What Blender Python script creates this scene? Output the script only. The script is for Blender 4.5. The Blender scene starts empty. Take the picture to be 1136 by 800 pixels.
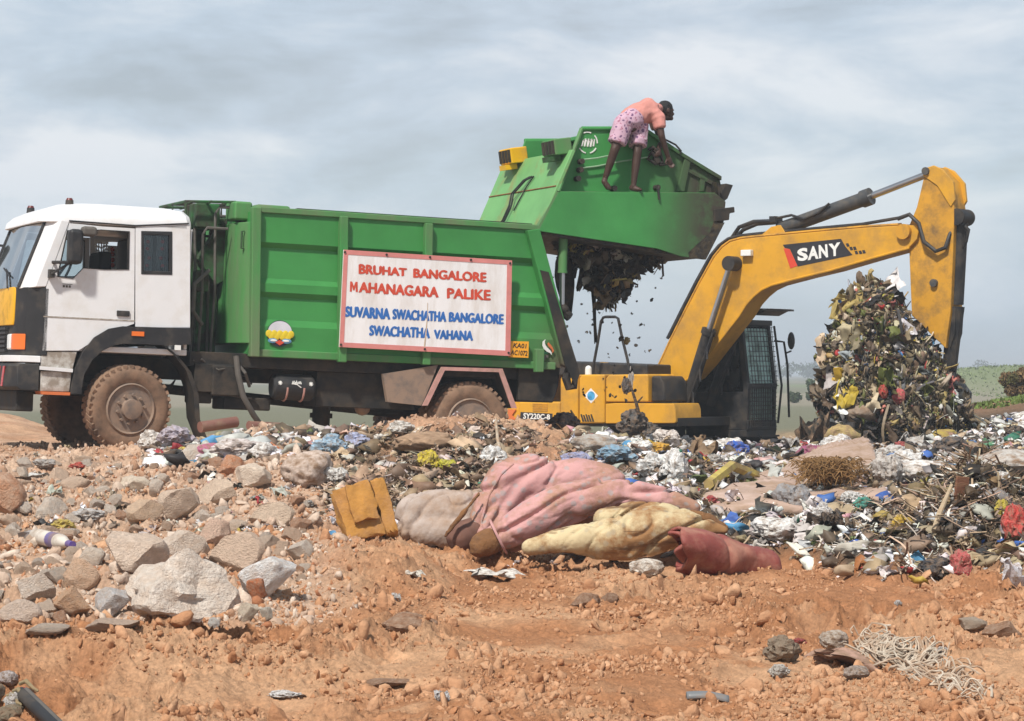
import bpy, bmesh, math, random
import numpy as np
from mathutils import Vector, Matrix
random.seed(7)
RNG = np.random.default_rng(11)
R = math.radians
scene = bpy.context.scene
COL = scene.collection

# ------------------------------------------------------------------ camera
F, CX, HY = 3000.0, 568.0, 415.0          # focal length in photo pixels, principal column, horizon row
CAM = np.array([0.0, 0.0, 1.5])
cam_data = bpy.data.cameras.new("camera")
cam_data.sensor_width = 36.0
cam_data.lens = 36.0 * F / 1136.0
cam_data.shift_y = 15.0 / 1136.0
cam_data.clip_start = 0.1
cam_data.clip_end = 9000.0
cam = bpy.data.objects.new("camera", cam_data)
cam.location = CAM
cam.rotation_euler = (R(90), 0, 0)
COL.objects.link(cam)
scene.camera = cam

# ------------------------------------------------------------------ sky and sun
SUN_EL, SUN_AZ = 52.0, 205.0              # azimuth clockwise from +Y (camera looks along +Y)
world = bpy.data.worlds.new("World")
scene.world = world
world.use_nodes = True
wt = world.node_tree
wt.nodes.clear()
def wn(t, **k):
    n = wt.nodes.new(t)
    for a, b in k.items(): setattr(n, a, b)
    return n
w_out = wn('ShaderNodeOutputWorld')
w_sky = wn('ShaderNodeTexSky', sky_type='NISHITA', sun_disc=False, sun_elevation=R(SUN_EL), sun_rotation=R(SUN_AZ))
w_bg1 = wn('ShaderNodeBackground'); w_bg1.inputs[1].default_value = 0.1
w_bg2 = wn('ShaderNodeBackground'); w_bg2.inputs[1].default_value = 1.0
w_mix = wn('ShaderNodeMixShader')
w_tc = wn('ShaderNodeTexCoord')
w_map = wn('ShaderNodeMapping'); w_map.inputs['Scale'].default_value = (1.0, 1.0, 3.0); w_map.inputs['Rotation'].default_value = (0, R(4), 0)
w_n1 = wn('ShaderNodeTexNoise'); w_n1.inputs['Scale'].default_value = 8.5; w_n1.inputs['Detail'].default_value = 7; w_n1.inputs['Roughness'].default_value = 0.57; w_n1.inputs['Distortion'].default_value = 0.25
w_n2 = wn('ShaderNodeTexNoise'); w_n2.inputs['Scale'].default_value = 4.2; w_n2.inputs['Detail'].default_value = 5
w_r1 = wn('ShaderNodeValToRGB')
e = w_r1.color_ramp.elements
e[0].position = 0.34; e[0].color = (0.41, 0.45, 0.50, 1)
e[1].position = 0.63; e[1].color = (0.74, 0.77, 0.81, 1)
m_ = w_r1.color_ramp.elements.new(0.48); m_.color = (0.53, 0.60, 0.685, 1)
w_r2 = wn('ShaderNodeValToRGB')
e = w_r2.color_ramp.elements
e[0].position = 0.40; e[0].color = (0.72, 0.72, 0.72, 1)
e[1].position = 0.62; e[1].color = (0.95, 0.95, 0.95, 1)
L = wt.links.new
w_sep = wn('ShaderNodeSeparateXYZ'); w_el = wn('ShaderNodeMapRange'); w_el.inputs[1].default_value = 0.0; w_el.inputs[2].default_value = 0.085; w_el.inputs[3].default_value = 0.75; w_el.inputs[4].default_value = 0.0
w_up = wn('ShaderNodeMapRange'); w_up.inputs[1].default_value = 0.18; w_up.inputs[2].default_value = 0.6; w_up.inputs[3].default_value = 0.93; w_up.inputs[4].default_value = 0.58   # sky dimmed overhead, out of view, to deepen the shadows
w_hz = wn('ShaderNodeMix', data_type='RGBA'); w_hz.inputs[7].default_value = (0.44, 0.56, 0.70, 1)
L(w_tc.outputs['Generated'], w_map.inputs[0])
L(w_map.outputs[0], w_n1.inputs[0]); L(w_map.outputs[0], w_n2.inputs[0])
L(w_n1.outputs[0], w_r1.inputs[0]); L(w_n2.outputs[0], w_r2.inputs[0])
L(w_sky.outputs[0], w_bg1.inputs[0]); L(w_tc.outputs['Generated'], w_sep.inputs[0]); L(w_sep.outputs[2], w_el.inputs[0]); L(w_el.outputs[0], w_hz.inputs[0]); L(w_r1.outputs[0], w_hz.inputs[6]); L(w_hz.outputs[2], w_bg2.inputs[0]); L(w_sep.outputs[2], w_up.inputs[0]); L(w_up.outputs[0], w_bg2.inputs[1])
L(w_r2.outputs[0], w_mix.inputs[0]); L(w_bg1.outputs[0], w_mix.inputs[1]); L(w_bg2.outputs[0], w_mix.inputs[2])
L(w_mix.outputs[0], w_out.inputs[0])

sun_data = bpy.data.lights.new("sun", 'SUN')
sun_data.energy = 4.1
sun_data.angle = R(4)
sun_data.color = (1.0, 0.95, 0.87)
sun = bpy.data.objects.new("sun", sun_data)
COL.objects.link(sun)
_sd = Vector((math.sin(R(SUN_AZ)) * math.cos(R(SUN_EL)), math.cos(R(SUN_AZ)) * math.cos(R(SUN_EL)), math.sin(R(SUN_EL))))
sun.rotation_euler = _sd.to_track_quat('Z', 'Y').to_euler()
sun.location = (0, 0, 50)

scene.view_settings.view_transform = 'Standard'
scene.view_settings.look = 'None'
scene.view_settings.exposure = 0.28
scene.view_settings.gamma = 1.0
scene.view_settings.use_curve_mapping = False
scene.cycles.max_bounces = 6
scene.cycles.diffuse_bounces = 3
scene.cycles.transparent_max_bounces = 12
scene.cycles.use_denoising = True

# ------------------------------------------------------------------ frames of reference
def P(px, py, d):
    return np.array([(px - CX) / F * d, d, 1.5 + (HY - py) / F * d])
class Frame:
    """A thing's own axes; at(px, py, y) is where the sight line meets the thing's plane of width y."""
    def __init__(s, ex, ey, o):
        s.ex, s.ey = np.array(ex), np.array(ey); s.ez = np.cross(s.ex, s.ey); s.o = np.array(o, float)
    def at(s, px, py, y=0.0):
        r = np.array([(px - CX) / F, 1.0, (HY - py) / F])
        k = ((s.o - CAM) @ s.ey + y) / (r @ s.ey)
        w = CAM + k * r - s.o
        return (float(w @ s.ex), float(w @ s.ez))
    def a3(s, px, py, y=0.0):
        x, z = s.at(px, py, y); return (x, y, z)
    def world(s, p): return s.o + p[0] * s.ex + p[1] * s.ey + p[2] * s.ez
    def matrix(s):
        m = Matrix.Identity(4)
        for i in range(3):
            m[i][0], m[i][1], m[i][2], m[i][3] = s.ex[i], s.ey[i], s.ez[i], s.o[i]
        return m
_a, _p = R(22), R(2.3)
_ex = np.array([math.cos(_a) * math.cos(_p), math.sin(_a) * math.cos(_p), -math.sin(_p)])
_ey = np.array([-math.sin(_a), math.cos(_a), 0.0])
TR = Frame(_ex, _ey, P(144, 453, 31) - 0.5 * np.cross(_ex, _ey))       # truck: x to the rear, y away, z up
_f = R(35)
_eo = P(740, 410, 45); _eo[2] = -0.35
EX = Frame([math.cos(_f), -math.sin(_f), 0], [math.sin(_f), math.cos(_f), 0], _eo)   # excavator: x forward, y to its left

# ------------------------------------------------------------------ noise
def _hash(ix, iy, iz, seed):
    h = (ix.astype(np.int64) * 374761393 + iy.astype(np.int64) * 668265263 + iz.astype(np.int64) * 2147483647 + seed * 974711) & 0xffffffff
    h = ((h ^ (h >> 13)) * 1274126177) & 0xffffffff
    h = ((h ^ (h >> 16)) * 2246822519) & 0xffffffff
    return ((h ^ (h >> 15)) & 0xffffff) / float(0xffffff) * 2 - 1
def vnoise2(x, y, seed=0):
    ix, iy = np.floor(x), np.floor(y); fx, fy = x - ix, y - iy
    fx = fx * fx * fx * (fx * (fx * 6 - 15) + 10); fy = fy * fy * fy * (fy * (fy * 6 - 15) + 10)
    z = np.zeros_like(ix)
    a, b = _hash(ix, iy, z, seed), _hash(ix + 1, iy, z, seed)
    c, d = _hash(ix, iy + 1, z, seed), _hash(ix + 1, iy + 1, z, seed)
    return (a * (1 - fx) + b * fx) * (1 - fy) + (c * (1 - fx) + d * fx) * fy
def vnoise3(p, seed=0):
    i = np.floor(p); f = p - i; f = f * f * (3 - 2 * f)
    o = 0
    for dx in (0, 1):
        for dy in (0, 1):
            for dz in (0, 1):
                w = (f[:, 0] if dx else 1 - f[:, 0]) * (f[:, 1] if dy else 1 - f[:, 1]) * (f[:, 2] if dz else 1 - f[:, 2])
                o = o + w * _hash(i[:, 0] + dx, i[:, 1] + dy, i[:, 2] + dz, seed)
    return o
def fbm3(p, sc, octs=4, seed=0, gain=0.5):
    v, a = 0, 1.0
    for k in range(octs):
        v = v + a * vnoise3(p * sc * 2 ** k + 17.3 * k, seed + k); a *= gain
    return v

# ------------------------------------------------------------------ materials
def mat(name, col, rough=0.6, metal=0.0, var=0.15, vscale=3.0, bump=0.0, bscale=40.0, dirt=None, damt=0.5, dscale=2.0,
        dsoft=0.12, spec=0.4, attr=None, objcol=False, objvar=0.0, trans=0.0, stretch=(1, 1, 1), zdirt=None, ridge=0.0, rscale=5.0, huevar=0.0):
    m = bpy.data.materials.new(name); m.use_nodes = True
    t = m.node_tree; b = t.nodes['Principled BSDF']; N = t.nodes.new; K = t.links.new
    tc = N('ShaderNodeTexCoord'); mp = N('ShaderNodeMapping'); mp.inputs['Scale'].default_value = stretch
    K(tc.outputs['Object'], mp.inputs[0])
    vec = mp.outputs[0]
    b.inputs['Roughness'].default_value = rough; b.inputs['Metallic'].default_value = metal
    b.inputs['Specular IOR Level'].default_value = spec
    if attr:
        c = N('ShaderNodeAttribute'); c.attribute_name = attr; cur = c.outputs['Color']
    elif objcol:
        c = N('ShaderNodeObjectInfo'); cur = c.outputs['Color']
    else:
        c = N('ShaderNodeRGB'); c.outputs[0].default_value = (*col, 1); cur = c.outputs[0]
    if objvar:
        oi = N('ShaderNodeObjectInfo'); hs = N('ShaderNodeHueSaturation')
        mr = N('ShaderNodeMapRange'); mr.inputs[3].default_value = 1 - objvar; mr.inputs[4].default_value = 1 + objvar
        K(oi.outputs['Random'], mr.inputs[0]); K(mr.outputs[0], hs.inputs['Value']); K(cur, hs.inputs['Color']); cur = hs.outputs[0]
    if var:
        n = N('ShaderNodeTexNoise'); n.inputs['Scale'].default_value = vscale; n.inputs['Detail'].default_value = 7; n.inputs['Roughness'].default_value = 0.6
        K(vec, n.inputs[0])
        mr = N('ShaderNodeMapRange'); mr.inputs[1].default_value = 0.3; mr.inputs[2].default_value = 0.7
        mr.inputs[3].default_value = 1 - var; mr.inputs[4].default_value = 1 + var
        K(n.outputs[0], mr.inputs[0])
        hs = N('ShaderNodeHueSaturation'); K(mr.outputs[0], hs.inputs['Value']); K(cur, hs.inputs['Color'])
        if huevar:
            mh = N('ShaderNodeMapRange'); mh.inputs[1].default_value = 0.3; mh.inputs[2].default_value = 0.7
            mh.inputs[3].default_value = 0.5 - huevar; mh.inputs[4].default_value = 0.5 + huevar
            n3 = N('ShaderNodeTexNoise'); n3.inputs['Scale'].default_value = vscale * 0.6; K(vec, n3.inputs[0]); K(n3.outputs[0], mh.inputs[0]); K(mh.outputs[0], hs.inputs['Hue'])
        cur = hs.outputs[0]
    if dirt:
        n = N('ShaderNodeTexNoise'); n.inputs['Scale'].default_value = dscale; n.inputs['Detail'].default_value = 9; n.inputs['Roughness'].default_value = 0.68
        K(vec, n.inputs[0])
        mr = N('ShaderNodeMapRange'); th = 0.72 - 0.42 * damt
        mr.inputs[1].default_value = th - dsoft; mr.inputs[2].default_value = th + dsoft
        K(n.outputs[0], mr.inputs[0])
        fac = mr.outputs[0]
        if zdirt:   # dried mud thrown up from below: (x0, x1, z0, z1) soft box where it reaches
            sp = N('ShaderNodeSeparateXYZ'); K(tc.outputs['Object'], sp.inputs[0])
            for ax, lo, hi in zdirt:
                q = N('ShaderNodeMapRange'); q.inputs[1].default_value = lo; q.inputs[2].default_value = hi
                K(sp.outputs[ax], q.inputs[0]); mu = N('ShaderNodeMath'); mu.operation = 'MULTIPLY'
                K(fac, mu.inputs[0]); K(q.outputs[0], mu.inputs[1]); fac = mu.outputs[0]
        mx = N('ShaderNodeMix'); mx.data_type = 'RGBA'
        K(fac, mx.inputs[0]); K(cur, mx.inputs[6]); mx.inputs[7].default_value = (*dirt, 1); cur = mx.outputs[2]
        rr = N('ShaderNodeMapRange'); rr.inputs[3].default_value = rough; rr.inputs[4].default_value = 0.9
        K(fac, rr.inputs[0]); K(rr.outputs[0], b.inputs['Roughness'])
    K(cur, b.inputs['Base Color'])
    if bump:
        n = N('ShaderNodeTexNoise'); n.inputs['Scale'].default_value = bscale; n.inputs['Detail'].default_value = 6; n.inputs['Roughness'].default_value = 0.65
        K(vec, n.inputs[0]); bp = N('ShaderNodeBump'); bp.inputs['Strength'].default_value = 1.0; bp.inputs['Distance'].default_value = bump
        K(n.outputs[0], bp.inputs['Height']); K(bp.outputs[0], b.inputs['Normal'])
    if ridge:   # sharp creases
        n = N('ShaderNodeTexNoise'); n.noise_type = 'RIDGED_MULTIFRACTAL'; n.inputs['Scale'].default_value = rscale; n.inputs['Detail'].default_value = 4; n.inputs['Distortion'].default_value = .6
        K(vec, n.inputs[0]); bq = N('ShaderNodeBump'); bq.inputs['Strength'].default_value = 1.0; bq.inputs['Distance'].default_value = ridge; K(n.outputs[0], bq.inputs['Height'])
        if bump: K(bp.outputs[0], bq.inputs['Normal'])
        K(bq.outputs[0], b.inputs['Normal'])
    if trans:
        b.inputs['Transmission Weight'].default_value = trans
    return m

# ------------------------------------------------------------------ mesh builder
class MB:
    def __init__(s): s.v, s.f = [], []
    def raw(s, v, f):
        o = len(s.v); s.v += [tuple(map(float, q)) for q in v]; s.f += [[o + i for i in q] for q in f]; return s
    def box(s, x0, x1, y0, y1, z0, z1, m=None):
        v = [(x, y, z) for x in (x0, x1) for y in (y0, y1) for z in (z0, z1)]
        if m is not None: v = [tuple(m @ Vector(q)) for q in v]
        return s.raw(v, [(0, 1, 3, 2), (4, 6, 7, 5), (0, 4, 5, 1), (2, 3, 7, 6), (0, 2, 6, 4), (1, 5, 7, 3)])
    def prism(s, poly, y0, y1):
        n = len(poly); v = [(x, y0, z) for x, z in poly] + [(x, y1, z) for x, z in poly]
        return s.raw(v, [list(range(n))[::-1], list(range(n, 2 * n))] + [(i, (i + 1) % n, n + (i + 1) % n, n + i) for i in range(n)])
    def prism2(s, pa, ya, pb, yb):
        n = len(pa); v = [(x, ya, z) for x, z in pa] + [(x, yb, z) for x, z in pb]
        return s.raw(v, [list(range(n))[::-1], list(range(n, 2 * n))] + [(i, (i + 1) % n, n + (i + 1) % n, n + i) for i in range(n)])
    def ring(s, outer, inner, y0, y1):
        n = len(outer); v = [(x, y, z) for y in (y0, y1) for q in (outer, inner) for x, z in q]; f = []
        for i in range(n):
            j = (i + 1) % n
            f += [(i, j, n + j, n + i), (2 * n + i, 3 * n + i, 3 * n + j, 2 * n + j), (i, 2 * n + i, 2 * n + j, j), (n + i, n + j, 3 * n + j, 3 * n + i)]
        return s.raw(v, f)
    def hexa(s, q8): return s.raw(q8, [(0, 1, 2, 3), (7, 6, 5, 4), (0, 4, 5, 1), (1, 5, 6, 2), (2, 6, 7, 3), (3, 7, 4, 0)])
    def tube(s, path, r, n=8, caps=True, squash=None):
        pts = [Vector(q) for q in path]; k = len(pts)
        rs = [r] * k if not hasattr(r, '__len__') else list(r)
        tang = []
        for i in range(k):
            t = pts[min(i + 1, k - 1)] - pts[max(i - 1, 0)]
            tang.append(t.normalized() if t.length > 1e-9 else Vector((0, 0, 1)))
        u = tang[0].orthogonal().normalized(); v = []
        for i in range(k):
            u = (u - tang[i] * u.dot(tang[i]))
            u = u.normalized() if u.length > 1e-6 else tang[i].orthogonal().normalized()
            w = tang[i].cross(u)
            for j in range(n):
                a = 2 * math.pi * j / n
                v.append(pts[i] + (u * math.cos(a) + w * math.sin(a)) * rs[i])
        f = [(i * n + j, i * n + (j + 1) % n, (i + 1) * n + (j + 1) % n, (i + 1) * n + j) for i in range(k - 1) for j in range(n)]
        if caps: f += [list(range(n))[::-1], list(range((k - 1) * n, k * n))]
        return s.raw(v, f)
    def cyl(s, p0, p1, r0, r1=None, n=20): return s.tube([p0, p1], [r0, r0 if r1 is None else r1], n)
    def lathe(s, prof, c, n=40, closed=False):
        """prof: (radius, y) about the Y axis through (cx, cz)."""
        k = len(prof); v = [(c[0] + r * math.cos(2 * math.pi * j / n), y, c[1] + r * math.sin(2 * math.pi * j / n)) for r, y in prof for j in range(n)]
        f = [(i * n + j, i * n + (j + 1) % n, (i + 1) * n + (j + 1) % n, (i + 1) * n + j) for i in range(k - 1) for j in range(n)]
        if closed: f += [((k - 1) * n + j, (k - 1) * n + (j + 1) % n, (j + 1) % n, j) for j in range(n)]
        else: f += [list(range(n))[::-1], list(range((k - 1) * n, k * n))]
        return s.raw(v, f)
    def ball(s, c, r, sq=(1, 1, 1), n=12):
        v, f = [], []; h = n // 2
        for i in range(h + 1):
            a = math.pi * i / h
            for j in range(n):
                b = 2 * math.pi * j / n
                v.append((c[0] + r * sq[0] * math.sin(a) * math.cos(b), c[1] + r * sq[1] * math.sin(a) * math.sin(b), c[2] + r * sq[2] * math.cos(a)))
        for i in range(h):
            for j in range(n): f.append((i * n + j, i * n + (j + 1) % n, (i + 1) * n + (j + 1) % n, (i + 1) * n + j))
        return s.raw(v, f)
    def cap(s, pts, rads, n=14):
        """Capsule chain: a tapered tube with a ball at every joint (for remeshing into one surface)."""
        for i in range(len(pts) - 1): s.tube([pts[i], pts[i + 1]], [rads[i], rads[i + 1]], n)
        for q, r in zip(pts, rads): s.ball(q, r, n=n)
        return s

def fin(me, m, smooth=True, ang=35):
    if m is not None:
        for q in (m if isinstance(m, (list, tuple)) else [m]): me.materials.append(q)
    if smooth:
        me.polygons.foreach_set('use_smooth', np.ones(len(me.polygons), bool))
        if ang < 180: me.set_sharp_from_angle(angle=R(ang))
    me.update()
def obj(name, mb, m, parent=None, smooth=True, bevel=0.0, ang=35, merge=True):
    me = bpy.data.meshes.new(name); me.from_pydata(mb.v, [], mb.f)
    bm = bmesh.new(); bm.from_mesh(me)
    if merge: bmesh.ops.remove_doubles(bm, verts=bm.verts, dist=1e-5)
    bmesh.ops.recalc_face_normals(bm, faces=bm.faces); bm.to_mesh(me); bm.free()
    fin(me, m, smooth, ang)
    o = bpy.data.objects.new(name, me); COL.objects.link(o)
    if parent is not None: o.parent = parent
    if bevel:
        b = o.modifiers.new('bevel', 'BEVEL'); b.width = bevel; b.segments = 2; b.limit_method = 'ANGLE'; b.angle_limit = R(40); b.harden_normals = True
    return o
def objs(name, mb, m, parent=None, **k):
    """One object for every separate piece in the builder."""
    par = list(range(len(mb.v)))
    def root(i):
        while par[i] != i: par[i] = par[par[i]]; i = par[i]
        return i
    for q in mb.f:
        a = root(q[0])
        for i in q[1:]: par[root(i)] = a
    gs = {}
    for q in mb.f: gs.setdefault(root(q[0]), []).append(q)
    out = []
    for fs in gs.values():
        ids = sorted({i for q in fs for i in q}); ix = {j: n for n, j in enumerate(ids)}
        t = MB(); t.v = [mb.v[i] for i in ids]; t.f = [[ix[i] for i in q] for q in fs]; out.append(obj(name, t, m, parent, **k))
    return out
def npmesh(name, V, Fc, m, parent=None, col=None, smooth=True, ang=180, link=True):
    """Fc: (n, k) array of faces, all of the same size, or a list of such arrays."""
    Fs = Fc if isinstance(Fc, list) else [Fc]
    me = bpy.data.meshes.new(name); me.vertices.add(len(V)); me.vertices.foreach_set('co', np.ascontiguousarray(V, dtype=np.float32).ravel())
    loops = np.concatenate([q.ravel() for q in Fs]).astype(np.int32)
    tot = np.concatenate([np.full(len(q), q.shape[1]) for q in Fs]).astype(np.int32)
    st = np.concatenate([[0], np.cumsum(tot)[:-1]]).astype(np.int32)
    me.loops.add(len(loops)); me.loops.foreach_set('vertex_index', loops)
    me.polygons.add(len(tot)); me.polygons.foreach_set('loop_start', st); me.polygons.foreach_set('loop_total', tot)
    me.update(calc_edges=True)
    if col is not None:
        a = me.color_attributes.new('Col', 'FLOAT_COLOR', 'POINT')
        c4 = np.ones((len(V), 4), np.float32); c4[:, :3] = col; a.data.foreach_set('color', c4.ravel())
    fin(me, m, smooth, ang)
    if not link: return me
    o = bpy.data.objects.new(name, me); COL.objects.link(o)
    if parent is not None: o.parent = parent
    return o
def tag(o, label=None, cat=None, group=None, kind=None):
    if label: o['label'] = label
    if cat: o['category'] = cat
    if group: o['group'] = group
    if kind: o['kind'] = kind
    return o
def empty(name, frame=None, loc=None):
    o = bpy.data.objects.new(name, None); o.empty_display_size = 0.2; COL.objects.link(o)
    if frame is not None: o.matrix_world = frame.matrix()
    elif loc is not None: o.location = loc
    return o
def fused(name, mb, m, voxel, parent=None, smooth=4, disp=None, ang=180, origin=None):
    """Union of overlapping solids as ONE continuous surface (voxel remesh), smoothed; disp(V) moves the vertices."""
    me = bpy.data.meshes.new('tmp'); me.from_pydata(mb.v, [], mb.f)
    bm = bmesh.new(); bm.from_mesh(me); bmesh.ops.remove_doubles(bm, verts=bm.verts, dist=1e-5); bmesh.ops.recalc_face_normals(bm, faces=bm.faces); bm.to_mesh(me); bm.free()
    o = bpy.data.objects.new('tmp', me); COL.objects.link(o)
    r = o.modifiers.new('r', 'REMESH'); r.mode = 'VOXEL'; r.voxel_size = voxel
    if smooth:
        s = o.modifiers.new('s', 'SMOOTH'); s.iterations = smooth; s.factor = 0.5
    dg = bpy.context.evaluated_depsgraph_get()
    nm = bpy.data.meshes.new_from_object(o.evaluated_get(dg)); bpy.data.objects.remove(o); bpy.data.meshes.remove(me)
    nm.name = name
    V = np.empty(len(nm.vertices) * 3, np.float32); nm.vertices.foreach_get('co', V); V = V.reshape(-1, 3)
    if disp is not None:
        Nn = np.empty(len(nm.vertices) * 3, np.float32); nm.vertices.foreach_get('normal', Nn)
        V = disp(V.astype(float), Nn.reshape(-1, 3).astype(float))
    if origin is not None: V = V - np.array(origin)
    nm.vertices.foreach_set('co', np.ascontiguousarray(V, dtype=np.float32).ravel())
    nm.materials.clear(); fin(nm, m, True, ang)
    q = bpy.data.objects.new(name, nm); COL.objects.link(q)
    if parent is not None: q.parent = parent
    if origin is not None and parent is None: q.location = origin
    return q
def text_verts(s, bold=0.0):
    c = bpy.data.curves.new('t', 'FONT'); c.body = s; c.offset = bold; c.resolution_u = 3
    o = bpy.data.objects.new('t', c); COL.objects.link(o); dg = bpy.context.evaluated_depsgraph_get()
    me = bpy.data.meshes.new_from_object(o.evaluated_get(dg)); bpy.data.objects.remove(o)
    V = np.array([v.co[:2] for v in me.vertices]); f = [list(p.vertices) for p in me.polygons]
    V = (V - V.min(0)) / (V.max(0) - V.min(0)); bpy.data.meshes.remove(me); return V, f
def paint_text(mb, s, quad, bold=0.02):
    """quad: TL, TR, BR, BL corners in the thing's own coordinates."""
    V, f = text_verts(s, bold); tl, tr, br, bl = [np.array(q) for q in quad]
    out = [(bl * (1 - u) + br * u) * (1 - v) + (tl * (1 - u) + tr * u) * v for u, v in V]
    return mb.raw(out, f)
def ico(sub):
    bm = bmesh.new(); bmesh.ops.create_icosphere(bm, subdivisions=sub, radius=1)
    V = np.array([v.co[:] for v in bm.verts]); Fc = np.array([[v.index for v in q.verts] for q in bm.faces]); bm.free(); return V, Fc
ICO = {k: ico(k) for k in (1, 2, 3, 4)}
def rock(sub, seed, planes=11, rough=0.05, sq=(1, 1, 1), cut=(.42, .82)):
    V, Fc = ICO[sub]; V = V.copy(); g = np.random.default_rng(seed)
    for _ in range(planes):
        n = g.normal(size=3); n /= np.linalg.norm(n); o = g.uniform(*cut)
        k = np.maximum(0, V @ n - o); V -= k[:, None] * n * 0.96
    V += V / np.linalg.norm(V, axis=1)[:, None] * (fbm3(V, 2.2, 4, seed) * rough)[:, None]
    return V * np.array(sq), Fc
def rotm(n, g, tilt=math.pi):
    """n random rotations; tilt limits the lean from upright."""
    a = g.uniform(0, 2 * math.pi, n); b = g.uniform(-tilt, tilt, n); c = g.uniform(-tilt, tilt, n)
    ca, sa, cb, sb, cc, sc = np.cos(a), np.sin(a), np.cos(b), np.sin(b), np.cos(c), np.sin(c)
    M = np.zeros((n, 3, 3))
    M[:, 0, 0] = ca * cb; M[:, 0, 1] = ca * sb * sc - sa * cc; M[:, 0, 2] = ca * sb * cc + sa * sc
    M[:, 1, 0] = sa * cb; M[:, 1, 1] = sa * sb * sc + ca * cc; M[:, 1, 2] = sa * sb * cc - ca * sc
    M[:, 2, 0] = -sb; M[:, 2, 1] = cb * sc; M[:, 2, 2] = cb * cc
    return M
class Scatter:
    def __init__(s): s.V, s.F, s.C, s.o = [], {}, [], 0
    def add(s, proto, pos, rot, scl, col):
        V, Fc = proto; n = len(pos)
        if n == 0: return
        W = np.einsum('nij,nvj->nvi', rot, V[None] * scl[:, None, :]) + pos[:, None, :]
        s.V.append(W.reshape(-1, 3)); s.C.append(np.repeat(col, len(V), axis=0))
        fs = (Fc[None] + (s.o + np.arange(n) * len(V))[:, None, None]).reshape(-1, Fc.shape[1])
        s.F.setdefault(Fc.shape[1], []).append(fs); s.o += n * len(V)
    def build(s, name, m, smooth=False, parent=None):
        return npmesh(name, np.concatenate(s.V), [np.concatenate(q) for q in s.F.values()], m, col=np.concatenate(s.C), smooth=smooth, parent=parent)
# ------------------------------------------------------------------ ground: one sheet out to the horizon
_D = np.array([8, 11.7, 15, 18, 20, 22, 24, 26, 28, 30, 31.5, 33, 36, 40, 44, 50, 60, 80, 110.])
_T = {
 -600: [0, .02, .12, .2, .27, .33, .42, .5, .56, .61, .64, .66, .7, .78, .88, .8, .4, .1, 0],
 0:    [0, .02, .12, .2, .27, .33, .42, .5, .56, .61, .64, .66, .7, .78, .88, .8, .4, .1, 0],
 120:  [0, .01, .11, .2, .27, .34, .43, .52, .60, .63, .64, .64, .62, .5, .3, .1, 0, 0, 0],
 200:  [0, 0, .1, .2, .27, .35, .45, .58, .74, .70, .62, .56, .4, .2, .1, 0, 0, 0, 0],
 300:  [0, 0, .06, .16, .24, .34, .5, .7, .90, .82, .6, .42, .2, 0, 0, 0, 0, 0, 0],
 400:  [0, 0, .04, .12, .24, .30, .46, .72, .97, .90, .6, .36, .2, 0, -.2, -.2, -.1, 0, 0],
 460:  [0, 0, .0, .05, .14, .26, .46, .76, 1.02, .97, .65, .38, .2, 0, -.2, -.2, -.1, 0, 0],
 560:  [0, 0, 0, 0, .03, .12, .36, .72, 1.02, .97, .65, .4, .1, -.2, -.3, -.3, -.1, 0, 0],
 640:  [0, 0, 0, 0, .02, .1, .3, .55, .80, .82, .70, .66, .6, .1, -.3, -.3, -.1, 0, 0],
 720:  [0, 0, 0, 0, .02, .1, .28, .46, .58, .63, .66, .69, .72, .4, -.3, -.3, -.1, 0, 0],
 850:  [0, 0, 0, 0, .02, .12, .22, .32, .4, .46, .5, .52, .58, .58, .2, -.2, 0, 0, 0],
 1000: [0, 0, 0, .02, .06, .15, .25, .34, .42, .46, .49, .5, .5, .45, .66, .66, .5, .1, 0],
 1136: [0, 0, .02, .04, .08, .18, .28, .4, .5, .58, .62, .66, .72, .8, .92, 1.0, 1.02, .3, 0],
 1800: [0, 0, .02, .04, .08, .18, .28, .4, .5, .58, .62, .66, .72, .8, .92, 1.0, 1.02, .3, 0],
}
_px = np.array(sorted(_T)); _tab = np.array([_T[k] for k in _px])
_gx = np.arange(-600, 1801, 10.0); _gd = np.linspace(math.log(8), math.log(110), 240)
_t1 = np.array([np.interp(_gx, _px, _tab[:, j]) for j in range(len(_D))])
_fine = np.array([np.interp(_gd, np.log(_D), _t1[:, i]) for i in range(len(_gx))])
def _blur(a, ax, s):
    k = np.exp(-0.5 * (np.arange(-3 * s, 3 * s + 1) / s) ** 2); k /= k.sum()
    pad = [(0, 0), (0, 0)]; pad[ax] = (3 * s, 3 * s); b = np.pad(a, pad, mode='edge')
    return np.apply_along_axis(lambda q: np.convolve(q, k, 'valid'), ax, b)
_fine = _blur(_blur(_fine, 0, 3), 1, 3)
def sstep(a, b, x):
    t = np.clip((x - a) / (b - a), 0, 1); return t * t * (3 - 2 * t)
def screen(x, d):
    dd = np.maximum(d, 8.0); return x / dd * F + CX, dd
def ground_base(x, d):
    px, dd = screen(x, d)
    u = np.clip((px + 600) / 10, 0, len(_gx) - 1.001); v = np.clip((np.log(dd) - _gd[0]) / (_gd[1] - _gd[0]), 0, len(_gd) - 1.001)
    i, j = u.astype(int), v.astype(int); fu, fv = u - i, v - j
    z = (_fine[i, j] * (1 - fu) + _fine[i + 1, j] * fu) * (1 - fv) + (_fine[i, j + 1] * (1 - fu) + _fine[i + 1, j + 1] * fu) * fv
    hill = 2.1 * np.exp(-((d - 210) / 55.0) ** 2) * sstep(31, 38, x)          # the low green rise on the right
    return z + hill
def edge_d(px): return 20.6 + 0.25 * np.sin(px * 0.03) - 1.3 * sstep(860, 950, px) - 0.6 * sstep(1000, 1136, px)   # where the red dirt ends and the litter starts
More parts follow.
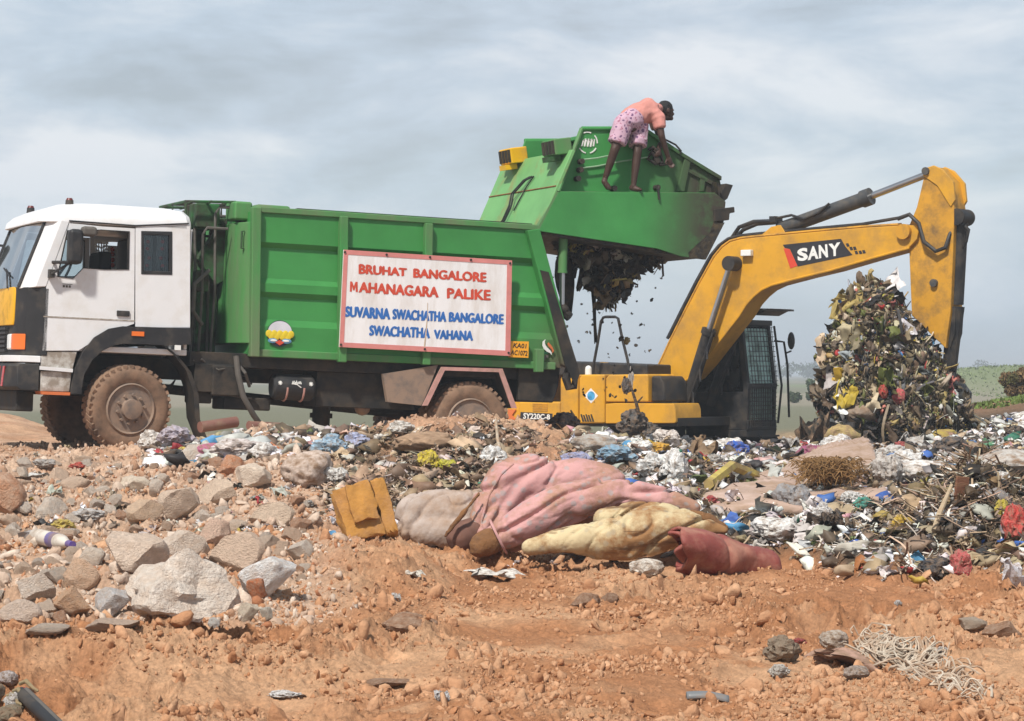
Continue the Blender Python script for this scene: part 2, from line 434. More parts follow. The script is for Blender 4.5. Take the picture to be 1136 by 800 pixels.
def litter_mask(px, d):
    a = sstep(610, 700, px) * sstep(-0.3, 0.5, d - edge_d(px)) * (1 - sstep(46, 60, d))
    b = sstep(350, 410, px) * (1 - sstep(570, 625, px)) * sstep(21.6, 23, d) * (1 - sstep(25.2, 26.6, d) * (.55 + .45 * sstep(-.3, .3, vnoise2(px * .02, d * .9, 91)))) * 0.85 * (1 - sstep(27.2, 28.2, d))
    return np.maximum(a, b)
def rubble_mask(px, d):
    return (1 - sstep(330, 420, px)) * sstep(14.6, 16, d) * (1 - sstep(27, 30, d))
def billow(x, y, s): return 1 - np.abs(vnoise2(x, y, s)) * 2
def ground(x, d, fine=True):
    z = ground_base(x, d)
    near = 1 - sstep(48, 80, d)
    px, dd = screen(x, d)
    z = z + near * (0.05 * vnoise2(x * 1.1, d * 0.8, 3) + 0.035 * vnoise2(x * 2.7, d * 2.2, 4))
    dirt = near * (1 - 0.6 * sstep(26, 40, d)) * (1 - 0.65 * sstep(30, 31, d) * (1 - sstep(600, 640, px)))
    smooth_patch = 0.30 + 0.70 * sstep(-0.35, 0.45, vnoise2(x * 0.9 + 4, d * 0.55, 9) + 0.4 * vnoise2(x * 2.3, d * 1.6, 10))
    lum = 0
    for k, (s, a) in enumerate(((1.6, .045), (3.4, .052), (7.5, .042), (16, .025), (34, .012))):
        if not fine and k > 2: break
        wx = x + 0.12 * vnoise2(x * s * .5, d * s * .5, 40 + k); wd = d + 0.12 * vnoise2(x * s * .5 + 9, d * s * .5, 50 + k)
        lum = lum + a * (billow(wx * s, wd * s, 20 + k) - 0.3)
    z = z + dirt * smooth_patch * lum
    # the low bank of loose dirt in the near left corner and the hollow below it
    z = z - 0.16 * sstep(140, 20, px) * (1 - sstep(11.9, 13.0, d)) - 0.05 * np.exp(-((d - 12.3) / .35) ** 2) * sstep(420, 200, px)
    bank = np.exp(-((d - 13.6 - 0.3 * vnoise2(x * 1.5, d * 0, 61)) / .55) ** 2) * 0.07 * (1 - sstep(380, 620, px))
    bank = bank + .14 * np.exp(-((d - 18.6) / 1.1) ** 2) * sstep(320, 380, px) * (1 - sstep(450, 520, px)) + .06 * np.exp(-((d - 16.0 - .4 * vnoise2(x * 1.2, d * 0, 66)) / .6) ** 2) * sstep(300, 420, px)
    bank = bank + .36 * np.exp(-((px - 1085) / 75.) ** 2 - ((d - 21.6) / 1.5) ** 2)
    lm = litter_mask(px, d)
    fade = 1 - .75 * sstep(26, 33, d)
    z = z + lm * fade * (.10 * vnoise2(x * 1.6, d * 1.2, 63) + .07 * billow(x * 2.6, d * 2.0, 64) + .05 * billow(x * 6, d * 5, 65)) + .13 * lm * sstep(600, 800, px) * (1 - sstep(23, 30, d)) - .13 * lm * sstep(28, 33, d) - .10 * lm * (1 - sstep(600, 660, px))
    return z + bank
def gz(x, d, fine=False): return float(ground(np.array([float(x)]), np.array([float(d)]), fine)[0])
def hit(px, py, d0=9.0, d1=60.0):
    """Where the sight line through a photo pixel meets the ground: x, depth, z."""
    d = np.geomspace(d0, d1, 900); x = (px - CX) / F * d; zr = 1.5 + (HY - py) / F * d
    k = np.nonzero(ground(x, d, False) >= zr)[0]
    i = k[0] if len(k) else len(d) - 1
    return np.array([x[i], d[i], gz(x[i], d[i])])

mat_ground = bpy.data.materials.new('laterite_soil'); mat_ground.use_nodes = True
def _ground_mat(m):
    t = m.node_tree; b = t.nodes['Principled BSDF']; N = t.nodes.new; K = t.links.new
    b.inputs['Roughness'].default_value = 0.95; b.inputs['Specular IOR Level'].default_value = 0.15
    at = N('ShaderNodeAttribute'); at.attribute_name = 'Col'
    ge = N('ShaderNodeNewGeometry')
    def noise(sc, det=6, ro=.6):
        n = N('ShaderNodeTexNoise'); n.inputs['Scale'].default_value = sc; n.inputs['Detail'].default_value = det; n.inputs['Roughness'].default_value = ro
        K(ge.outputs['Position'], n.inputs[0]); return n
    n1, n2 = noise(6.0, 8, .65), noise(45.0, 5, .6)
    m1 = N('ShaderNodeMapRange'); m1.inputs[1].default_value = .3; m1.inputs[2].default_value = .7; m1.inputs[3].default_value = .78; m1.inputs[4].default_value = 1.2; K(n1.outputs[0], m1.inputs[0])
    m2 = N('ShaderNodeMapRange'); m2.inputs[1].default_value = .3; m2.inputs[2].default_value = .7; m2.inputs[3].default_value = .75; m2.inputs[4].default_value = 1.25; K(n2.outputs[0], m2.inputs[0])
    mu = N('ShaderNodeMath'); mu.operation = 'MULTIPLY'; K(m1.outputs[0], mu.inputs[0]); K(m2.outputs[0], mu.inputs[1])
    hs = N('ShaderNodeHueSaturation'); K(at.outputs['Color'], hs.inputs['Color']); K(mu.outputs[0], hs.inputs['Value']); K(hs.outputs[0], b.inputs['Base Color'])
    n3 = noise(120.0, 5, .7); bp = N('ShaderNodeBump'); bp.inputs['Distance'].default_value = 0.02; bp.inputs['Strength'].default_value = .8
    K(n3.outputs[0], bp.inputs['Height']); K(bp.outputs[0], b.inputs['Normal'])
_ground_mat(mat_ground)
def lerp3(a, b, t): return np.array(a)[None] * (1 - t[:, None]) + np.array(b)[None] * t[:, None]
SOIL_A, SOIL_B, SOIL_P = (.405, .192, .093), (.545, .325, .19), (.56, .395, .285)
def ground_colour(x, d):
    px, dd = screen(x, d)
    t = sstep(-.5, .6, vnoise2(x * 1.3, d * .9, 31) + .5 * vnoise2(x * 4, d * 3, 32))
    c = lerp3(SOIL_A, SOIL_B, t)
    # paler pinkish dust among the stones and on the crest before the truck
    w = np.clip(rubble_mask(px, d) * .95 + .55 * sstep(22, 27, d) * (1 - sstep(600, 660, px)), 0, 1)
    w = np.clip(w * (0.8 + .3 * vnoise2(x * 3, d * 3, 34)), 0, 1)
    c = c * (1 - w[:, None]) + np.array(SOIL_P)[None] * w[:, None]
    lm = litter_mask(px, d)[:, None]; c = c * (1 - lm) + np.array((.11, .082, .058))[None] * lm  # dark litter ground, deepened in colour to stand for shade between pieces
    far = sstep(48, 75, d)[:, None]
    field = lerp3((.17, .17, .115), (.25, .225, .17), sstep(-.2, .3, vnoise2(x * .03, d * .012, 35)))
    g = (sstep(30, 36, x) * sstep(60, 90, d) * (1 - sstep(330, 420, d)))[:, None]
    field = field * (1 - g) + np.array((.17, .205, .10))[None] * g
    return c * (1 - far) + field * far
def build_ground():
    pxs = np.concatenate([-np.geomspace(60000, 330, 22), np.arange(-300, -60, 7.), np.arange(-60, 1200, 1.7), np.arange(1200, 1450, 7.), np.geomspace(1480, 60000, 22)])
    y = np.linspace(915, 512, 1150); d = np.concatenate([np.linspace(-40, 8.6, 18), 4500 / (y - 415), np.geomspace(46.6, 80, 120)[0:], np.geomspace(81, 5000, 110)])
    d = np.unique(np.round(d, 5))
    X, Dd = np.meshgrid(pxs, d); W = np.maximum(Dd, 8.6)
    x = np.clip(((X - CX) / F * W).ravel(), -5000, 5000); dd = Dd.ravel()
    z = np.empty_like(x)
    for k in range(0, len(x), 200000): z[k:k + 200000] = ground(x[k:k + 200000], dd[k:k + 200000])
    n, mcols = len(d), len(pxs)
    i = np.arange(n - 1)[:, None] * mcols + np.arange(mcols - 1)[None]
    Fc = np.stack([i, i + 1, i + 1 + mcols, i + mcols], -1).reshape(-1, 4)
    o = npmesh('ground', np.stack([x, dd, z], 1), Fc, mat_ground, col=ground_colour(x, dd))
    return tag(o, kind='structure')
build_ground()
# ------------------------------------------------------------------ paints and materials of the vehicles
MUD = (.20, .125, .08)
M = {}
M['green'] = mat('green_paint', (.042, .235, .054), .5, var=.16, vscale=1.6, dirt=(.15, .17, .10), damt=.42, dscale=2.2, dsoft=.2, stretch=(1, 1, .22), bump=.004, bscale=3)
M['green_hop'] = mat('worn_green_paint', (.046, .245, .06), .5, var=.16, vscale=1.4, dirt=(.05, .04, .03), damt=1.0, dscale=1.9, dsoft=.2, zdirt=((0, 6.35, 7.2),), bump=.006, bscale=3)
M['green_skylit'] = mat('skylit_green_paint', (.15, .36, .13), .55, var=.14, vscale=2.0, dirt=(.28, .17, .07), damt=.16, dscale=2.3, bump=.004, bscale=4)  # paler green of the hopper front: sky light put into the colour
M['green_dark'] = mat('dark_green_paint', (.02, .12, .03), .5, var=.2, vscale=4, dirt=(.04, .035, .025), damt=.6, dscale=3)
M['green_tail'] = mat('muddy_green_paint', (.042, .235, .054), .5, var=.14, vscale=1.6, dirt=(.10, .075, .05), damt=1.0, dscale=1.3, zdirt=((0, 4.75, 5.35), (2, 1.95, 1.2)))
M['white'] = mat('white_cab_paint', (.72, .725, .74), .35, var=.03, vscale=2, dirt=(.55, .51, .45), damt=.08, dscale=2.2, dsoft=.2)
M['white_dirty'] = mat('scuffed_white_paint', (.62, .61, .58), .55, var=.1, vscale=6, dirt=(.27, .23, .19), damt=.65, dscale=7)
M['black'] = mat('black_plastic', (.018, .018, .02), .55, var=.2, vscale=8, dirt=(.09, .075, .06), damt=.25, dscale=3)
M['dark'] = mat('dark_chassis', (.012, .012, .012), .7, var=.3, vscale=6, dirt=(.06, .045, .032), damt=.45, dscale=4)
M['cabin'] = mat('dark_cabin_lining', (.012, .012, .013), .8, var=.1)
M['tyre'] = mat('dusty_rubber', (.045, .036, .03), .9, var=.2, vscale=20, dirt=(.25, .155, .10), damt=.80, dscale=5, dsoft=.2)
M['rim'] = mat('dusty_steel_rim', (.13, .11, .10), .7, var=.2, vscale=10, dirt=(.27, .19, .14), damt=.7, dscale=6)
M['yellow'] = mat('yellow_panel_paint', (.74, .40, .008), .4, var=.06, dirt=(.35, .22, .08), damt=.2, dscale=4)
M['steel'] = mat('bare_steel', (.5, .5, .5), .3, metal=1.0, var=.1)
M['lens'] = mat('headlamp_lens', (.75, .76, .74), .15, var=.05, spec=.6)
M['amber'] = mat('amber_lens', (.75, .16, .02), .25, var=.05)
M['red'] = mat('red_lens', (.5, .02, .02), .25, var=.05)
M['dark_lens'] = mat('dark_red_lens', (.12, .02, .02), .3, var=.05)
M['pink_edge'] = mat('faded_pink_edge', (.50, .27, .24), .6, var=.12, vscale=8, dirt=(.3, .2, .15), damt=.35, dscale=5)
M['board'] = mat('white_sign_paint', (.80, .79, .80), .5, var=.03, vscale=3, dirt=(.55, .48, .42), damt=.2, dscale=2.5, dsoft=.2, stretch=(2, 1, .5))
M['board_edge'] = mat('faded_red_border', (.60, .22, .20), .6, var=.10, vscale=7)
M['letter_red'] = mat('red_lettering', (.58, .07, .035), .55, var=.18, vscale=9)
M['letter_blue'] = mat('blue_lettering', (.03, .14, .44), .55, var=.18, vscale=9)
M['letter_black'] = mat('black_lettering', (.02, .02, .02), .6, var=.1)
M['letter_white'] = mat('white_lettering', (.75, .75, .72), .6, var=.1)
M['plate'] = mat('number_plate_yellow', (.80, .36, .02), .5, var=.08)
M['orange'] = mat('orange_paint', (.60, .16, .05), .6, var=.1)
M['hose'] = mat('grey_hose_rubber', (.10, .09, .08), .8, var=.2, vscale=10)
M['curtain'] = mat('window_curtain', (.42, .42, .44), .9, var=.15, vscale=9)
M['grime'] = mat('black_greasy_waste', (.02, .017, .014), .55, var=.4, vscale=12, bump=.02, bscale=14, dirt=(.09, .065, .035), damt=.4, dscale=9)
def glass_mat(name, tint, fac, rough=.04):
    m = bpy.data.materials.new(name); m.use_nodes = True; t = m.node_tree; t.nodes.clear(); N = t.nodes.new
    o = N('ShaderNodeOutputMaterial'); tr = N('ShaderNodeBsdfTransparent'); tr.inputs[0].default_value = (*tint, 1)
    g = N('ShaderNodeBsdfGlossy'); g.inputs['Roughness'].default_value = rough; g.inputs[0].default_value = (.9, .93, .95, 1)
    mx = N('ShaderNodeMixShader'); fr = N('ShaderNodeLayerWeight'); fr.inputs[0].default_value = fac
    mx.inputs[0].default_value = fac
    if fac < .5: t.links.new(fr.outputs['Fresnel'], mx.inputs[0])
    t.links.new(tr.outputs[0], mx.inputs[1]); t.links.new(g.outputs[0], mx.inputs[2]); t.links.new(mx.outputs[0], o.inputs[0])
    return m
M['glass'] = glass_mat('window_glass', (.75, .8, .8), .35)
M['windscreen_glass'] = glass_mat('windscreen_glass', (.6, .66, .68), .60, .06)

def T0(px, py, y=0.0): return TR.at(px, py, y)
def z1(x, y, w=0.0): return TR.at(x / 2.58, 200 + y / 2.58, w)
def z4(x, y, w=0.0): return TR.at(510 + x / 3.55, 100 + y / 3.55, w)
def z2(x, y, w=0.0): return TR.at(200 + x / 2.758, 210 + y / 2.758, w)

truck = empty('garbage_truck', TR)
tag(truck, 'green refuse compactor truck with white cab, its rear hopper raised to empty', 'truck')
W = 2.3
FX = lambda z: -1.30 + max(0, z - 1.84) * .365
# ---- cab shell: roof cap, corner posts, rear wall, floor, far side
c = MB()
def plan(xf, xr, y0, y1, z, ch=.12, rch=.06):
    return [(xf, y0 + ch * 1.6, z), (xf + ch, y0 + ch * .5, z), (xf + ch * 2.2, y0, z), (xr - rch, y0, z), (xr, y0 + rch, z), (xr, y1 - rch, z), (xr - rch, y1, z), (xf + ch * 2.2, y1, z), (xf + ch, y1 - ch * .5, z), (xf, y1 - ch * 1.6, z)]
def loft(mb, rings, caps=True):
    n = len(rings[0]); v = [q for r in rings for q in r]
    f = [(i * n + j, i * n + (j + 1) % n, (i + 1) * n + (j + 1) % n, (i + 1) * n + j) for i in range(len(rings) - 1) for j in range(n)]
    if caps: f += [list(range(n))[::-1], list(range((len(rings) - 1) * n, len(rings) * n))]
    mb.raw(v, f)
loft(c, [plan(-1.10, .66, 0, W, 2.585), plan(-1.08, .655, .0, W, 2.66), plan(-1.00, .64, .03, W - .03, 2.735), plan(-.86, .58, .10, W - .10, 2.80), plan(-.66, .42, .25, W - .25, 2.835)])
c.box(.62, .66, .06, W - .06, 1.2, 2.585)
c.box(-1.1, .66, .05, W - .05, 1.13, 1.2)
quarter = [z1(388, 135), z1(545, 128), z1(545, 424), z1(388, 424)]
qwin = [z1(409, 150), z1(488, 152), z1(488, 266), z1(409, 264)]
c.ring(quarter, qwin, 0, .045)
fq = [(x, z) for x, z in quarter]; c.ring(fq, [(x, z) for x, z in qwin], W - .045, W)
# A-pillars (near and far) between windscreen and door
for ya, yi in ((0.0, .21), (W, W - .21)):
    q = [z1(*k) for k in ((176, 112), (200, 118), (133, 305), (100, 306))]; fz = [(FX(2.60), 2.60), (FX(2.60) + .16, 2.60), (FX(1.81) + .16, 1.81), (FX(1.81), 1.81)]
    c.hexa([(x, ya, z) for x, z in q] + [(x, yi, z) for x, z in fz])
cab = obj('cab', c, M['white'], truck, bevel=.012)
# doors
def door(y0, y1, near):
    o8 = [z1(198, 120), z1(290, 130), z1(388, 136), z1(386, 412), z1(300, 442), z1(224, 490), z1(120, 490), z1(131, 305)]
    i8 = [z1(192, 143), z1(290, 141), z1(371, 146), z1(369, 256), z1(300, 256), z1(238, 252), z1(208, 282), z1(163, 276)]
    gx, gz_ = sum(q[0] for q in o8) / 8, sum(q[1] for q in o8) / 8; o8 = [(gx + (x - gx) * .985, gz_ + (z - gz_) * .988) for x, z in o8]
    d = MB().ring(o8, i8, y0, y1)
    dr = obj('door', d, M['white'], truck, bevel=.012)
    ys = y0 - .006 if near else y1 + .006
    fr = MB().ring([(x, z) for x, z in i8], [((x - .0) * .965 + .035 * (-.45), z * .98 + .02 * 2.2) for x, z in i8], y0 - .008, y1 + .002)
    obj('window_seal', fr, M['black'], dr)
    q = [z1(163, 276, 0), z1(192, 143, 0), z1(236, 143, 0), z1(238, 252, 0), z1(208, 282, 0)]
    obj('quarter_glass', MB().prism(q, y0 + .018, y0 + .022), M['glass'], dr)
    if near:
        hx, hz = z1(352, 381)
        obj('handle', MB().box(hx - .075, hx + .075, -.022, .0, hz - .035, hz + .03), M['black'], dr, bevel=.008)
        ln = MB().box(z1(124, 392)[0], z1(386, 392)[0], -.004, .0, z1(250, 396)[1] - .008, z1(250, 396)[1] + .008)
        obj('press_line', ln, M['white_dirty'], dr)
        x, z = z1(192, 304)
        lg = MB()
        for k in range(3): lg.box(x - .05 + k * .034, x - .026 + k * .034, -.004, -.001, z - .012, z + .014)
        lg.box(x - .055, x + .06, -.004, -.001, z + .024, z + .03)
        obj('door_badge', lg, M['hose'], dr)
    return dr
dl = MB().tube([TR.a3(198 / 2.58, 200 + 116 / 2.58, -.006), TR.a3(388 / 2.58, 200 + 130 / 2.58, -.006), TR.a3(540 / 2.58, 200 + 124 / 2.58, -.006)], .009, 6); obj('drip_rail', dl, M['black'], truck)
door(0, .045, True); door(W - .045, W, False)
# side window behind the door, with curtain
sw = obj('side_window', MB().ring([z1(404, 145), z1(493, 147), z1(493, 271), z1(404, 269)], [z1(412, 156), z1(485, 158), z1(485, 261), z1(412, 259)], -.008, .02), M['black'], truck, bevel=.006)
obj('glass', MB().prism([z1(409, 150), z1(488, 152), z1(488, 266), z1(409, 264)], .024, .028), M['glass'], sw)
cu = MB()
for a, b in ((414, 444), (456, 484)):
    x0, x1 = z1(a, 150)[0], z1(b, 150)[0]; zt, zb = z1(420, 158)[1], z1(420, 262)[1]; n = 14; v = []; f = []
    for i in range(n + 1):
        x = x0 + (x1 - x0) * i / n; y = .10 + .02 * math.sin(i * 2.1); v += [(x, y, zt), (x, y + .01, zb)]
    f = [(2 * i, 2 * i + 2, 2 * i + 3, 2 * i + 1) for i in range(n)]; cu.raw(v, f)
objs('curtain', cu, M['curtain'], sw)
dots = MB()
for a in (430, 470):
    for b in (175, 195, 222, 244):
        x, z = z1(a + random.uniform(-5, 5), b); dots.ball((x, .078, z), .022, (1, .3, 1), 8)
objs('curtain_flower', dots, mat('red_flowers', (.55, .05, .05), .7), sw)
# garland and seat inside
g = MB()
for k, (a, zl) in enumerate(((276, 215), (283, 222), (291, 232), (298, 218), (305, 212))):
    x, z0 = z1(a, 178, .9); _, zz = z1(a, zl, .9); g.box(x - .008, x + .008, .9, .905, zz, z0)
    for j in range(4): g.ball((x, .9, z0 + (zz - z0) * j / 3.5), .018, n=8)
x0, zt = z1(270, 176, .9); x1, _ = z1(310, 176, .9); g.box(x0, x1, .89, .91, zt - .02, zt + .03)
gl = obj('window_garland', g, M['letter_white'], truck)
w = MB().box(z1(308, 186, W - .3)[0], z1(336, 186, W - .3)[0], W - .3, W - .29, z1(300, 256, W - .3)[1], z1(300, 186, W - .3)[1])
cw = obj('cabin_curtain', w, M['letter_white'], truck)
dots = MB()
for b in (198, 212, 228, 243):
    x, z = z1(322, b, W - .31); dots.ball((x, W - .31, z), .03, (1, .3, 1), 8)
objs('curtain_flower', dots, M['letter_red'], cw)
s = MB().box(-.35, -.2, .3, .85, 1.75, 2.3).box(-.75, -.2, .3, .85, 1.6, 1.75).box(.3, .6, .1, W - .1, 1.7, 2.55)
obj('seat', s, M['cabin'], truck, bevel=.04)
d = MB().prism([(-1.22, 1.3), (-1.22, 1.86), (-1.0, 1.92), (-.85, 1.78), (-.85, 1.3)], .12, W - .12)
dash = obj('dashboard', d, M['cabin'], truck)
sw_ = MB(); ctr = Vector((-.72, .62, 1.98)); pts = []
for k in range(21):
    a = 2 * math.pi * k / 20; pts.append(ctr + Vector((.1 * math.sin(a), .22 * math.cos(a), .19 * math.sin(a))))
sw_.tube(pts, .016, 6, False); sw_.tube([ctr, (-.9, .62, 1.8)], .02, 6)
obj('steering_wheel', sw_, M['black'], truck)
# windscreen
ws = MB(); vv = []
for z in (1.83, 2.59):
    for t in np.linspace(0, 1, 9):
        y = .20 + (W - .40) * t; vv.append((FX(z) - .05 * math.sin(math.pi * t), y, z))
ff = [(i, i + 1, 10 + i, 9 + i) for i in range(8)]
ws.raw(vv, ff)
wsc = obj('windscreen', ws, M['windscreen_glass'], truck, ang=180)
fr = MB(); fr.tube([(FX(1.83) - .0, .19, 1.83), (FX(2.59), .19, 2.59)], .018, 6); fr.tube([(FX(1.83), W - .19, 1.83), (FX(2.59), W - .19, 2.59)], .018, 6)
fr.tube([(FX(2.59) - .05 * math.sin(math.pi * t), .2 + (W - .4) * t, 2.595) for t in np.linspace(0, 1, 9)], .018, 6)
obj('rubber_seal', fr, M['black'], wsc)
wp = MB()
for y in (.55, 1.25):
    wp.tube([(FX(1.84) - .05, y, 1.83), (FX(2.05) - .07, y + .35, 2.03)], .012, 6); wp.tube([(FX(2.0) - .065, y + .1, 1.96), (FX(2.1) - .07, y + .62, 2.08)], .01, 6)
objs('wiper', wp, M['black'], wsc)
# front: black corner panels, yellow bonnet panel, grille, lamps, bumper
f_ = MB()
loft(f_, [[(-1.30, .24, z), (-1.22, .08, z), (-1.03, .0, z), (-.98, .0, z), (-.98, W, z), (-1.03, W, z), (-1.22, W - .08, z), (-1.30, W - .24, z)] for z in (1.06, 1.83)])
front = obj('front_panel', f_, M['black'], truck, bevel=.01)
b_ = MB()
loft(b_, [[(-1.33, .36 + q, z), (-1.31, .30 + q, z), (-1.2, .28 + q, z), (-1.2, W - .28 - q, z), (-1.31, W - .30 - q, z), (-1.33, W - .36 - q, z)] for q, z in ((.05, 1.40), (.02, 1.46), (.0, 1.78), (.02, 1.835))])
obj('bonnet_panel', b_, M['yellow'], truck, bevel=.01)
g_ = MB()
for k in range(6): g_.box(-1.345, -1.30, .62, W - .62, 1.10 + k * .05, 1.128 + k * .05)
obj('grille', g_, M['black'], truck)
for y0, y1 in ((.30, .48), (W - .48, W - .30)):
    h = obj('headlight', MB().box(-1.335, -1.29, y0 + .08, y1 + .06, 1.12, 1.30) if y0 < 1 else MB().box(-1.335, -1.29, y0 - .06, y1 - .08, 1.12, 1.30), M['lens'], truck, bevel=.02)
ind = MB().hexa([(-1.325, .35, 1.12), (-1.325, .22, 1.12), (-1.22, .06, 1.12), (-1.2, .2, 1.12), (-1.325, .35, 1.30), (-1.325, .22, 1.30), (-1.22, .06, 1.30), (-1.2, .2, 1.30)])
obj('indicator', ind, M['amber'], truck, bevel=.01)
ind = MB().hexa([(-1.325, W - .35, 1.12), (-1.325, W - .22, 1.12), (-1.22, W - .06, 1.12), (-1.2, W - .2, 1.12), (-1.325, W - .35, 1.30), (-1.325, W - .22, 1.30), (-1.22, W - .06, 1.30), (-1.2, W - .2, 1.30)])
obj('indicator', ind, M['amber'], truck, bevel=.01)
bs = MB()
loft(bs, [[(-1.38, .30, z), (-1.28, .06, z), (-1.05, .0, z), (-1.05, .12, z), (-1.05, W - .12, z), (-1.05, W, z), (-1.28, W - .06, z), (-1.38, W - .30, z)] for z in (.98, 1.055)])
obj('bumper_strip', bs, M['white'], truck, bevel=.008)
bu = MB()
loft(bu, [[(-1.40 + q, .30, z), (-1.30 + q, .05, z), (-1.06, .0, z), (-1.06, .2, z), (-1.06, W - .2, z), (-1.06, W, z), (-1.30 + q, W - .05, z), (-1.40 + q, W - .30, z)] for q, z in ((.04, .66), (0, .70), (0, .93), (.03, .965))])
bump = obj('bumper', bu, M['black'], truck, bevel=.01)
rs = MB(); 
for y in (.46, .7): rs.hexa([(-1.405, y, .70), (-1.405, y - .1, .70), (-1.395, y - .1, .70), (-1.395, y, .70), (-1.405, y - .10, .93), (-1.405, y - .2, .93), (-1.395, y - .2, .93), (-1.395, y - .1, .93)])
objs('warning_stripe', rs, M['red'], bump)
lo = MB().box(-1.25, -1.05, .3, W - .3, .42, .66); obj('under_bumper_plate', lo, M['dark'], truck, bevel=.02)
# step panels between door and wheel
st = MB().prism([z1(119, 490), z1(222, 490), z1(208, 545), z1(117, 540)], .01, .35)
stp = obj('step_panel', st, M['white_dirty'], truck, bevel=.01)
st = MB().prism([z1(117, 545), z1(207, 549), z1(200, 606), z1(116, 604)], .02, .35); obj('step_panel', st, M['white_dirty'], truck, bevel=.01)
st = MB().prism([z1(113, 532), z1(208, 540), z1(207, 550), z1(113, 542)], -.02, .05); obj('step_edge', st, M['white'], truck)
st = MB().prism([z1(116, 604), z1(200, 607), z1(199, 616), z1(118, 613)], -.02, .3); obj('step_edge', st, M['orange'], truck)
# wheel arch
outer = [(200, 612), (203, 590), (214, 540), (236, 490), (268, 450), (310, 425), (350, 418), (545, 424), (545, 470), (470, 474)]
inner = [(232, 612), (233, 596), (240, 556), (262, 516), (292, 488), (322, 474), (350, 468), (420, 470), (440, 471), (455, 472)]
def arch(y0, y1):
    n = len(outer); v = []; 
    for y in (y0, y1):
        for q in outer: v.append((z1(*q)[0], y, z1(*q)[1]))
        for q in inner: v.append((z1(*q)[0], y, z1(*q)[1]))
    f = []
    for i in range(n - 1):
        f += [(i, i + 1, n + i + 1, n + i), (2 * n + i, 3 * n + i, 3 * n + i + 1, 2 * n + i + 1), (i, 2 * n + i, 2 * n + i + 1, i + 1), (n + i, n + i + 1, 3 * n + i + 1, 3 * n + i)]
    f += [(0, n, 3 * n, 2 * n), (n - 1, 3 * n - 1, 4 * n - 1, 2 * n - 1)][:1]
    return MB().raw(v, f)
wa = obj('wheel_arch', arch(-.03, .42), M['black'], truck, bevel=.012)
obj('marker_lamp', MB().box(z1(375, 440)[0], z1(410, 440)[0], -.045, -.02, z1(390, 446)[1], z1(390, 433)[1]), M['amber'], wa)
obj('marker_lamp', MB().box(z1(498, 476)[0], z1(515, 476)[0], -.045, -.02, z1(500, 486)[1], z1(500, 472)[1]), M['lens'], wa)
obj('wheel_arch', arch(W - .42, W + .03), M['black'], truck, bevel=.012)
fl = MB(); path = [z1(x, y) for x, y in ((466, 472), (500, 500), (535, 545), (556, 610), (560, 680), (582, 738))]
pv = [(x, .02, z) for x, z in path]; n = len(pv); v = pv + [(x + .06, .02, z - .02) for x, y, z in pv] + [(x, .40, z) for x, y, z in pv] + [(x + .06, .40, z - .02) for x, y, z in pv]
f = []
for i in range(n - 1): f += [(i, i + 1, n + i + 1, n + i), (2 * n + i, 3 * n + i, 3 * n + i + 1, 2 * n + i + 1), (i, 2 * n + i, 2 * n + i + 1, i + 1), (n + i, n + i + 1, 3 * n + i + 1, 3 * n + i)]
f += [(0, n, 3 * n, 2 * n), (n - 1, 3 * n - 1, 4 * n - 1, 2 * n - 1)]
obj('mudflap', MB().raw(v, f), M['dark'], truck)
# mirrors
mi = MB(); mx, mz = z1(218, 190, -.18); mi.box(mx - .09, mx + .08, -.22, -.06, mz - .20, mz + .20)
mir = obj('mirror', mi, M['black'], truck, bevel=.05)
obj('mirror', MB().box(z1(255, 148, -.1)[0] - .1, z1(255, 148, -.1)[0] + .08, -.2, -.05, z1(255, 162, -.1)[1], z1(255, 133, -.1)[1]), M['hose'], truck, bevel=.04)
ar = MB(); ar.tube([TR.a3(60, 291, 0), TR.a3(58, 291, -.14), TR.a3(80, 291, -.15)], .02, 6); ar.tube([TR.a3(56, 304, 0), TR.a3(57, 304, -.1), (mx, -.14, mz - .15)], .014, 6)
ar.box(*[q for q in (TR.at(54, 304, -.05)[0], TR.at(60, 304, -.05)[0], -.1, .0, TR.at(57, 308, -.05)[1], TR.at(57, 299, -.05)[1])])
obj('mirror_arm', ar, M['black'], truck)
mi = MB().box(-1.25, -1.12, W + .05, W + .22, 2.05, 2.48); obj('mirror', mi, M['black'], truck, bevel=.04)
obj('mirror_arm', MB().tube([(-1.0, W, 2.4), (-1.18, W + .14, 2.42)], .015, 6), M['black'], truck)
for y in (.30, W - .35):
    x = TR.at(77, 226, .3)[0] + (.0 if y < 1 else -.1)
    rl = obj('roof_lamp', MB().cyl((x, y, 2.77), (x, y, 2.86), .05, .045, 12), M['black'], truck); obj('lens', MB().cyl((x, y, 2.86), (x, y, 2.885), .043, .03, 12), M['dark_lens'], rl)
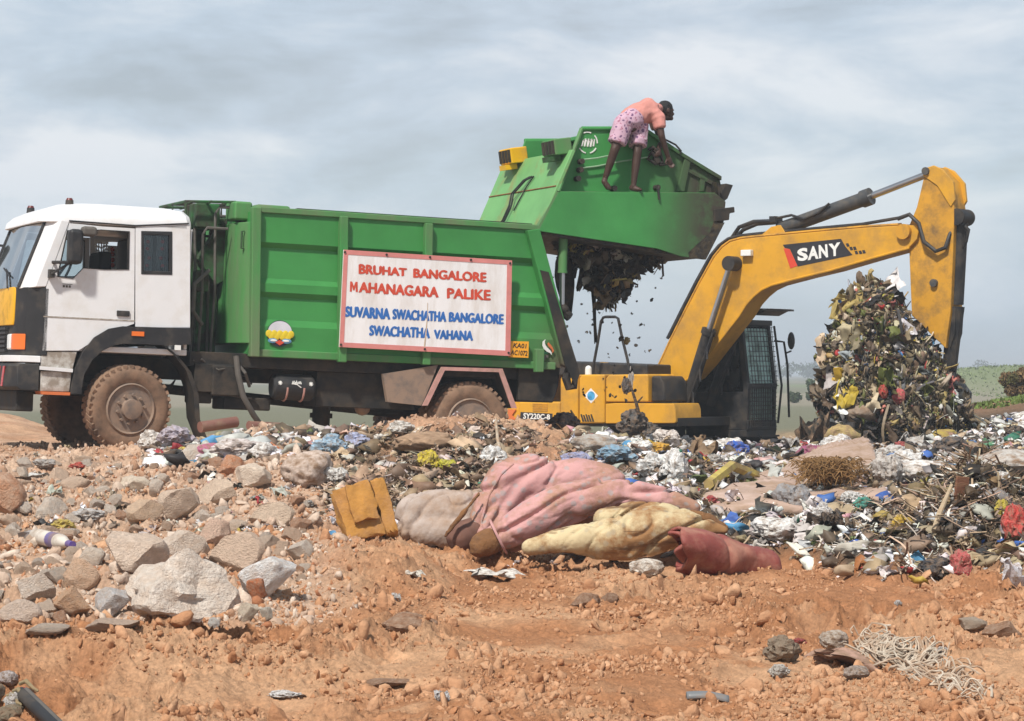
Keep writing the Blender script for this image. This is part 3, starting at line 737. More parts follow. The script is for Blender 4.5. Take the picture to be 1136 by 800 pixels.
# ---- wheels
def wheel(cx, cz, y0, y1, yaw=0.0, face=-1, dual=False):
    r = .50; w = y1 - y0; ym = (y0 + y1) / 2; h = w / 2
    t = MB().lathe([(.29, -h + .03), (.33, -h + .005), (.42, -h), (.47, -h + .02), (.495, -h + .055), (.498, 0), (.495, h - .055), (.47, h - .02), (.42, h), (.33, h - .005), (.29, h - .03)], (0, 0), 64)
    for k in range(38):
        a = 2 * math.pi * k / 38
        for s, o in ((-1, 0), (1, .5)):
            b = a + o * 2 * math.pi / 38
            m = Matrix.Rotation(-b, 4, 'Y') @ Matrix.Translation((.497, s * h * .45, 0)) @ Matrix.Rotation(s * .35, 4, 'X')
            t.box(-.03, .005, -h * .46, h * .46, -.024, .024, m)
    ty = obj('wheel', t, M['tyre'], truck, merge=False)
    f = face
    rm = MB().lathe([(.30, f * (h - .02)), (.285, f * (h + .004)), (.27, f * (h - .01)), (.25, f * (h - .06)), (.20, f * (h - .075)), (.17, f * (h - .02)), (.12, f * (h - .01)), (.115, f * (h + .05)), (.07, f * (h + .06)), (.0001, f * (h + .06))], (0, 0), 40)
    if dual: rm = MB().lathe([(.30, f * (h - .02)), (.285, f * (h + .004)), (.27, f * (h - .02)), (.24, f * (h - .17)), (.14, f * (h - .18)), (.12, f * (h - .06)), (.07, f * (h - .05)), (.0001, f * (h - .05))], (0, 0), 40)
    rim = obj('rim', rm, M['rim'], ty)
    nt = MB(); yy = f * (h - .02) if not dual else f * (h - .17)
    for k in range(10):
        a = 2 * math.pi * k / 10; nt.cyl((.165 * math.cos(a), yy, .165 * math.sin(a)), (.165 * math.cos(a), yy + f * .04, .165 * math.sin(a)), .018, n=6)
    objs('wheel_nut', nt, M['rim'], ty)
    hl = MB()
    for k in range(8):
        a = 2 * math.pi * (k + .5) / 8; y_ = (f * (h - .066)) if not dual else f * (h - .165); hl.cyl((.222 * math.cos(a), y_, .222 * math.sin(a)), (.222 * math.cos(a), y_ + f * .012, .222 * math.sin(a)), .026, n=12)
    objs('rim_hole', hl, M['dark'], ty)
    ty.location = (cx, ym, cz); ty.rotation_euler = (0, random.uniform(0, 1), 0)
    ty.rotation_mode = 'ZYX'; ty.rotation_euler = (0, random.uniform(0, 1), yaw)
    return ty
wheel(0, .5, .02, .30, R(9)); wheel(-.06, .5, W - .32, W - .04, R(9), 1)
RWX, RWZ = TR.at(521, 472, .1)
wheel(RWX, .47, .06, .32, 0, -1, True); wheel(RWX, .47, .36, .62, 0, -1, True)
wheel(RWX, .47, W - .32, W - .06, 0, 1, True); wheel(RWX, .47, W - .62, W - .36, 0, 1, True)
# ---- chassis and what hangs on it
ch = MB()
for y in (.72, W - .80): ch.box(-.9, 5.2, y, y + .08, .86, 1.10)
for x in (-.8, .9, 2.2, 3.4, 4.9): ch.box(x, x + .1, .8, W - .8, .88, 1.06)
ch.box(-.12, .12, .3, W - .3, .40, .56); ch.box(RWX - .15, RWX + .15, .5, W - .5, .33, .62); ch.ball((RWX, W / 2, .48), .26)
ch.tube([(.6, W / 2, .75), (RWX, W / 2, .52)], .06, 10)
ch.box(-.9, .55, .75, W - .75, .62, 1.15)
for x in (-.55, RWX - .62):
    for y in (.62, W - .7): ch.prism([(x, .86), (x + .05, .74), (x + .62, .62), (x + 1.2, .74), (x + 1.25, .86), (x + 1.2, .80), (x + .62, .72), (x + .05, .80)], y, y + .08)
obj('chassis', ch, M['dark'], truck, bevel=.01)
sk = MB().box(.72, 5.1, .15, W - .1, 1.02, 1.19).box(2.3, 3.55, .22, .70, .60, 1.02).box(.78, 1.30, .12, .6, .72, 1.05)
obj('sub_frame', sk, M['dark'], truck, bevel=.01)
rb = MB().prism([TR.at(575, 408, .1), TR.at(622, 406, .1), TR.at(620, 428, .1), TR.at(614, 447, .1), TR.at(575, 445, .1)], .1, W - .1)
obj('rear_tank', rb, M['dark'], truck, bevel=.02)
tx0, tz = TR.at(303, 429, .15); tx1, _ = TR.at(349, 432, .15)
at = MB().lathe([(.0001, 0), (.12, .0), (.15, .03), (.155, .06), (.155, tx1 - tx0 - .06), (.15, tx1 - tx0 - .03), (.12, tx1 - tx0), (.0001, tx1 - tx0)], (0, 0), 24)
at.v = [(tx0 + y, .22 + x, tz + z) for x, y, z in at.v]
ait = obj('air_tank', at, M['black'], truck)
for k in (.30, .70):
    x = tx0 + (tx1 - tx0) * k; s = MB().tube([(x, .22 + .16 * math.sin(a), tz + .16 * math.cos(a)) for a in np.linspace(-1.6, -4.6, 12)], .012, 6); obj('strap', s, M['pink_edge'], ait)
sc_ = MB()
rg = random.Random(3)
def tankp(u, v): a = math.pi + 1.2 + (0.75 * v); return (tx0 + (tx1 - tx0) * u, .22 + .158 * math.sin(a + .3), tz + .158 * math.cos(a + .3))
for u in (.12, .86):
    for k in range(4):
        a = math.pi * k / 4; sc_.tube([tankp(u + .05 * math.cos(a), .5 + .22 * math.sin(a)), tankp(u - .05 * math.cos(a), .5 - .22 * math.sin(a))], .006, 4)
for k in range(7):
    u = .40 + .03 * k; sc_.tube([tankp(u, .35 + .2 * rg.random()), tankp(u + .03, .6 + .25 * rg.random()), tankp(u + .045, .45)], .007, 4)
sc_.tube([tankp(.42, .45), tankp(.52, .40), tankp(.62, .1)], .007, 4)
obj('painted_script', sc_, M['letter_white'], ait)
hs = MB().tube([TR.a3(262, 395, .08), TR.a3(264, 415, .05), TR.a3(270, 440, .05), TR.a3(281, 460, .06), TR.a3(288, 470, .15)], .035, 10)
obj('hose', hs, M['hose'], truck)
cb = MB()
for k in range(16):
    p0 = TR.a3(random.uniform(214, 270), random.uniform(395, 425), random.uniform(.1, .6)); p3 = TR.a3(random.uniform(214, 280), random.uniform(405, 450), random.uniform(.1, .6))
    md = tuple((a + b) / 2 + random.uniform(-.1, .1) for a, b in zip(p0, p3)); cb.tube([p0, md, p3], random.uniform(.008, .02), 6)
objs('brake_pipe', cb, M['hose'], truck)
bb = MB()
for a in ((236, 268, 405, 440, .1, .5), (215, 235, 425, 448, .2, .6), (248, 300, 440, 456, .3, .8)):
    x0, za = TR.at(a[0], a[2], a[4]); x1, zb = TR.at(a[1], a[3], a[4]); bb.box(x0, x1, a[4], a[5], zb, za)
objs('battery_box', bb, M['dark'], truck, bevel=.02)
x, z = TR.at(357, 440, .9); lg = MB().cyl((x, .9, z), (x, .9, z - .62), .11, n=14).cyl((x, .9, z - .2), (x, .9, z - .26), .14, n=14); obj('support_leg', lg, M['dark'], truck)
x, z = TR.at(402, 452, .4); lg = MB().ball((x, .4, z), .10).cyl((x, .4, z), (x, .4, z + .18), .05).box(x - .2, x + .2, .3, .7, z + .13, z + .16); obj('brake_chamber', lg, M['rim'], truck)
# rear mudguard
mg = [TR.at(*q, 0) for q in ((468, 450), (489, 407), (557, 409), (573, 453))]
mi_ = [TR.at(*q, 0) for q in ((474, 450), (493, 411), (553, 413), (567, 453))]
def strip(a, b, y0, y1):
    n = len(a); v = [(x, y, z) for y in (y0, y1) for q in (a, b) for x, z in q]; f = []
    for i in range(n - 1): f += [(i, i + 1, n + i + 1, n + i), (2 * n + i, 3 * n + i, 3 * n + i + 1, 2 * n + i + 1), (i, 2 * n + i, 2 * n + i + 1, i + 1), (n + i, n + i + 1, 3 * n + i + 1, 3 * n + i)]
    f += [(0, n, 3 * n, 2 * n), (n - 1, 3 * n - 1, 4 * n - 1, 2 * n - 1)]
    return MB().raw(v, f)
g = obj('rear_mudguard', strip(mg, mi_, 0.0, .34), M['dark'], truck, bevel=.008)
obj('pale_edge', strip(mg, mi_, -.018, -.001), M['pink_edge'], g)
g = obj('mud_panel', MB().prism([TR.at(*q, .02) for q in ((425, 415), (486, 405), (468, 450), (430, 446))], .02, .1), M['rim'], truck)
obj('rear_mudguard', strip(mg, mi_, W - .34, W), M['dark'], truck)
# ---- compactor body
BX0, BX1, BZ0, BZ1 = 1.40, 4.98, 1.185, 2.86
slant = (5.36, 1.21)
def xr(z): return BX1 + (slant[0] - BX1) * (BZ1 - z) / (BZ1 - slant[1])
prof = [(BZ1, .0), (2.50, .0), (2.44, .055), (2.08, .03), (2.02, -.0), (1.92, -.0), (1.86, .05), (1.60, .035), (1.52, .0), (BZ0, .0)]
b = MB(); n = len(prof)
v = [(BX0, y + .03, z) for z, y in prof] + [(xr(z), y + .03, z) for z, y in prof] + [(BX0, W - y - .03, z) for z, y in prof] + [(xr(z), W - y - .03, z) for z, y in prof]
f = []
for i in range(n - 1): f += [(i, i + 1, n + i + 1, n + i), (2 * n + i, 3 * n + i, 3 * n + i + 1, 2 * n + i + 1)]
f += [list(range(n)) + [2 * n + i for i in range(n)][::-1], [n + i for i in range(n)][::-1] + [3 * n + i for i in range(n)], (0, n, 3 * n, 2 * n), (n - 1, 3 * n - 1, 4 * n - 1, 2 * n - 1)]
body = obj('body', b.raw(v, f), M['green_tail'], truck, ang=20)
rl = MB()
for y0, y1 in ((-.0, .1), (W - .1, W)): rl.box(BX0, BX1, y0, y1, BZ1 - .02, BZ1 + .05); rl.box(BX0, BX1 + .3, y0, y1, BZ0 - .03, BZ0 + .06)
objs('body_rail', rl, M['green'], truck, bevel=.012)
def post(a, b_, wd, y0=-.05, y1=.06):
    (xa, za), (xb, zb) = TR.at(*a), TR.at(*b_)
    return MB().prism([(xa - wd / 2, za), (xa + wd / 2, za), (xb + wd / 2, zb), (xb - wd / 2, zb)], y0, y1)
for a, b_, wd in (((284, 230), (282, 396), .11), ((381, 240), (379, 402), .10), ((475, 248), (472, 405), .10)):
    p = post(a, b_, wd); obj('body_post', p, M['green'], truck, bevel=.012)
    p = MB(); p.v = []; q = post(a, b_, wd, W - .06, W + .05); obj('body_post', q, M['green'], truck, bevel=.012)
q = [TR.at(*s) for s in ((583, 256), (597, 254), (640, 413), (622, 405))]
for y0, y1 in ((-.06, .07), (W - .07, W + .06)): obj('tail_post', MB().prism(q, y0, y1), M['green_tail'], truck, bevel=.012)
q = [TR.at(*s) for s in ((592, 387), (602, 387), (601, 413), (592, 413))]; obj('hinge_bracket', MB().prism(q, -.07, .02), M['green'], truck, bevel=.012)
q = [TR.at(*s) for s in ((597, 300), (606, 302), (641, 414), (636, 428), (624, 404))]; obj('seal_strip', MB().prism(q, -.075, -.055), M['dark'], truck)
hk = MB().tube([TR.a3(633, 405, .03), TR.a3(628, 420, .03), TR.a3(631, 430, .03), TR.a3(637, 429, .03), TR.a3(638, 421, .03)], [.05, .055, .05, .045, .035], 10); obj('lock_hook', hk, M['dark'], truck)
# front wall of the body, chamfered, with pump tower, ladder frame and pipes
fw = MB(); loft(fw, [[(BX0, .02, z), (BX0 - .05, .10, z), (BX0 - .13, .45, z), (BX0 - .13, 1.5, z), (BX0 - .0, 1.75, z), (BX0 + .05, 1.75, z), (BX0 + .05, .02, z)] for z in (TR.at(255, 380)[1], TR.at(255, 244)[1])])
obj('front_wall', fw, M['green'], truck, bevel=.012)
q = MB().tube([(BX0 - .075, .16, 2.62), (BX0 - .105, .16, 2.62), (BX0 - .105, .16, 2.42), (BX0 - .075, .16, 2.42)], .012, 6); obj('grab_handle', q, M['green_dark'], truck)
tw = MB().box(.98, 1.22, 1.45, 1.75, 1.2, 2.70).box(1.0, 1.25, .95, 1.2, 1.2, 2.30).box(.92, 1.3, .8, 2.1, 2.74, 2.80)
tw.prism([(.95, 2.3), (1.22, 2.75), (1.30, 2.75), (1.28, 2.05), (1.18, 2.0)], .78, .95)
obj('pump_tower', tw, M['green_dark'], truck, bevel=.012)
pp = MB()
for k in range(9):
    y = random.uniform(.4, 1.9); x = random.uniform(.78, 1.22); z0 = random.uniform(2.55, 2.95)
    pp.tube([(x, y, 1.15), (x + random.uniform(-.05, .05), y, 1.9), (x, y, z0 - .08), (x + .05, y, z0), (x + .3, y, z0)], .017, 6)
pp.tube([TR.a3(232, 300, .4), TR.a3(216, 315, .3), TR.a3(214, 345, .3), TR.a3(224, 360, .4)], .025, 8)
objs('hydraulic_pipe', pp, M['hose'], truck)
rl = MB()
for y in (.5, 1.1, 1.7): rl.tube([(.70, y, 2.80), (.70, y, 2.95), (1.3, y, 2.98), (1.3, y, 2.80)], .018, 6)
rl.tube([(.70, .5, 2.95), (.70, 1.7, 2.95)], .018, 6); rl.tube([(1.3, .5, 2.98), (1.3, 1.7, 2.98)], .018, 6); rl.tube([(.98, .4, 2.96), (.98, 1.8, 2.96)], .018, 6); rl.tube([(.62, .2, 2.4), (.62, .2, 2.9), (.72, .3, 2.93)], .015, 6)
obj('guard_rail', rl, M['green_dark'], truck)
vb = MB(); x, z = TR.at(220, 270, .5)
for dy in (0, .2, .4): vb.box(.85, 1.15, .6 + dy, .72 + dy, 2.66, 2.95)
vb.box(.84, 1.0, .45, .6, 1.9, 2.15); objs('valve_block', vb, M['green_dark'], truck, bevel=.02)
tb = MB(); x0, zz = TR.at(266, 232, .5); x1, _ = TR.at(317, 232, .5); tb.box(x0 + .15, x1, .3, 1.4, BZ1, BZ1 + .10).box(x0 - .12, x0 + .1, .3, .7, BZ1 - .1, BZ1 + .12)
objs('roof_box', tb, M['green'], truck, bevel=.03)
tr_ = MB().box(TR.at(330, 240, .2)[0], BX1, .2, .3, BZ1 + .03, BZ1 + .075).box(4.2, BX1, 1.9, 2.0, BZ1 + .03, BZ1 + .09); objs('top_rail', tr_, M['green_dark'], truck)
# painted emblem on the body side
ex0, ez0 = TR.at(311, 370, -.01)
em = obj('emblem', MB().lathe([(.0001, .012), (.155, .012), (.155, .018), (.0001, .018)], (ex0, ez0), 28), mat('emblem_outline', (.03, .03, .05), .6), truck)
dome = MB(); pts = [(ex0 + .145 * math.cos(a), ez0 + .02 + .125 * math.sin(a)) for a in np.linspace(0, math.pi, 15)]; dome.prism(pts, .006, .010); obj('pale_dome', dome, mat('emblem_white', (.6, .6, .66), .6), em)
bd = MB()
for k in range(9):
    x = ex0 - .135 + .27 * k / 8; bd.ball((x, .006, ez0 - .005 - .03 * (k % 2)), .04, (1, .12, 1.1), 10)
obj('yellow_band', bd, mat('emblem_yellow', (.68, .52, .03), .6), em)
bl = MB()
for sx in (-1, 1): bl.ball((ex0 + sx * .085, .004, ez0 - .088), .055, (1.1, .08, .55), 12)
objs('blue_wave', bl, mat('emblem_blue', (.10, .26, .42), .6), em)
bl = MB()
for sx in (-1, 1): bl.ball((ex0 + sx * .075, -.002, ez0 - .085), .026, (1.6, .08, .5), 12)
objs('white_wave', bl, M['letter_white'], em)
obj('red_diamond', MB().prism([(ex0 - .055, ez0 - .105), (ex0, ez0 - .075), (ex0 + .055, ez0 - .105), (ex0, ez0 - .14)], -.002, .006), M['letter_red'], em)
# leaf emblem near the tail
def p8(x, y): return TR.at(560 + x / 14.2, 370 + y / 14.2, .0)
lf = MB().prism([p8(640, 95), p8(598, 130), p8(592, 190), p8(612, 240), p8(660, 285), p8(712, 308), p8(735, 340), p8(738, 300), p8(712, 262), p8(660, 215), p8(632, 165), p8(628, 125)], -.004, .006)
le = obj('leaf_emblem', lf, M['letter_white'], truck)
obj('orange_leaf', MB().prism([p8(690, 140), p8(672, 170), p8(690, 205), p8(735, 250), p8(752, 310), p8(775, 270), p8(745, 205)], -.003, .006), M['orange'], le)
obj('dark_leaf', MB().prism([p8(690, 312), p8(640, 290), p8(590, 320), p8(556, 390), p8(590, 360), p8(640, 320)], -.003, .006), mat('emblem_dark_green', (.01, .10, .05), .6), le)
obj('grey_leaf', MB().prism([p8(680, 335), p8(620, 345), p8(595, 400), p8(600, 455), p8(640, 400), p8(690, 370)], -.003, .006), M['hose'], le)
# ---- name board
SY = -.09
sg = [TR.at(*q, SY) for q in ((381.5, 277), (568, 289), (566, 395), (376.5, 385))]
sgi = [TR.at(*q, SY) for q in ((386, 282.5), (562.5, 293.5), (560.5, 389), (381.5, 380))]
sb = obj('name_board', MB().prism(sg, SY, SY + .025), M['board'], truck)
obj('border', MB().ring(sg, sgi, SY - .004, SY - .0005), M['board_edge'], sb)
def z8(x, y): return TR.a3(360 + x / 3.636, 260 + y / 3.636, SY - .003)
for s, q, mm in (("BRUHAT", ((140, 121), (330, 139), (330, 169), (140, 159)), 'letter_red'), ("BANGALORE", ((360, 139), (651, 156), (651, 193), (360, 174)), 'letter_red'),
                 ("AHANAGARA", ((141, 193), (458, 214), (458, 255), (140, 234)), 'letter_red'), ("PALIKE", ((496, 218), (668, 226), (668, 266), (496, 257)), 'letter_red'),
                 ("SUVARNA", ((85, 291), (263, 300), (263, 344), (84, 332)), 'letter_blue'), ("SWACHATHA", ((276, 302), (490, 314), (489, 353), (276, 342)), 'letter_blue'), ("BANGALORE", ((504, 315), (721, 324), (720, 363), (503, 352)), 'letter_blue'),
                 ("SWACHATHA", ((183, 368), (424, 379), (423, 419), (182, 408)), 'letter_blue'), ("VAHANA", ((443, 386), (598, 391), (597, 429), (443, 421)), 'letter_blue')):
    t = MB()
    for dx, dz, dy in ((0, 0, 0), (.009, .003, .0004), (-.008, -.003, .0008), (.002, .007, .0012)):
        k0 = len(t.v); paint_text(t, s, [z8(*k) for k in q], .006); t.v[k0:] = [(x + dx, y - dy, z + dz) for x, y, z in t.v[k0:]]
    obj('lettering', t, M[mm], sb, smooth=False)
mq = ((104, 190), (133, 192), (133, 233), (103, 231)); Mtl, Mtr, Mbr, Mbl = [np.array(z8(*k)) for k in mq]
def muv(u, v): return tuple((Mbl * (1 - u) + Mbr * u) * (1 - v) + (Mtl * (1 - u) + Mtr * u) * v)
t = MB().raw([muv(*k) for k in ((-.04, 0), (-.02, 1), (.27, 1), (.5, .55), (.73, 1), (1.02, 1), (1.04, 0), (.76, 0), (.74, .58), (.60, .16), (.40, .16), (.26, .58), (.24, 0))], [list(range(13))]); obj('lettering', t, M['letter_red'], sb, smooth=False)
bo = MB()
for x, y in ((82, 72), (425, 92), (748, 117), (742, 478), (404, 463), (66, 445), (250, 82), (590, 103)):
    p = z8(x, y); bo.cyl(p, (p[0], p[1] - .012, p[2]), .014, n=8)
objs('screw', bo, M['dark'], sb)
stn = MB().prism([TR.at(360 + x / 3.636, 260 + y / 3.636, SY) for x, y in ((415, 276), (417, 276), (415, 340), (411, 400), (405, 455), (400, 455), (408, 380), (413, 330))], SY - .0045, SY - .0035)
obj('rust_streak', stn, mat('rust_run', (.55, .42, .30), .8, var=.2, vscale=9), sb)
# number plate
q = [TR.at(*s, -.04) for s in ((566.5, 378.5), (586.5, 379), (586, 397), (566, 396.3))]
npl = obj('number_plate', MB().prism(q, -.045, .03), M['plate'], truck)
def zp(x, y): return TR.a3(560 + x / 14.2, 370 + y / 14.2, -.048)
t = MB(); paint_text(t, "KA01", [zp(145, 145), zp(345, 165), zp(335, 235), zp(130, 225)], .02); obj('lettering', t, M['letter_black'], npl, smooth=False)
t = MB(); paint_text(t, "AC1072", [zp(105, 258), zp(362, 275), zp(355, 355), zp(88, 335)], .02); obj('lettering', t, M['letter_black'], npl, smooth=False)
# ---- raised hopper
I_ = .22
A, B = z4(310, 555), z4(480, 152)
hp = MB()
fa = (B[0] - A[0], B[1] - A[1])
Bm = (A[0] + fa[0] * .80, A[1] + fa[1] * .80)
nx, nz = -fa[1], fa[0]; ln = math.hypot(nx, nz); nx, nz = nx / ln, nz / ln
hp.hexa([(A[0], .02, A[1]), (A[0], W - .02, A[1]), (Bm[0], W - .02, Bm[1]), (Bm[0], .02, Bm[1]), (A[0] - nx * .05, .02, A[1] - nz * .05), (A[0] - nx * .05, W - .02, A[1] - nz * .05), (Bm[0] - nx * .05, W - .02, Bm[1] - nz * .05), (Bm[0] - nx * .05, .02, Bm[1] - nz * .05)])
hop = obj('hopper_front', hp, M['green_skylit'], truck, bevel=.01)
seam = MB(); k = .55; p = (A[0] + fa[0] * .80 * k + nx * .004, A[1] + fa[1] * .80 * k + nz * .004)
seam.tube([(p[0], .04, p[1]), (p[0], W - .04, p[1])], .009, 6); obj('seam', seam, mat('rusty_seam', (.22, .09, .03), .9, var=.3, vscale=8), hop)
cbx = MB(); 
def onf(u, y, off=.02): return (A[0] + fa[0] * .8 * u + nx * off, y, A[1] + fa[1] * .8 * u + nz * off)
for dy in (0, .07):
    cbx.tube([onf(.72, .95 + dy), onf(.66, 1.02 + dy, .06), onf(.5, 1.22 + dy, .07), onf(.36, 1.18 + dy, .05), onf(.18, 1.22 + dy, .04), onf(.04, 1.45 + dy, .03)], .013, 6)
cbx.tube([onf(.72, .9), onf(.6, 1.0), onf(.3, 1.1)], .010, 6)
obj('cable', cbx, M['black'], hop)
up = [z4(480, 152, I_), z4(645, 152, I_), z4(740, 168, I_), z4(880, 262, I_), z4(1025, 350, I_), z4(1030, 380, I_), z4(1005, 412, I_), z4(390, 408, I_), (z4(390, 408, I_)[0] - .02, z4(390, 408, I_)[1])]
up = up[:8]
obj('hopper_side', MB().prism(up, I_, I_ + .04), M['green_hop'], truck, bevel=.006)
obj('hopper_side', MB().prism(up, W - I_ - .04, W - I_), M['green_hop'], truck, bevel=.006)
lp = [z4(390, 400), z4(1008, 406), z4(1048, 440), z4(1040, 520), z4(965, 668), z4(870, 655), z4(780, 625), z4(310, 555)]
obj('hopper_skirt', MB().prism(lp, 0, .03), M['green_hop'], truck, bevel=.006)
obj('hopper_skirt', MB().prism(lp, W - .03, W), M['green_hop'], truck, bevel=.006)
lx0, lz0 = z4(390, 400); lx1, lz1 = z4(1008, 406)
lg = MB().hexa([(lx0, .032, lz0 - .03), (lx1, .032, lz1 - .03), (lx1, I_ + .04, lz1 - .03), (lx0, I_ + .04, lz0 - .03), (lx0, .0, lz0 + .006), (lx1, .0, lz1 + .006), (lx1, I_ + .04, lz1 + .006), (lx0, I_ + .04, lz0 + .006)])
obj('ledge', lg, M['green'], truck, bevel=.008)
edge = MB().prism2([A, (A[0] + .06, A[1]), (B[0] + .06, B[1]), B], -.01, [A, (A[0] + .06, A[1]), (B[0] + .06, B[1]), B], I_ + .02) if False else MB()
e0, e1 = z4(310, 555), z4(480, 152)
m0, m1 = z4(390, 400), z4(480, 152, I_)
edge.hexa([(e0[0], -.0, e0[1]), (m0[0], -.0, m0[1]), (m0[0] + .03, I_, m0[1]), (e0[0] + .05, I_, e0[1]), (e0[0] - .03, .0, e0[1] - .0), (m0[0] - .03, 0, m0[1]), (m0[0] - .03, I_, m0[1]), (e0[0], I_, e0[1])])
edge.tube([(m0[0], .02, m0[1]), (m1[0], I_, m1[1])], .028, 8)
obj('edge_bar', edge, M['green'], truck)
tp = MB(); q = [up[1], up[2], up[3], up[4]]
for i in range(3):
    a, b2 = q[i], q[i + 1]; tp.hexa([(a[0], I_ - .05, a[1] - .02), (b2[0], I_ - .05, b2[1] - .02), (b2[0], W - I_ + .05, b2[1] - .02), (a[0], W - I_ + .05, a[1] - .02), (a[0], I_ - .05, a[1] + .03), (b2[0], I_ - .05, b2[1] + .03), (b2[0], W - I_ + .05, b2[1] + .03), (a[0], W - I_ + .05, a[1] + .03)])
tp.tube([(up[0][0], I_, up[0][1]), (up[1][0], I_, up[1][1])], .03, 8); tp.tube([(up[0][0], W - I_, up[0][1]), (up[1][0], W - I_, up[1][1])], .03, 8)
obj('hopper_top', tp, M['green_hop'], truck, bevel=.006)
# underside, end plate, rear bars
ud = MB(); pts = [z4(330, 568), z4(780, 640), z4(960, 662), z4(1035, 520), z4(1030, 380)]
un = [(x, z) for x, z in pts]
for i in range(len(un) - 1):
    a, b2 = un[i], un[i + 1]; ud.hexa([(a[0], .04, a[1]), (b2[0], .04, b2[1]), (b2[0], W - .04, b2[1]), (a[0], W - .04, a[1]), (a[0] - .02, .04, a[1] + .06), (b2[0] - .04, .04, b2[1] + .06), (b2[0] - .04, W - .04, b2[1] + .06), (a[0] - .02, W - .04, a[1] + .06)])
obj('hopper_base', ud, M['grime'], truck)
rbx = MB(); 
q = [z4(1038, 410), z4(1062, 365), z4(1092, 372), z4(1070, 425), z4(1046, 445)]; rbx.prism(q, .1, .3); rbx.prism(q, W - .3, W - .1)
q = [z4(998, 470), z4(1078, 460), z4(1080, 482), z4(1060, 486), z4(1058, 512), z4(1000, 520)]; rbx.prism(q, -.03, W + .03)
objs('rear_bar', rbx, M['dark'], truck, bevel=.01)
lc = MB().prism([z4(968, 668), z4(1042, 522), z4(1000, 520), z4(985, 560), z4(900, 640), z4(905, 662)], -.012, .002); obj('corner_plate', lc, M['grime'], truck)
rib = MB().prism([z4(882, 268, I_), z4(905, 282, I_), z4(880, 400, I_), z4(850, 400, I_)], I_ - .04, I_).prism([z4(945, 340, I_), z4(965, 350, I_), z4(958, 400, I_), z4(940, 400, I_)], I_ - .03, I_)
rib.prism([z4(880, 300, I_), z4(1000, 365, I_), z4(1000, 380, I_), z4(880, 315, I_)], I_ - .03, I_)
objs('stiffener', rib, M['green_hop'], truck, bevel=.006)
nb = MB()
for x, y in ((472, 282), (468, 315), (770, 385), (765, 240), (768, 278), (458, 350), (600, 388)):
    a = TR.a3(510 + x / 3.55, 100 + y / 3.55, I_); nb.cyl((a[0], I_ + .01, a[2]), (a[0], I_ - .09, a[2]), .035, n=10)
objs('hose_fitting', nb, M['dark'], truck)
wr = MB()
def zi(x, y, o=-.06): return TR.a3(510 + x / 3.55, 100 + y / 3.55, I_ + o)
wr.tube([zi(475, 275), zi(540, 268), zi(590, 258)], .010, 6); wr.tube([zi(472, 308), zi(540, 300), zi(640, 280), zi(740, 264)], .010, 6)
objs('thin_pipe', wr, mat('pale_pipe', (.25, .40, .25), .5), truck)
wr = MB(); wr.tube([zi(745, 235), zi(760, 225), zi(790, 250), zi(800, 285), zi(770, 290), zi(740, 270), zi(755, 245), zi(785, 275)], .022, 8); wr.tube([zi(760, 250), zi(790, 295), zi(825, 290)], .018, 8); wr.tube([zi(810, 195), zi(850, 215), zi(872, 240), zi(868, 252)], .012, 6)
objs('hydraulic_hose', wr, M['dark'], truck)
dr_ = MB().tube([zi(785, 378, -.2), zi(782, 400, -.24), zi(786, 432, -.24)], .015, 6); obj('hanging_strap', dr_, M['dark'], truck)
# white round mark
mk = MB(); cx_, cz_ = z4(503, 207, I_)
for k in range(5): a = k * 1.25; mk.tube([(cx_ + .13 * math.cos(t), I_ - .003, cz_ + .13 * math.sin(t)) for t in np.linspace(a, a + .8, 6)], .010, 4)
for k in range(4): x = cx_ - .06 + .04 * k; mk.tube([(x - .02, I_ - .003, cz_ - .05), (x + .0, I_ - .003, cz_ + .02 + .015 * (k % 2)), (x + .03, I_ - .003, cz_ + .05), (x + .02, I_ - .003, cz_ - .04)], .011, 4)
obj('round_mark', mk, M['letter_white'], truck)
# lamps on the hopper's front edge
lx = MB(); c0 = onf(1.02, W - .42, .09)
for nm, yy, mm in (('work_lamp', W - .55, M['yellow']), ('work_lamp', .32, M['green'])):
    c0 = Vector(onf(1.0, yy, .10)); rm_ = Matrix.Translation(c0) @ Matrix.Rotation(R(-10), 4, 'Y')
    o = obj(nm, MB().box(-.10, .13, -.2, .2, -.10, .10, rm_), mm, truck, bevel=.015)
    sl = MB()
    for k in range(4): sl.box(-.115, -.10, -.18 + .1 * k, -.12 + .1 * k, -.08, .08, rm_)
    obj('lamp_grille', sl, M['dark'], o)
    obj('lamp_bracket', MB().box(-.16, .0, -.12, .1, -.17, -.105, rm_), M['yellow'] if yy > 1 else M['green_dark'], o)
# lift cylinders
for y in (.16, W - .16):
    a, b2, c2, d2 = (TR.at(625, 258, y), TR.at(624, 303, y), TR.at(623.5, 338, y), TR.at(625, 346, y))
    lc = obj('lift_cylinder', MB().cyl((a[0], y, a[1]), (b2[0], y, b2[1]), .055).cyl((b2[0], y, b2[1] + .03), (b2[0], y, b2[1]), .06), M['green'], truck)
    obj('rod', MB().cyl((b2[0], y, b2[1]), (c2[0], y, c2[1]), .032), M['steel'], lc)
    obj('rod_end', MB().ball((d2[0], y, d2[1] + .03), .07).tube([(d2[0], y, d2[1]), TR.a3(632, 352, y)], .06, 8), M['dark'], lc)
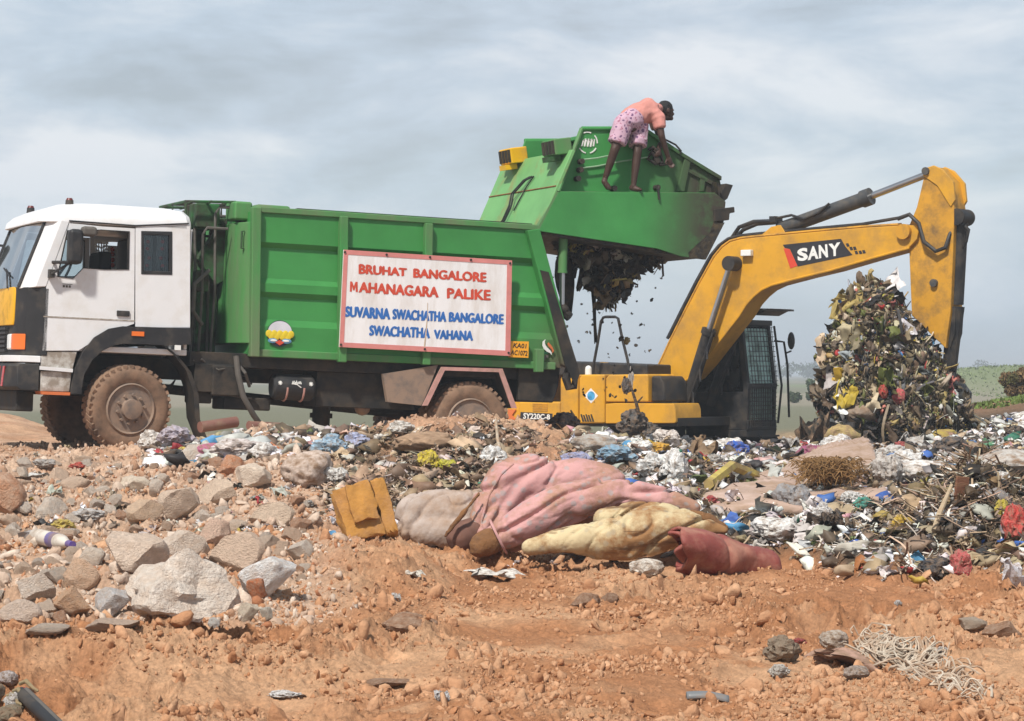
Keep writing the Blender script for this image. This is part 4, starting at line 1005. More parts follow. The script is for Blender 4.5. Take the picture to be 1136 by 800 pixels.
# ------------------------------------------------------------------ excavator behind the truck
M['ex_yellow'] = mat('excavator_yellow', (.62, .315, .022), .42, var=.08, vscale=1.8, dirt=(.25, .15, .06), damt=.14, dscale=2.2, dsoft=.2)
M['ex_yellow_dirty'] = mat('muddy_excavator_yellow', (.58, .285, .024), .5, var=.12, vscale=2.5, dirt=(.16, .10, .045), damt=.30, dscale=3.5, dsoft=.15)
M['ex_black'] = mat('excavator_black', (.016, .016, .018), .5, var=.3, vscale=5, dirt=(.07, .055, .04), damt=.35, dscale=4)
M['ex_grey'] = mat('dark_grey_cylinder', (.055, .057, .06), .45, var=.2, vscale=5, dirt=(.12, .10, .075), damt=.3, dscale=5)
M['glass_green'] = mat('tinted_cab_window', (.50, .76, .70), .25, var=.18, vscale=6, dirt=(.16, .22, .19), damt=.4, dscale=5, spec=.6)
M['decal_black'] = mat('decal_black', (.025, .025, .03), .5, var=.1)
M['decal_red'] = mat('decal_red', (.62, .06, .03), .5, var=.1)
exc = empty('excavator', EX)
tag(exc, 'yellow tracked excavator with black cab reaching its arm into the waste heap', 'excavator')
def x6(x, y, w=0.0): return EX.at(720 + x / 2.5, 170 + y / 2.5, w)
def x63(x, y, w=0.0): q = x6(x, y, w); return (q[0], w, q[1])
def x5(x, y, w=-1.3): return EX.at(600 + x / 3.64, 270 + y / 3.64, w)
# boom
BH = .27
bo_ = [(25, 595), (60, 520), (100, 440), (140, 362), (180, 290), (203, 262), (225, 246), (255, 238), (300, 233), (450, 219), (600, 206), (700, 200), (738, 200), (748, 214), (744, 238), (722, 262), (620, 290), (500, 325), (420, 344), (340, 365), (312, 378), (290, 396), (270, 418), (250, 450), (180, 540), (145, 585), (110, 624), (70, 648), (35, 640)]
boom = obj('boom', MB().prism([x6(x, y, -BH) for x, y in bo_], -BH, BH), M['ex_yellow'], exc, bevel=.015)
fl = MB(); top = [x63(x, y - 3, -BH + .02) for x, y in bo_[:12]]; fl.tube(top, .022, 6)
obj('grease_pipe', fl, M['ex_yellow_dirty'], boom)
fl = MB(); fl.tube([x63(x, y + 1, -BH - .004) for x, y in bo_[15:28]], .020, 6); obj('boom_flange', fl, M['ex_yellow'], boom)
fl = MB(); top = [x63(x - 5, y - 9, -.1) for x, y in bo_[1:9]] + [x63(480, 207, -.1), x63(590, 197, -.1), x63(690, 180, -.15)]; fl.tube(top, .028, 6); top = [x63(x - 9, y - 6, .1) for x, y in bo_[1:9]]; fl.tube(top, .028, 6)
objs('boom_hose', fl, M['ex_black'], boom)
# side decal
def xd(x, y): return EX.a3(860 + x / 11.36, 250 + y / 11.36, -BH - .004)
dec = [EX.at(860 + x / 11.36, 250 + y / 11.36, -BH - .003) for x, y in ((95, 245), (828, 170), (885, 270), (975, 375), (285, 520), (185, 300), (120, 285))]
dc = obj('boom_decal', MB().prism(dec, -BH - .003, -BH + .02), M['decal_black'], boom)
obj('red_stripe', MB().prism([EX.at(860 + x / 11.36, 250 + y / 11.36, -BH - .003) for x, y in ((105, 290), (180, 300), (280, 510), (190, 545))], -BH - .005, -BH + .01), M['decal_red'], dc)
for ch_, q in (("S", ((275, 300), (410, 275), (415, 440), (285, 455))), ("A", ((455, 265), (500, 258), (545, 420), (410, 440))), ("N", ((548, 250), (655, 238), (668, 402), (552, 418))), ("Y", ((670, 235), (820, 212), (775, 385), (735, 390)))):
    t = MB(); paint_text(t, ch_, [xd(*k) for k in q] if ch_ not in 'AY' else [xd(*k) for k in (q if False else ({'A': ((425, 268), (535, 256), (548, 420), (410, 440)), 'Y': ((672, 236), (822, 212), (812, 380), (690, 396))}[ch_]))], .045)
    t.v = [(a, -BH - .0065, c_) for a, b_, c_ in t.v]
    obj('lettering', t, M['letter_white'], dc, smooth=False)
for x, y in ((890, 230), (935, 275), (980, 272), (1000, 325), (1050, 322), (1095, 315)):
    obj('check_mark', MB().prism([EX.at(860 + a / 11.36, 250 + b_ / 11.36, -BH) for a, b_ in ((x, y), (x + 32, y - 5), (x + 50, y + 35), (x + 15, y + 42))], -BH - .004, -BH + .01), M['decal_black'], dc)
lp_ = MB().hexa([(*x6(262, 280, -BH)[:1], -BH - .1, x6(262, 280)[1] - .05), (*x6(262, 280, -BH)[:1], -BH, x6(262, 280)[1] - .05), (x6(290, 280, -BH)[0], -BH, x6(262, 280)[1] - .05), (x6(290, 280, -BH)[0], -BH - .1, x6(262, 280)[1] - .05), (x6(262, 280, -BH)[0], -BH - .1, x6(262, 280)[1] + .05), (x6(262, 280, -BH)[0], -BH, x6(262, 280)[1] + .05), (x6(290, 280, -BH)[0], -BH, x6(262, 280)[1] + .05), (x6(290, 280, -BH)[0], -BH - .1, x6(262, 280)[1] + .05)])
obj('boom_lamp', lp_, M['lens'], boom, bevel=.01)
pn = MB(); q = x6(731, 220, 0); pn.cyl((q[0], -BH - .08, q[1]), (q[0], BH + .08, q[1]), .12)
obj('boom_pin', pn, M['ex_yellow_dirty'], exc)
# stick
SH = .21
st_ = [(765, 50), (775, 40), (797, 38), (832, 78), (846, 150), (846, 185), (842, 300), (836, 440), (822, 542), (806, 525), (790, 512), (758, 478), (728, 450), (722, 300), (719, 205), (742, 150), (756, 92)]
stick = obj('stick', MB().prism([x6(x, y, -SH) for x, y in st_], -SH, SH), M['ex_yellow_dirty'], exc, bevel=.015)
ear = MB()
for y0 in (-SH - .02, SH - .04): ear.prism([x6(x, y, -SH) for x, y in ((760, 62), (766, 42), (790, 34), (815, 45), (845, 80), (850, 130), (838, 150), (800, 90))], y0, y0 + .06)
objs('stick_ear', ear, M['ex_yellow'], stick, bevel=.01)
pn = MB()
for x, y in ((770, 50), (792, 360)):
    q = x6(x, y, -SH); pn.cyl((q[0], -SH - .06, q[1]), (q[0], SH + .06, q[1]), .06)
objs('stick_pin', pn, M['ex_grey'], stick)
hz_ = MB(); hz_.tube([x63(690, 182, -.3), x63(722, 170, -.3), x63(748, 195, -.32), x63(762, 245, -.32), x63(795, 272, -.3), x63(822, 262, -.28), x63(835, 225, -.2), x63(850, 195, -.1)], .034, 8)
hz_.tube([x63(875, 200, -.1), x63(887, 212, -.1), x63(880, 245, -.1), x63(868, 265, -.05)], .025, 8)
objs('stick_hose', hz_, M['ex_black'], exc)
bc = MB(); bc.tube([x63(866, 180, 0), x63(862, 240, 0), x63(852, 420, 0)], .115, 14); q = x6(868, 178, 0); bc.cyl((q[0], -.2, q[1]), (q[0], .2, q[1]), .13)
bc.tube([x63(848, 425, 0), x63(842, 510, 0), x63(830, 640, 0), x63(826, 690, 0)], [.16, .13, .11, .10], 10)
obj('bucket_cylinder', bc, M['ex_black'], exc)
for y in (-.12, .12):
    sc2 = obj('bucket_cylinder_guard', MB().prism([x6(x, yy, 0) for x, yy in ((838, 430), (862, 430), (858, 500), (846, 540), (832, 500))], y - .02, y + .02), M['ex_black'], exc)
bk = MB(); c0 = x6(800, 700, 0); pts = [(c0[0] + .1, c0[1] + .5), (c0[0] + .35, c0[1] + .2), (c0[0] + .3, c0[1] - .5), (c0[0] - .3, c0[1] - .9), (c0[0] - .9, c0[1] - .7), (c0[0] - .75, c0[1] - .62), (c0[0] - .3, c0[1] - .75), (c0[0] + .15, c0[1] - .4), (c0[0] + .2, c0[1] + .1)]
bk.prism(pts, -.5, .5); obj('bucket', bk, M['ex_grey'], exc)
# stick cylinder on top of the boom
cyl = MB(); cyl.cyl(x63(362, 212, 0), x63(604, 124, 0), .115).cyl(x63(592, 128, 0), x63(616, 119, 0), .14); sc_o = obj('stick_cylinder', cyl, M['ex_grey'], exc)
obj('rod', MB().cyl(x63(614, 120, 0), x63(768, 60, 0), .055), M['steel'], sc_o)
lg = MB().prism([x6(x, y, 0) for x, y in ((318, 232), (350, 205), (375, 200), (392, 226))], -.14, .14); obj('cylinder_lug', lg, M['ex_yellow'], boom, bevel=.01)
hh = MB(); hh.tube([x63(225, 242, -.05), x63(250, 205, -.05), x63(290, 190, -.05), x63(350, 188, -.05), x63(400, 200, -.05)], .034, 8).tube([x63(238, 236, .08), x63(262, 212, .08), x63(300, 196, .08), x63(352, 192, .08)], .034, 8).tube([x63(352, 196, -.1), x63(356, 180, -.1), x63(395, 172, -.12), x63(430, 183, -.14), x63(470, 165, -.14), x63(500, 140, -.14)], .022, 8)
hh.box(x6(345, 190)[0], x6(362, 190)[0], -.14, .1, x6(350, 192)[1], x6(350, 176)[1]); objs('cylinder_hose', hh, M['ex_black'], exc)
for y in (-.42, .42):
    if y < 0: a, b2, c2 = x63(228, 306, y), x63(168, 488, y), x63(92, 735, y)
    else: a, b2, c2 = x63(282, 395, y), x63(245, 485, y), x63(170, 700, y)
    o = obj('boom_cylinder', MB().cyl(b2, c2, .10).cyl(tuple(np.array(b2) * .94 + np.array(c2) * .06), b2, .125), M['ex_black'], exc)
    obj('rod', MB().cyl(a, b2, .055), M['steel'], o)
    obj('rod_end', MB().cyl((a[0], y - .1, a[2]), (a[0], .0, a[2]), .12), M['ex_black'], o)
    pb = MB(); 
    for k in (.2, .45, .7): m_ = np.array(b2) * (1 - k) + np.array(c2) * k; pb.tube([m_ + np.array([.11, -.1, 0]), m_ + np.array([.13, -.12, -.2])], .02, 6)
    pb.tube([np.array(b2) + np.array([.14, -.09, 0]), np.array(c2) + np.array([.14, -.09, .2])], .02, 6); obj('cylinder_pipe', pb, M['ex_black'], o)
# upper body
def ub(pts, y0, y1, name, mm, bv=.03, plane=-1.3): return obj(name, MB().prism([x5(x, y, plane) for x, y in pts], y0, y1), mm, exc, bevel=bv)
ub([(-130, 705), (545, 705), (545, 740), (-130, 740)], -1.25, 1.25, 'deck', M['ex_black'], .01)
dA = ub([(-92, 640), (-92, 712), (75, 722), (75, 640)], -1.28, -.4, 'rear_panel', M['ex_yellow'])
d1 = ub([(77, 545), (88, 532), (150, 530), (150, 727), (77, 725)], -1.3, -.4, 'engine_door', M['ex_yellow'])
d2 = ub([(153, 545), (165, 530), (257, 529), (257, 728), (153, 728)], -1.3, -.4, 'engine_door', M['ex_yellow'])
ub([(260, 545), (275, 530), (430, 528), (433, 540), (433, 642), (260, 642)], -1.3, -.45, 'tank_cover', M['ex_yellow'])
ub([(260, 648), (300, 645), (535, 647), (543, 670), (545, 722), (540, 727), (260, 728)], -1.3, -.5, 'tool_box', M['ex_yellow'])
ub([(435, 536), (470, 536), (486, 560), (490, 640), (435, 640)], -1.22, -.5, 'pump_cover', M['ex_black'])
ub([(-180, 470), (150, 478), (430, 490), (430, 535), (-180, 535)], -1.0, -.2, 'engine_hood', M['ex_black'], .03, -1.0)
cwt = MB(); r_ = [(-2.75 + .5 * (abs(y) / 1.35) ** 3, y) for y in np.linspace(-1.26, 1.26, 15)]; v = [(x, y, z) for z in (.95, 1.85) for x, y in r_] + [(-1.9, y, z) for z in (.95, 1.85) for x, y in r_]
f = [(i, i + 1, 16 + i, 15 + i) for i in range(14)] + [(30 + i, 45 + i, 46 + i, 31 + i) for i in range(14)] + [(15 + i, 16 + i, 46 + i, 45 + i) for i in range(14)] + [(i, 30 + i, 31 + i, i + 1) for i in range(14)] + [(0, 15, 45, 30), (14, 44, 59, 29)]
obj('counterweight', MB().raw(v, f), M['ex_yellow'], exc, bevel=.03)
lv = MB()
for k in range(4): a, b2 = x5(-35, 648 + 9 * k), x5(25, 650 + 9 * k); lv.box(a[0], b2[0], -1.29, -1.27, a[1] - .012, a[1] + .008)
obj('vent_slots', lv, M['ex_yellow_dirty'], dA)
vg = MB()
for k in range(5): vg.prism([x5(x, y) for x, y in ((160 + 10 * k, 690 + 3 * (k % 2)), (166 + 10 * k, 690 + 3 * (k % 2)), (176 + 10 * k, 720), (168 + 10 * k, 720))], -1.304, -1.29)
obj('vent_slots', vg, M['ex_black'], d2)
def px5(x, y): return EX.a3(560 + x / 5.68, 370 + y / 5.68, -1.306)
ds = obj('diamond_sticker', MB().prism([EX.at(560 + x / 5.68, 370 + y / 5.68, -1.3) for x, y in ((543, 345), (588, 393), (545, 440), (500, 392))], -1.304, -1.29), M['board'], d2)
cq = EX.at(560 + 545 / 5.68, 370 + 393 / 5.68, -1.3)
obj('blue_roundel', MB().lathe([(.0001, -1.307), (.075, -1.307), (.075, -1.30), (.0001, -1.30)], cq, 20), mat('sticker_blue', (.06, .28, .50), .5, var=.5, vscale=9), ds)
bb_ = obj('model_strip', MB().prism([EX.at(560 + x / 5.68, 370 + y / 5.68, -1.285) for x, y in ((100, 495), (300, 505), (300, 548), (95, 542))], -1.286, -1.27), M['decal_black'], exc)
t = MB(); paint_text(t, "SY220C-8", [EX.a3(560 + x / 5.68, 370 + y / 5.68, -1.289) for x, y in ((118, 500), (285, 510), (285, 543), (115, 538))], .03); obj('lettering', t, M['letter_white'], bb_, smooth=False)
obj('red_arrow', MB().prism([EX.at(560 + x / 5.68, 370 + y / 5.68, -1.285) for x, y in ((20, 478), (70, 480), (45, 515), (75, 545), (22, 540))], -1.289, -1.27), M['orange'], bb_)
hr = MB().tube([EX.a3(600 + x / 3.64, 270 + y / 3.64, -1.2) for x, y in ((210, 535), (215, 480), (230, 400), (243, 315), (252, 300), (262, 297), (300, 297), (312, 303), (330, 390), (350, 470), (358, 520), (362, 535))], .024, 8); obj('hand_rail', hr, M['ex_black'], exc)
mf = MB(); q = x5(258, 510, -.8); mf.box(q[0] - .07, q[0] + .07, -.9, -.76, 1.5, q[1] + .12); obj('exhaust_stack', mf, M['ex_yellow'], exc, bevel=.02)
q = x5(193, 515, -1.0); obj('filler_cap', MB().cyl((q[0], -1.0, 1.7), (q[0], -1.0, q[1] + .03), .06).ball((q[0], -1.0, q[1] + .03), .06), M['lens'], exc)
rl = MB().tube([EX.a3(636, 409, .9), EX.a3(722, 410, .9)], .10, 10); obj('far_pipe', rl, M['ex_grey'], exc)
obj('far_hood', MB().box(-2.2, .0, .45, 1.25, .95, 1.78), M['ex_black'], exc, bevel=.03)
# cab
def cp(px, py, y): return EX.at(px, py, y)
CY0, CY1, CXF = .40, 1.36, 1.32
zb, zm, zt = cp(873, 477, .9)[1], cp(860, 428, .9)[1], cp(858, 361, .9)[1]
c = MB()
c.prism([(CXF - .12, zt), (CXF, zm), (CXF - .02, zb), (CXF - .12, zb), (CXF - .10, zm), (CXF - .22, zt)], CY0, CY0 + .08).prism([(CXF - .12, zt), (CXF, zm), (CXF - .02, zb), (CXF - .12, zb), (CXF - .10, zm), (CXF - .22, zt)], CY1 - .08, CY1)
c.box(.12, .22, CY0, CY1, zb, zt); c.box(.12, CXF - .1, CY0, CY0 + .06, zb, zm - .1); c.box(.12, CXF - .1, CY1 - .06, CY1, zb, zm - .1); c.box(.65, .73, CY0, CY0 + .07, zb, zt); c.box(.65, .73, CY1 - .07, CY1, zb, zt)
c.box(.12, CXF - .02, CY0, CY1, zb - .12, zb); c.box(.08, CXF - .1, CY0 - .03, CY1 + .03, zt, zt + .09); c.box(CXF - .06, CXF + .01, CY0, CY1, zm - .04, zm + .04); c.box(CXF - .06, CXF + .0, CY0, CY1, zb, zb + .16)
exb = obj('cab', c, M['ex_black'], exc, bevel=.012)
wn_ = obj('front_window', MB().hexa([(CXF - .04, CY0 + .08, zm + .04), (CXF - .04, CY1 - .08, zm + .04), (CXF - .05, CY1 - .08, zm + .04), (CXF - .05, CY0 + .08, zm + .04), (CXF - .15, CY0 + .08, zt - .05), (CXF - .15, CY1 - .08, zt - .05), (CXF - .16, CY1 - .08, zt - .05), (CXF - .16, CY0 + .08, zt - .05)]), M['glass_green'], exc)
gr = MB()
for k in range(9):
    y = CY0 + .08 + (CY1 - CY0 - .16) * k / 8; gr.tube([(CXF + .05, y, zm), (CXF - .06, y, zt - .02)], .006, 5)
for k in range(13):
    t = k / 12; x = CXF + .05 - .11 * t; z = zm + (zt - zm - .02) * t; gr.tube([(x, CY0 + .03, z), (x, CY1 - .03, z)], .006, 5)
obj('window_guard', gr, M['ex_black'], exb)
lw = obj('lower_window', MB().box(CXF - .05, CXF - .04, CY0 + .1, CY1 - .1, zb + .16, zm - .04), mat('lower_cab_window', (.14, .22, .19), .3, var=.5, vscale=8), exc)
lg = MB()
for k in range(15):
    y0 = CY0 + .06 + .06 * k; 
    if y0 < CY1 - .06: lg.tube([(CXF + .02, y0, zb + .05), (CXF + .02, y0, zm - .03)], .008, 4)
for k in range(10): z = zb + .05 + (zm - zb - .1) * k / 9; lg.tube([(CXF + .02, CY0 + .04, z), (CXF + .02, CY1 - .04, z)], .008, 4)
obj('lower_guard', lg, M['ex_black'], exb)
obj('side_glass', MB().box(.22, CXF - .18, CY0 + .02, CY0 + .03, zm - .1, zt), mat('dark_cab_glass', (.01, .012, .013), .15), exc)
obj('side_glass', MB().box(.22, CXF - .18, CY1 - .03, CY1 - .02, zm - .1, zt), mat('dark_cab_window', (.02, .03, .03), .15), exc)
obj('operator_seat', MB().box(.3, .45, .65, 1.1, zb, zb + 1.1).box(.3, .85, .65, 1.1, zb, zb + .5), M['cabin'], exc, bevel=.05)
vz = MB(); vz.box(.25, CXF + .3, CY0 - .05, CY1 + .05, zt + .24, zt + .27); vz.tube([(.3, .85, zt + .08), (.3, .85, zt + .25)], .03, 6).tube([(1.0, .85, zt + .08), (1.0, .85, zt + .25)], .03, 6).prism([(CXF + .05, zt + .27), (CXF + .35, zt + .27), (CXF + .1, zt + .16)], CY0 + .1, CY1 - .1)
obj('sun_visor', vz, M['ex_grey'], exb)
mr_ = obj('mirror', MB().ball((CXF + .12, CY1 + .28, cp(878, 378, 1.5)[1]), .15, (.35, .6, 1.0), 14), M['ex_black'], exc)
ma = MB().tube([(CXF - .05, CY1, zt - .25), (CXF + .08, CY1 + .1, zt - .27), (CXF + .12, CY1 + .15, zm + .35), (CXF + .14, CY1 + .17, zb + .2)], .02, 6).tube([(CXF + .11, CY1 + .14, zm + .55), (CXF + .12, CY1 + .27, zm + .58)], .015, 6); obj('mirror_arm', ma, M['ex_black'], mr_)
hd = MB().tube([(CXF + .0, CY1 + .04, zb + .1), (CXF + .06, CY1 + .06, zm), (CXF - .08, CY1 + .05, zt)], .02, 6); obj('grab_rail', hd, M['ex_black'], exb)
# undercarriage
ty = MB().cyl((-.4, 0, .75), (-.4, 0, 1.02), .65, n=30).box(-1.4, .7, -.8, .8, .45, .75); obj('swing_frame', ty, M['ex_black'], exc)
for s in (-1, 1):
    trk = MB(); pts = [(-2.1, .12), (-2.35, .45), (-2.1, .8), (1.3, .8), (1.55, .45), (1.3, .12)]
    trk.prism(pts, s * 1.1 - .3, s * 1.1 + .3)
    for k in range(28): x = -2.1 + 3.4 * k / 27; trk.box(x - .045, x + .045, s * 1.1 - .31, s * 1.1 + .31, .8, .83); trk.box(x - .045, x + .045, s * 1.1 - .31, s * 1.1 + .31, .09, .12)
    obj('track', trk, M['ex_black'], exc)

# ------------------------------------------------------------------ the man on the hopper ledge
M['skin'] = mat('dark_brown_skin', (.055, .028, .020), .55, var=.15, vscale=12)
M['hair'] = mat('black_hair', (.010, .009, .009), .7, var=.3, vscale=60, bump=.01, bscale=80)
M['shirt'] = mat('salmon_cotton', (.56, .24, .205), .9, var=.14, vscale=6, bump=.008, bscale=30, ridge=.05, rscale=5)
def shorts_mat():
    m = mat('patterned_cotton', (.46, .32, .40), .85, var=.0, bump=.008, bscale=14); t = m.node_tree; b = t.nodes['Principled BSDF']; N = t.nodes.new
    tc = N('ShaderNodeTexCoord'); v = N('ShaderNodeTexVoronoi'); v.inputs['Scale'].default_value = 17; n = N('ShaderNodeTexNoise'); n.inputs['Scale'].default_value = 26
    r = N('ShaderNodeValToRGB'); r.color_ramp.interpolation = 'CONSTANT'; e = r.color_ramp.elements
    e[0].position = 0; e[0].color = (.14, .07, .15, 1); e[1].position = .38; e[1].color = (.50, .33, .42, 1); q = r.color_ramp.elements.new(.62); q.color = (.34, .14, .21, 1); q = r.color_ramp.elements.new(.70); q.color = (.58, .44, .50, 1)
    ad = N('ShaderNodeMix'); ad.inputs[0].default_value = .45; t.links.new(tc.outputs['Object'], v.inputs[0]); t.links.new(tc.outputs['Object'], n.inputs[0])
    t.links.new(v.outputs['Distance'], ad.inputs[2]); t.links.new(n.outputs[0], ad.inputs[3]); t.links.new(ad.outputs[0], r.inputs[0]); t.links.new(r.outputs[0], b.inputs['Base Color']); return m
M['shorts'] = shorts_mat()
def z7(x, y, w): return np.array(TR.a3(640 + x / 6.15, 100 + y / 6.15, w))
hipL, hipR = z7(318, 250, .04), z7(420, 262, .16); pelvis = (hipL + hipR) / 2 + np.array([0, -.02, .06])
kneeL, kneeR = z7(258, 405, .0), z7(412, 425, .06)
ankL, ankR = z7(190, 610, .10), z7(386, 652, .06)
footz = z7(395, 684, .05)[2]
heelL = z7(186, 625, .08); ballL = z7(212, 662, .07); toeL = z7(226, 672, .05)
heelR = z7(375, 668, .08); toeR = z7(432, 680, .0)
waist, chest = z7(378, 190, .12), z7(480, 140, .16); neck = z7(560, 132, .20); head = z7(606, 136, .24)
shR, shL = z7(552, 190, .04), z7(520, 160, .40)
elR, wrR = z7(578, 315, -.02), z7(622, 455, .02)
elL, wrL = z7(572, 340, .28), z7(560, 400, .19)
b = MB()
b.cap([hipL, kneeL, kneeL * .6 + ankL * .4, ankL], [.09, .056, .052, .032]); b.cap([hipR, kneeR, kneeR * .6 + ankR * .4, ankR], [.09, .056, .052, .032])
b.cap([ankL, heelL], [.036, .036]).cap([heelL, ballL, toeL], [.036, .038, .022]); b.cap([ankR, heelR], [.036, .036]).cap([heelR, (heelR + toeR) / 2, toeR], [.034, .036, .022])
for k in range(5):   # toes
    b.cap([toeR + np.array([-.02, .03 - .016 * k, 0]), toeR + np.array([.03 - .006 * k, .034 - .019 * k, -.004])], [.011, .009])
b.cap([pelvis, waist, chest], [.125, .125, .135]); b.cap([chest, neck], [.10, .055]); b.cap([chest, shR], [.10, .07]).cap([chest, shL], [.10, .07])
b.cap([neck, head], [.052, .05]); hd_ = (head - neck) / np.linalg.norm(head - neck)
b.ball(head, .098, (1.05, .82, .98)); b.ball(head + np.array([.03, .0, -.065]), .068, (1, .85, 1)); b.ball(head + np.array([.085, -.03, -.045]), .022); b.ball(head + np.array([-.0, -.085, -.01]), .026, (1, .4, 1.3))
b.ball(head + np.array([.07, -.02, -.1]), .03); b.ball(head + np.array([.078, -.055, .0]), .014); b.ball(head + np.array([.078, .015, .0]), .014)
b.cap([shR, elR, wrR], [.058, .044, .030]); b.cap([shL, elL, wrL], [.058, .044, .030])
for wr_, el_, s in ((wrR, elR, 1), (wrL, elL, -1)):
    d_ = (wr_ - el_) / np.linalg.norm(wr_ - el_); u_ = np.cross(d_, [0, 1, 0]); u_ /= np.linalg.norm(u_); n_ = np.cross(d_, u_)
    pal = wr_ + d_ * .075; b.cap([wr_, wr_ + d_ * .03, pal], [.028, .036, .034])
    for k, ln in enumerate((.062, .075, .07, .052)):
        o_ = pal + u_ * (-.030 + .020 * k); p1 = o_ + d_ * ln * .55 + n_ * .012; p2 = p1 + d_ * ln * .35 + n_ * .035 * s; b.cap([o_, p1, p2], [.0105, .0095, .008], 8)
    o_ = wr_ + d_ * .03 - u_ * .034; b.cap([o_, o_ - u_ * .028 + d_ * .022 + n_ * .01, o_ - u_ * .024 + d_ * .052 + n_ * .03], [.013, .0115, .009], 8)
org = np.array([(heelL[0] + heelR[0]) / 2, .1, footz])
man = fused('person', b, M['skin'], .0085, smooth=3, origin=org)
mm_ = TR.matrix(); man.matrix_world = mm_ @ Matrix.Translation(Vector(org))
tag(man, 'barefoot man in salmon t-shirt and patterned shorts bending over on the hopper ledge', 'person')
hb = MB().ball(head + np.array([-.012, .0, .022]), .104, (1.04, .86, .96)).ball(head + np.array([-.05, 0, -.02]), .075, (1, 1, 1))
fused('hair', hb, M['hair'], .012, man, smooth=2, origin=org)
s = MB().cap([waist + np.array([-.03, 0, -.02]), waist, chest], [.135, .142, .155]).cap([chest, neck - hd_ * .03], [.13, .07]).cap([chest, shR], [.125, .09]).cap([chest, shL], [.125, .09])
s.tube([shR, shR * .42 + elR * .58], [.085, .078], 14).tube([shL, shL * .42 + elL * .58], [.085, .078], 14)
def crease(amp, sc, seed): return lambda V, N_: V + N_ * (amp * (1 - 2 * np.abs(vnoise3(V * sc, seed))))[:, None]
fused('shirt', s, M['shirt'], .014, man, smooth=4, origin=org, disp=crease(.010, 9, 5))
s = MB().cap([pelvis + np.array([0, 0, .03]), waist + np.array([-.015, 0, -.03])], [.15, .14])
s.tube([hipL + np.array([0, 0, .06]), hipL * .25 + kneeL * .75], [.125, .112], 16).tube([hipR + np.array([0, 0, .06]), hipR * .25 + kneeR * .75], [.125, .112], 16).ball(hipL + np.array([0, 0, .05]), .125).ball(hipR + np.array([0, 0, .05]), .125)
fused('shorts', s, M['shorts'], .014, man, smooth=3, origin=org, disp=crease(.008, 10, 6))
# ------------------------------------------------------------------ waste, stones and cloth on the ground
M['bag'] = mat('thin_plastic', (1, 1, 1), .38, objcol=True, var=.12, vscale=7, dirt=(.22, .15, .10), damt=.40, dscale=4, spec=.5, bump=.012, bscale=9, ridge=.014, rscale=3)
M['cloth'] = mat('dirty_cloth', (1, 1, 1), .9, objcol=True, var=.15, vscale=7, dirt=(.25, .16, .10), damt=.45, dscale=3, bump=.008, bscale=22, ridge=.02, rscale=2.5)
M['stone'] = mat('dusty_stone', (1, 1, 1), .92, objcol=True, var=.20, vscale=5, dirt=(.60, .45, .34), damt=.34, dscale=3.2, dsoft=.2, bump=.035, bscale=11, spec=.2)
M['wood'] = mat('weathered_wood', (1, 1, 1), .85, objcol=True, var=.25, vscale=6, stretch=(1, 1, 6), bump=.006, bscale=20, dirt=(.3, .18, .1), damt=.3, dscale=4)
M['hard'] = mat('hard_plastic', (1, 1, 1), .4, objcol=True, var=.08, dirt=(.25, .17, .11), damt=.3, dscale=5)
M['litter'] = mat('mixed_litter', (1, 1, 1), .6, attr='Col', var=.22, vscale=14, spec=.35)
M['soil_bits'] = mat('soil_clods', (1, 1, 1), .95, attr='Col', var=.2, vscale=22, spec=.12, bump=.01, bscale=60)

def crumple(sub, seed, amp=.38, sq=(1, 1, .62), fold=1.6):
    V, Fc = ICO[sub]; g = np.random.default_rng(seed); V = V.copy()
    n = vnoise3(V * fold + seed * 3.1, seed); r = 1 - 2 * np.abs(vnoise3(V * fold * 2.2 + seed, seed + 1)); r2 = 1 - 2 * np.abs(vnoise3(V * fold * 4.6 + seed, seed + 2))
    V = V * (1 + amp * n + amp * .55 * r + amp * .3 * r2)[:, None]
    V = V + .25 * amp * np.stack([vnoise3(V * 2.5 + 40 * k, seed + 7 + k) for k in range(3)], 1)
    V = V * np.array(sq); V /= np.abs(V).max(); return V, Fc
def sheet(n, m, seed, amp=.42):
    g = np.random.default_rng(seed); u, v = np.meshgrid(np.linspace(-1, 1, n), np.linspace(-1, 1, m)); p = np.stack([u.ravel(), v.ravel(), 0 * u.ravel()], 1)
    p = p * .85 + 1.5 * amp * np.stack([vnoise3(p * 1.5 + 9 * k + seed, seed + k) for k in range(3)], 1) + amp * .5 * np.stack([vnoise3(p * 3.1 + 5 * k, seed + 4 + k) for k in range(3)], 1)
    i = (np.arange(m - 1)[:, None] * n + np.arange(n - 1)[None]).ravel(); return p, np.stack([i, i + 1, i + 1 + n, i + n], 1)
def ribbon(seed, w=.06):
    g = np.random.default_rng(seed); k = 7; t = np.linspace(-1, 1, k); c = np.stack([t, .35 * np.sin(t * 2 + g.uniform(0, 6)) * g.uniform(.2, 1), .3 * np.cos(t * 2.5 + g.uniform(0, 6)) * g.uniform(.2, 1)], 1)
    p = np.concatenate([c + np.array([0, w, 0]), c - np.array([0, w, 0])]); i = np.arange(k - 1); return p, np.stack([i, i + 1, i + 1 + k, i + k], 1)
def stick_p(seed):
    g = np.random.default_rng(seed); b = MB().tube([(-1, 0, 0), (-.3, g.uniform(-.1, .1), g.uniform(-.08, .08)), (.4, g.uniform(-.1, .1), 0), (1, g.uniform(-.2, .2), .05)], [.05, .045, .04, .025], 5, False)
    return np.array(b.v), np.array(b.f)
PB1 = [crumple(1, 100 + k, .85, (1, .9, .55), 2.1) for k in range(10)]; PB2 = [crumple(2, 200 + k, .80, (1, .85, .5), 2.0) for k in range(14)]; PEG = [crumple(2, 250 + k, .45) for k in range(5)]
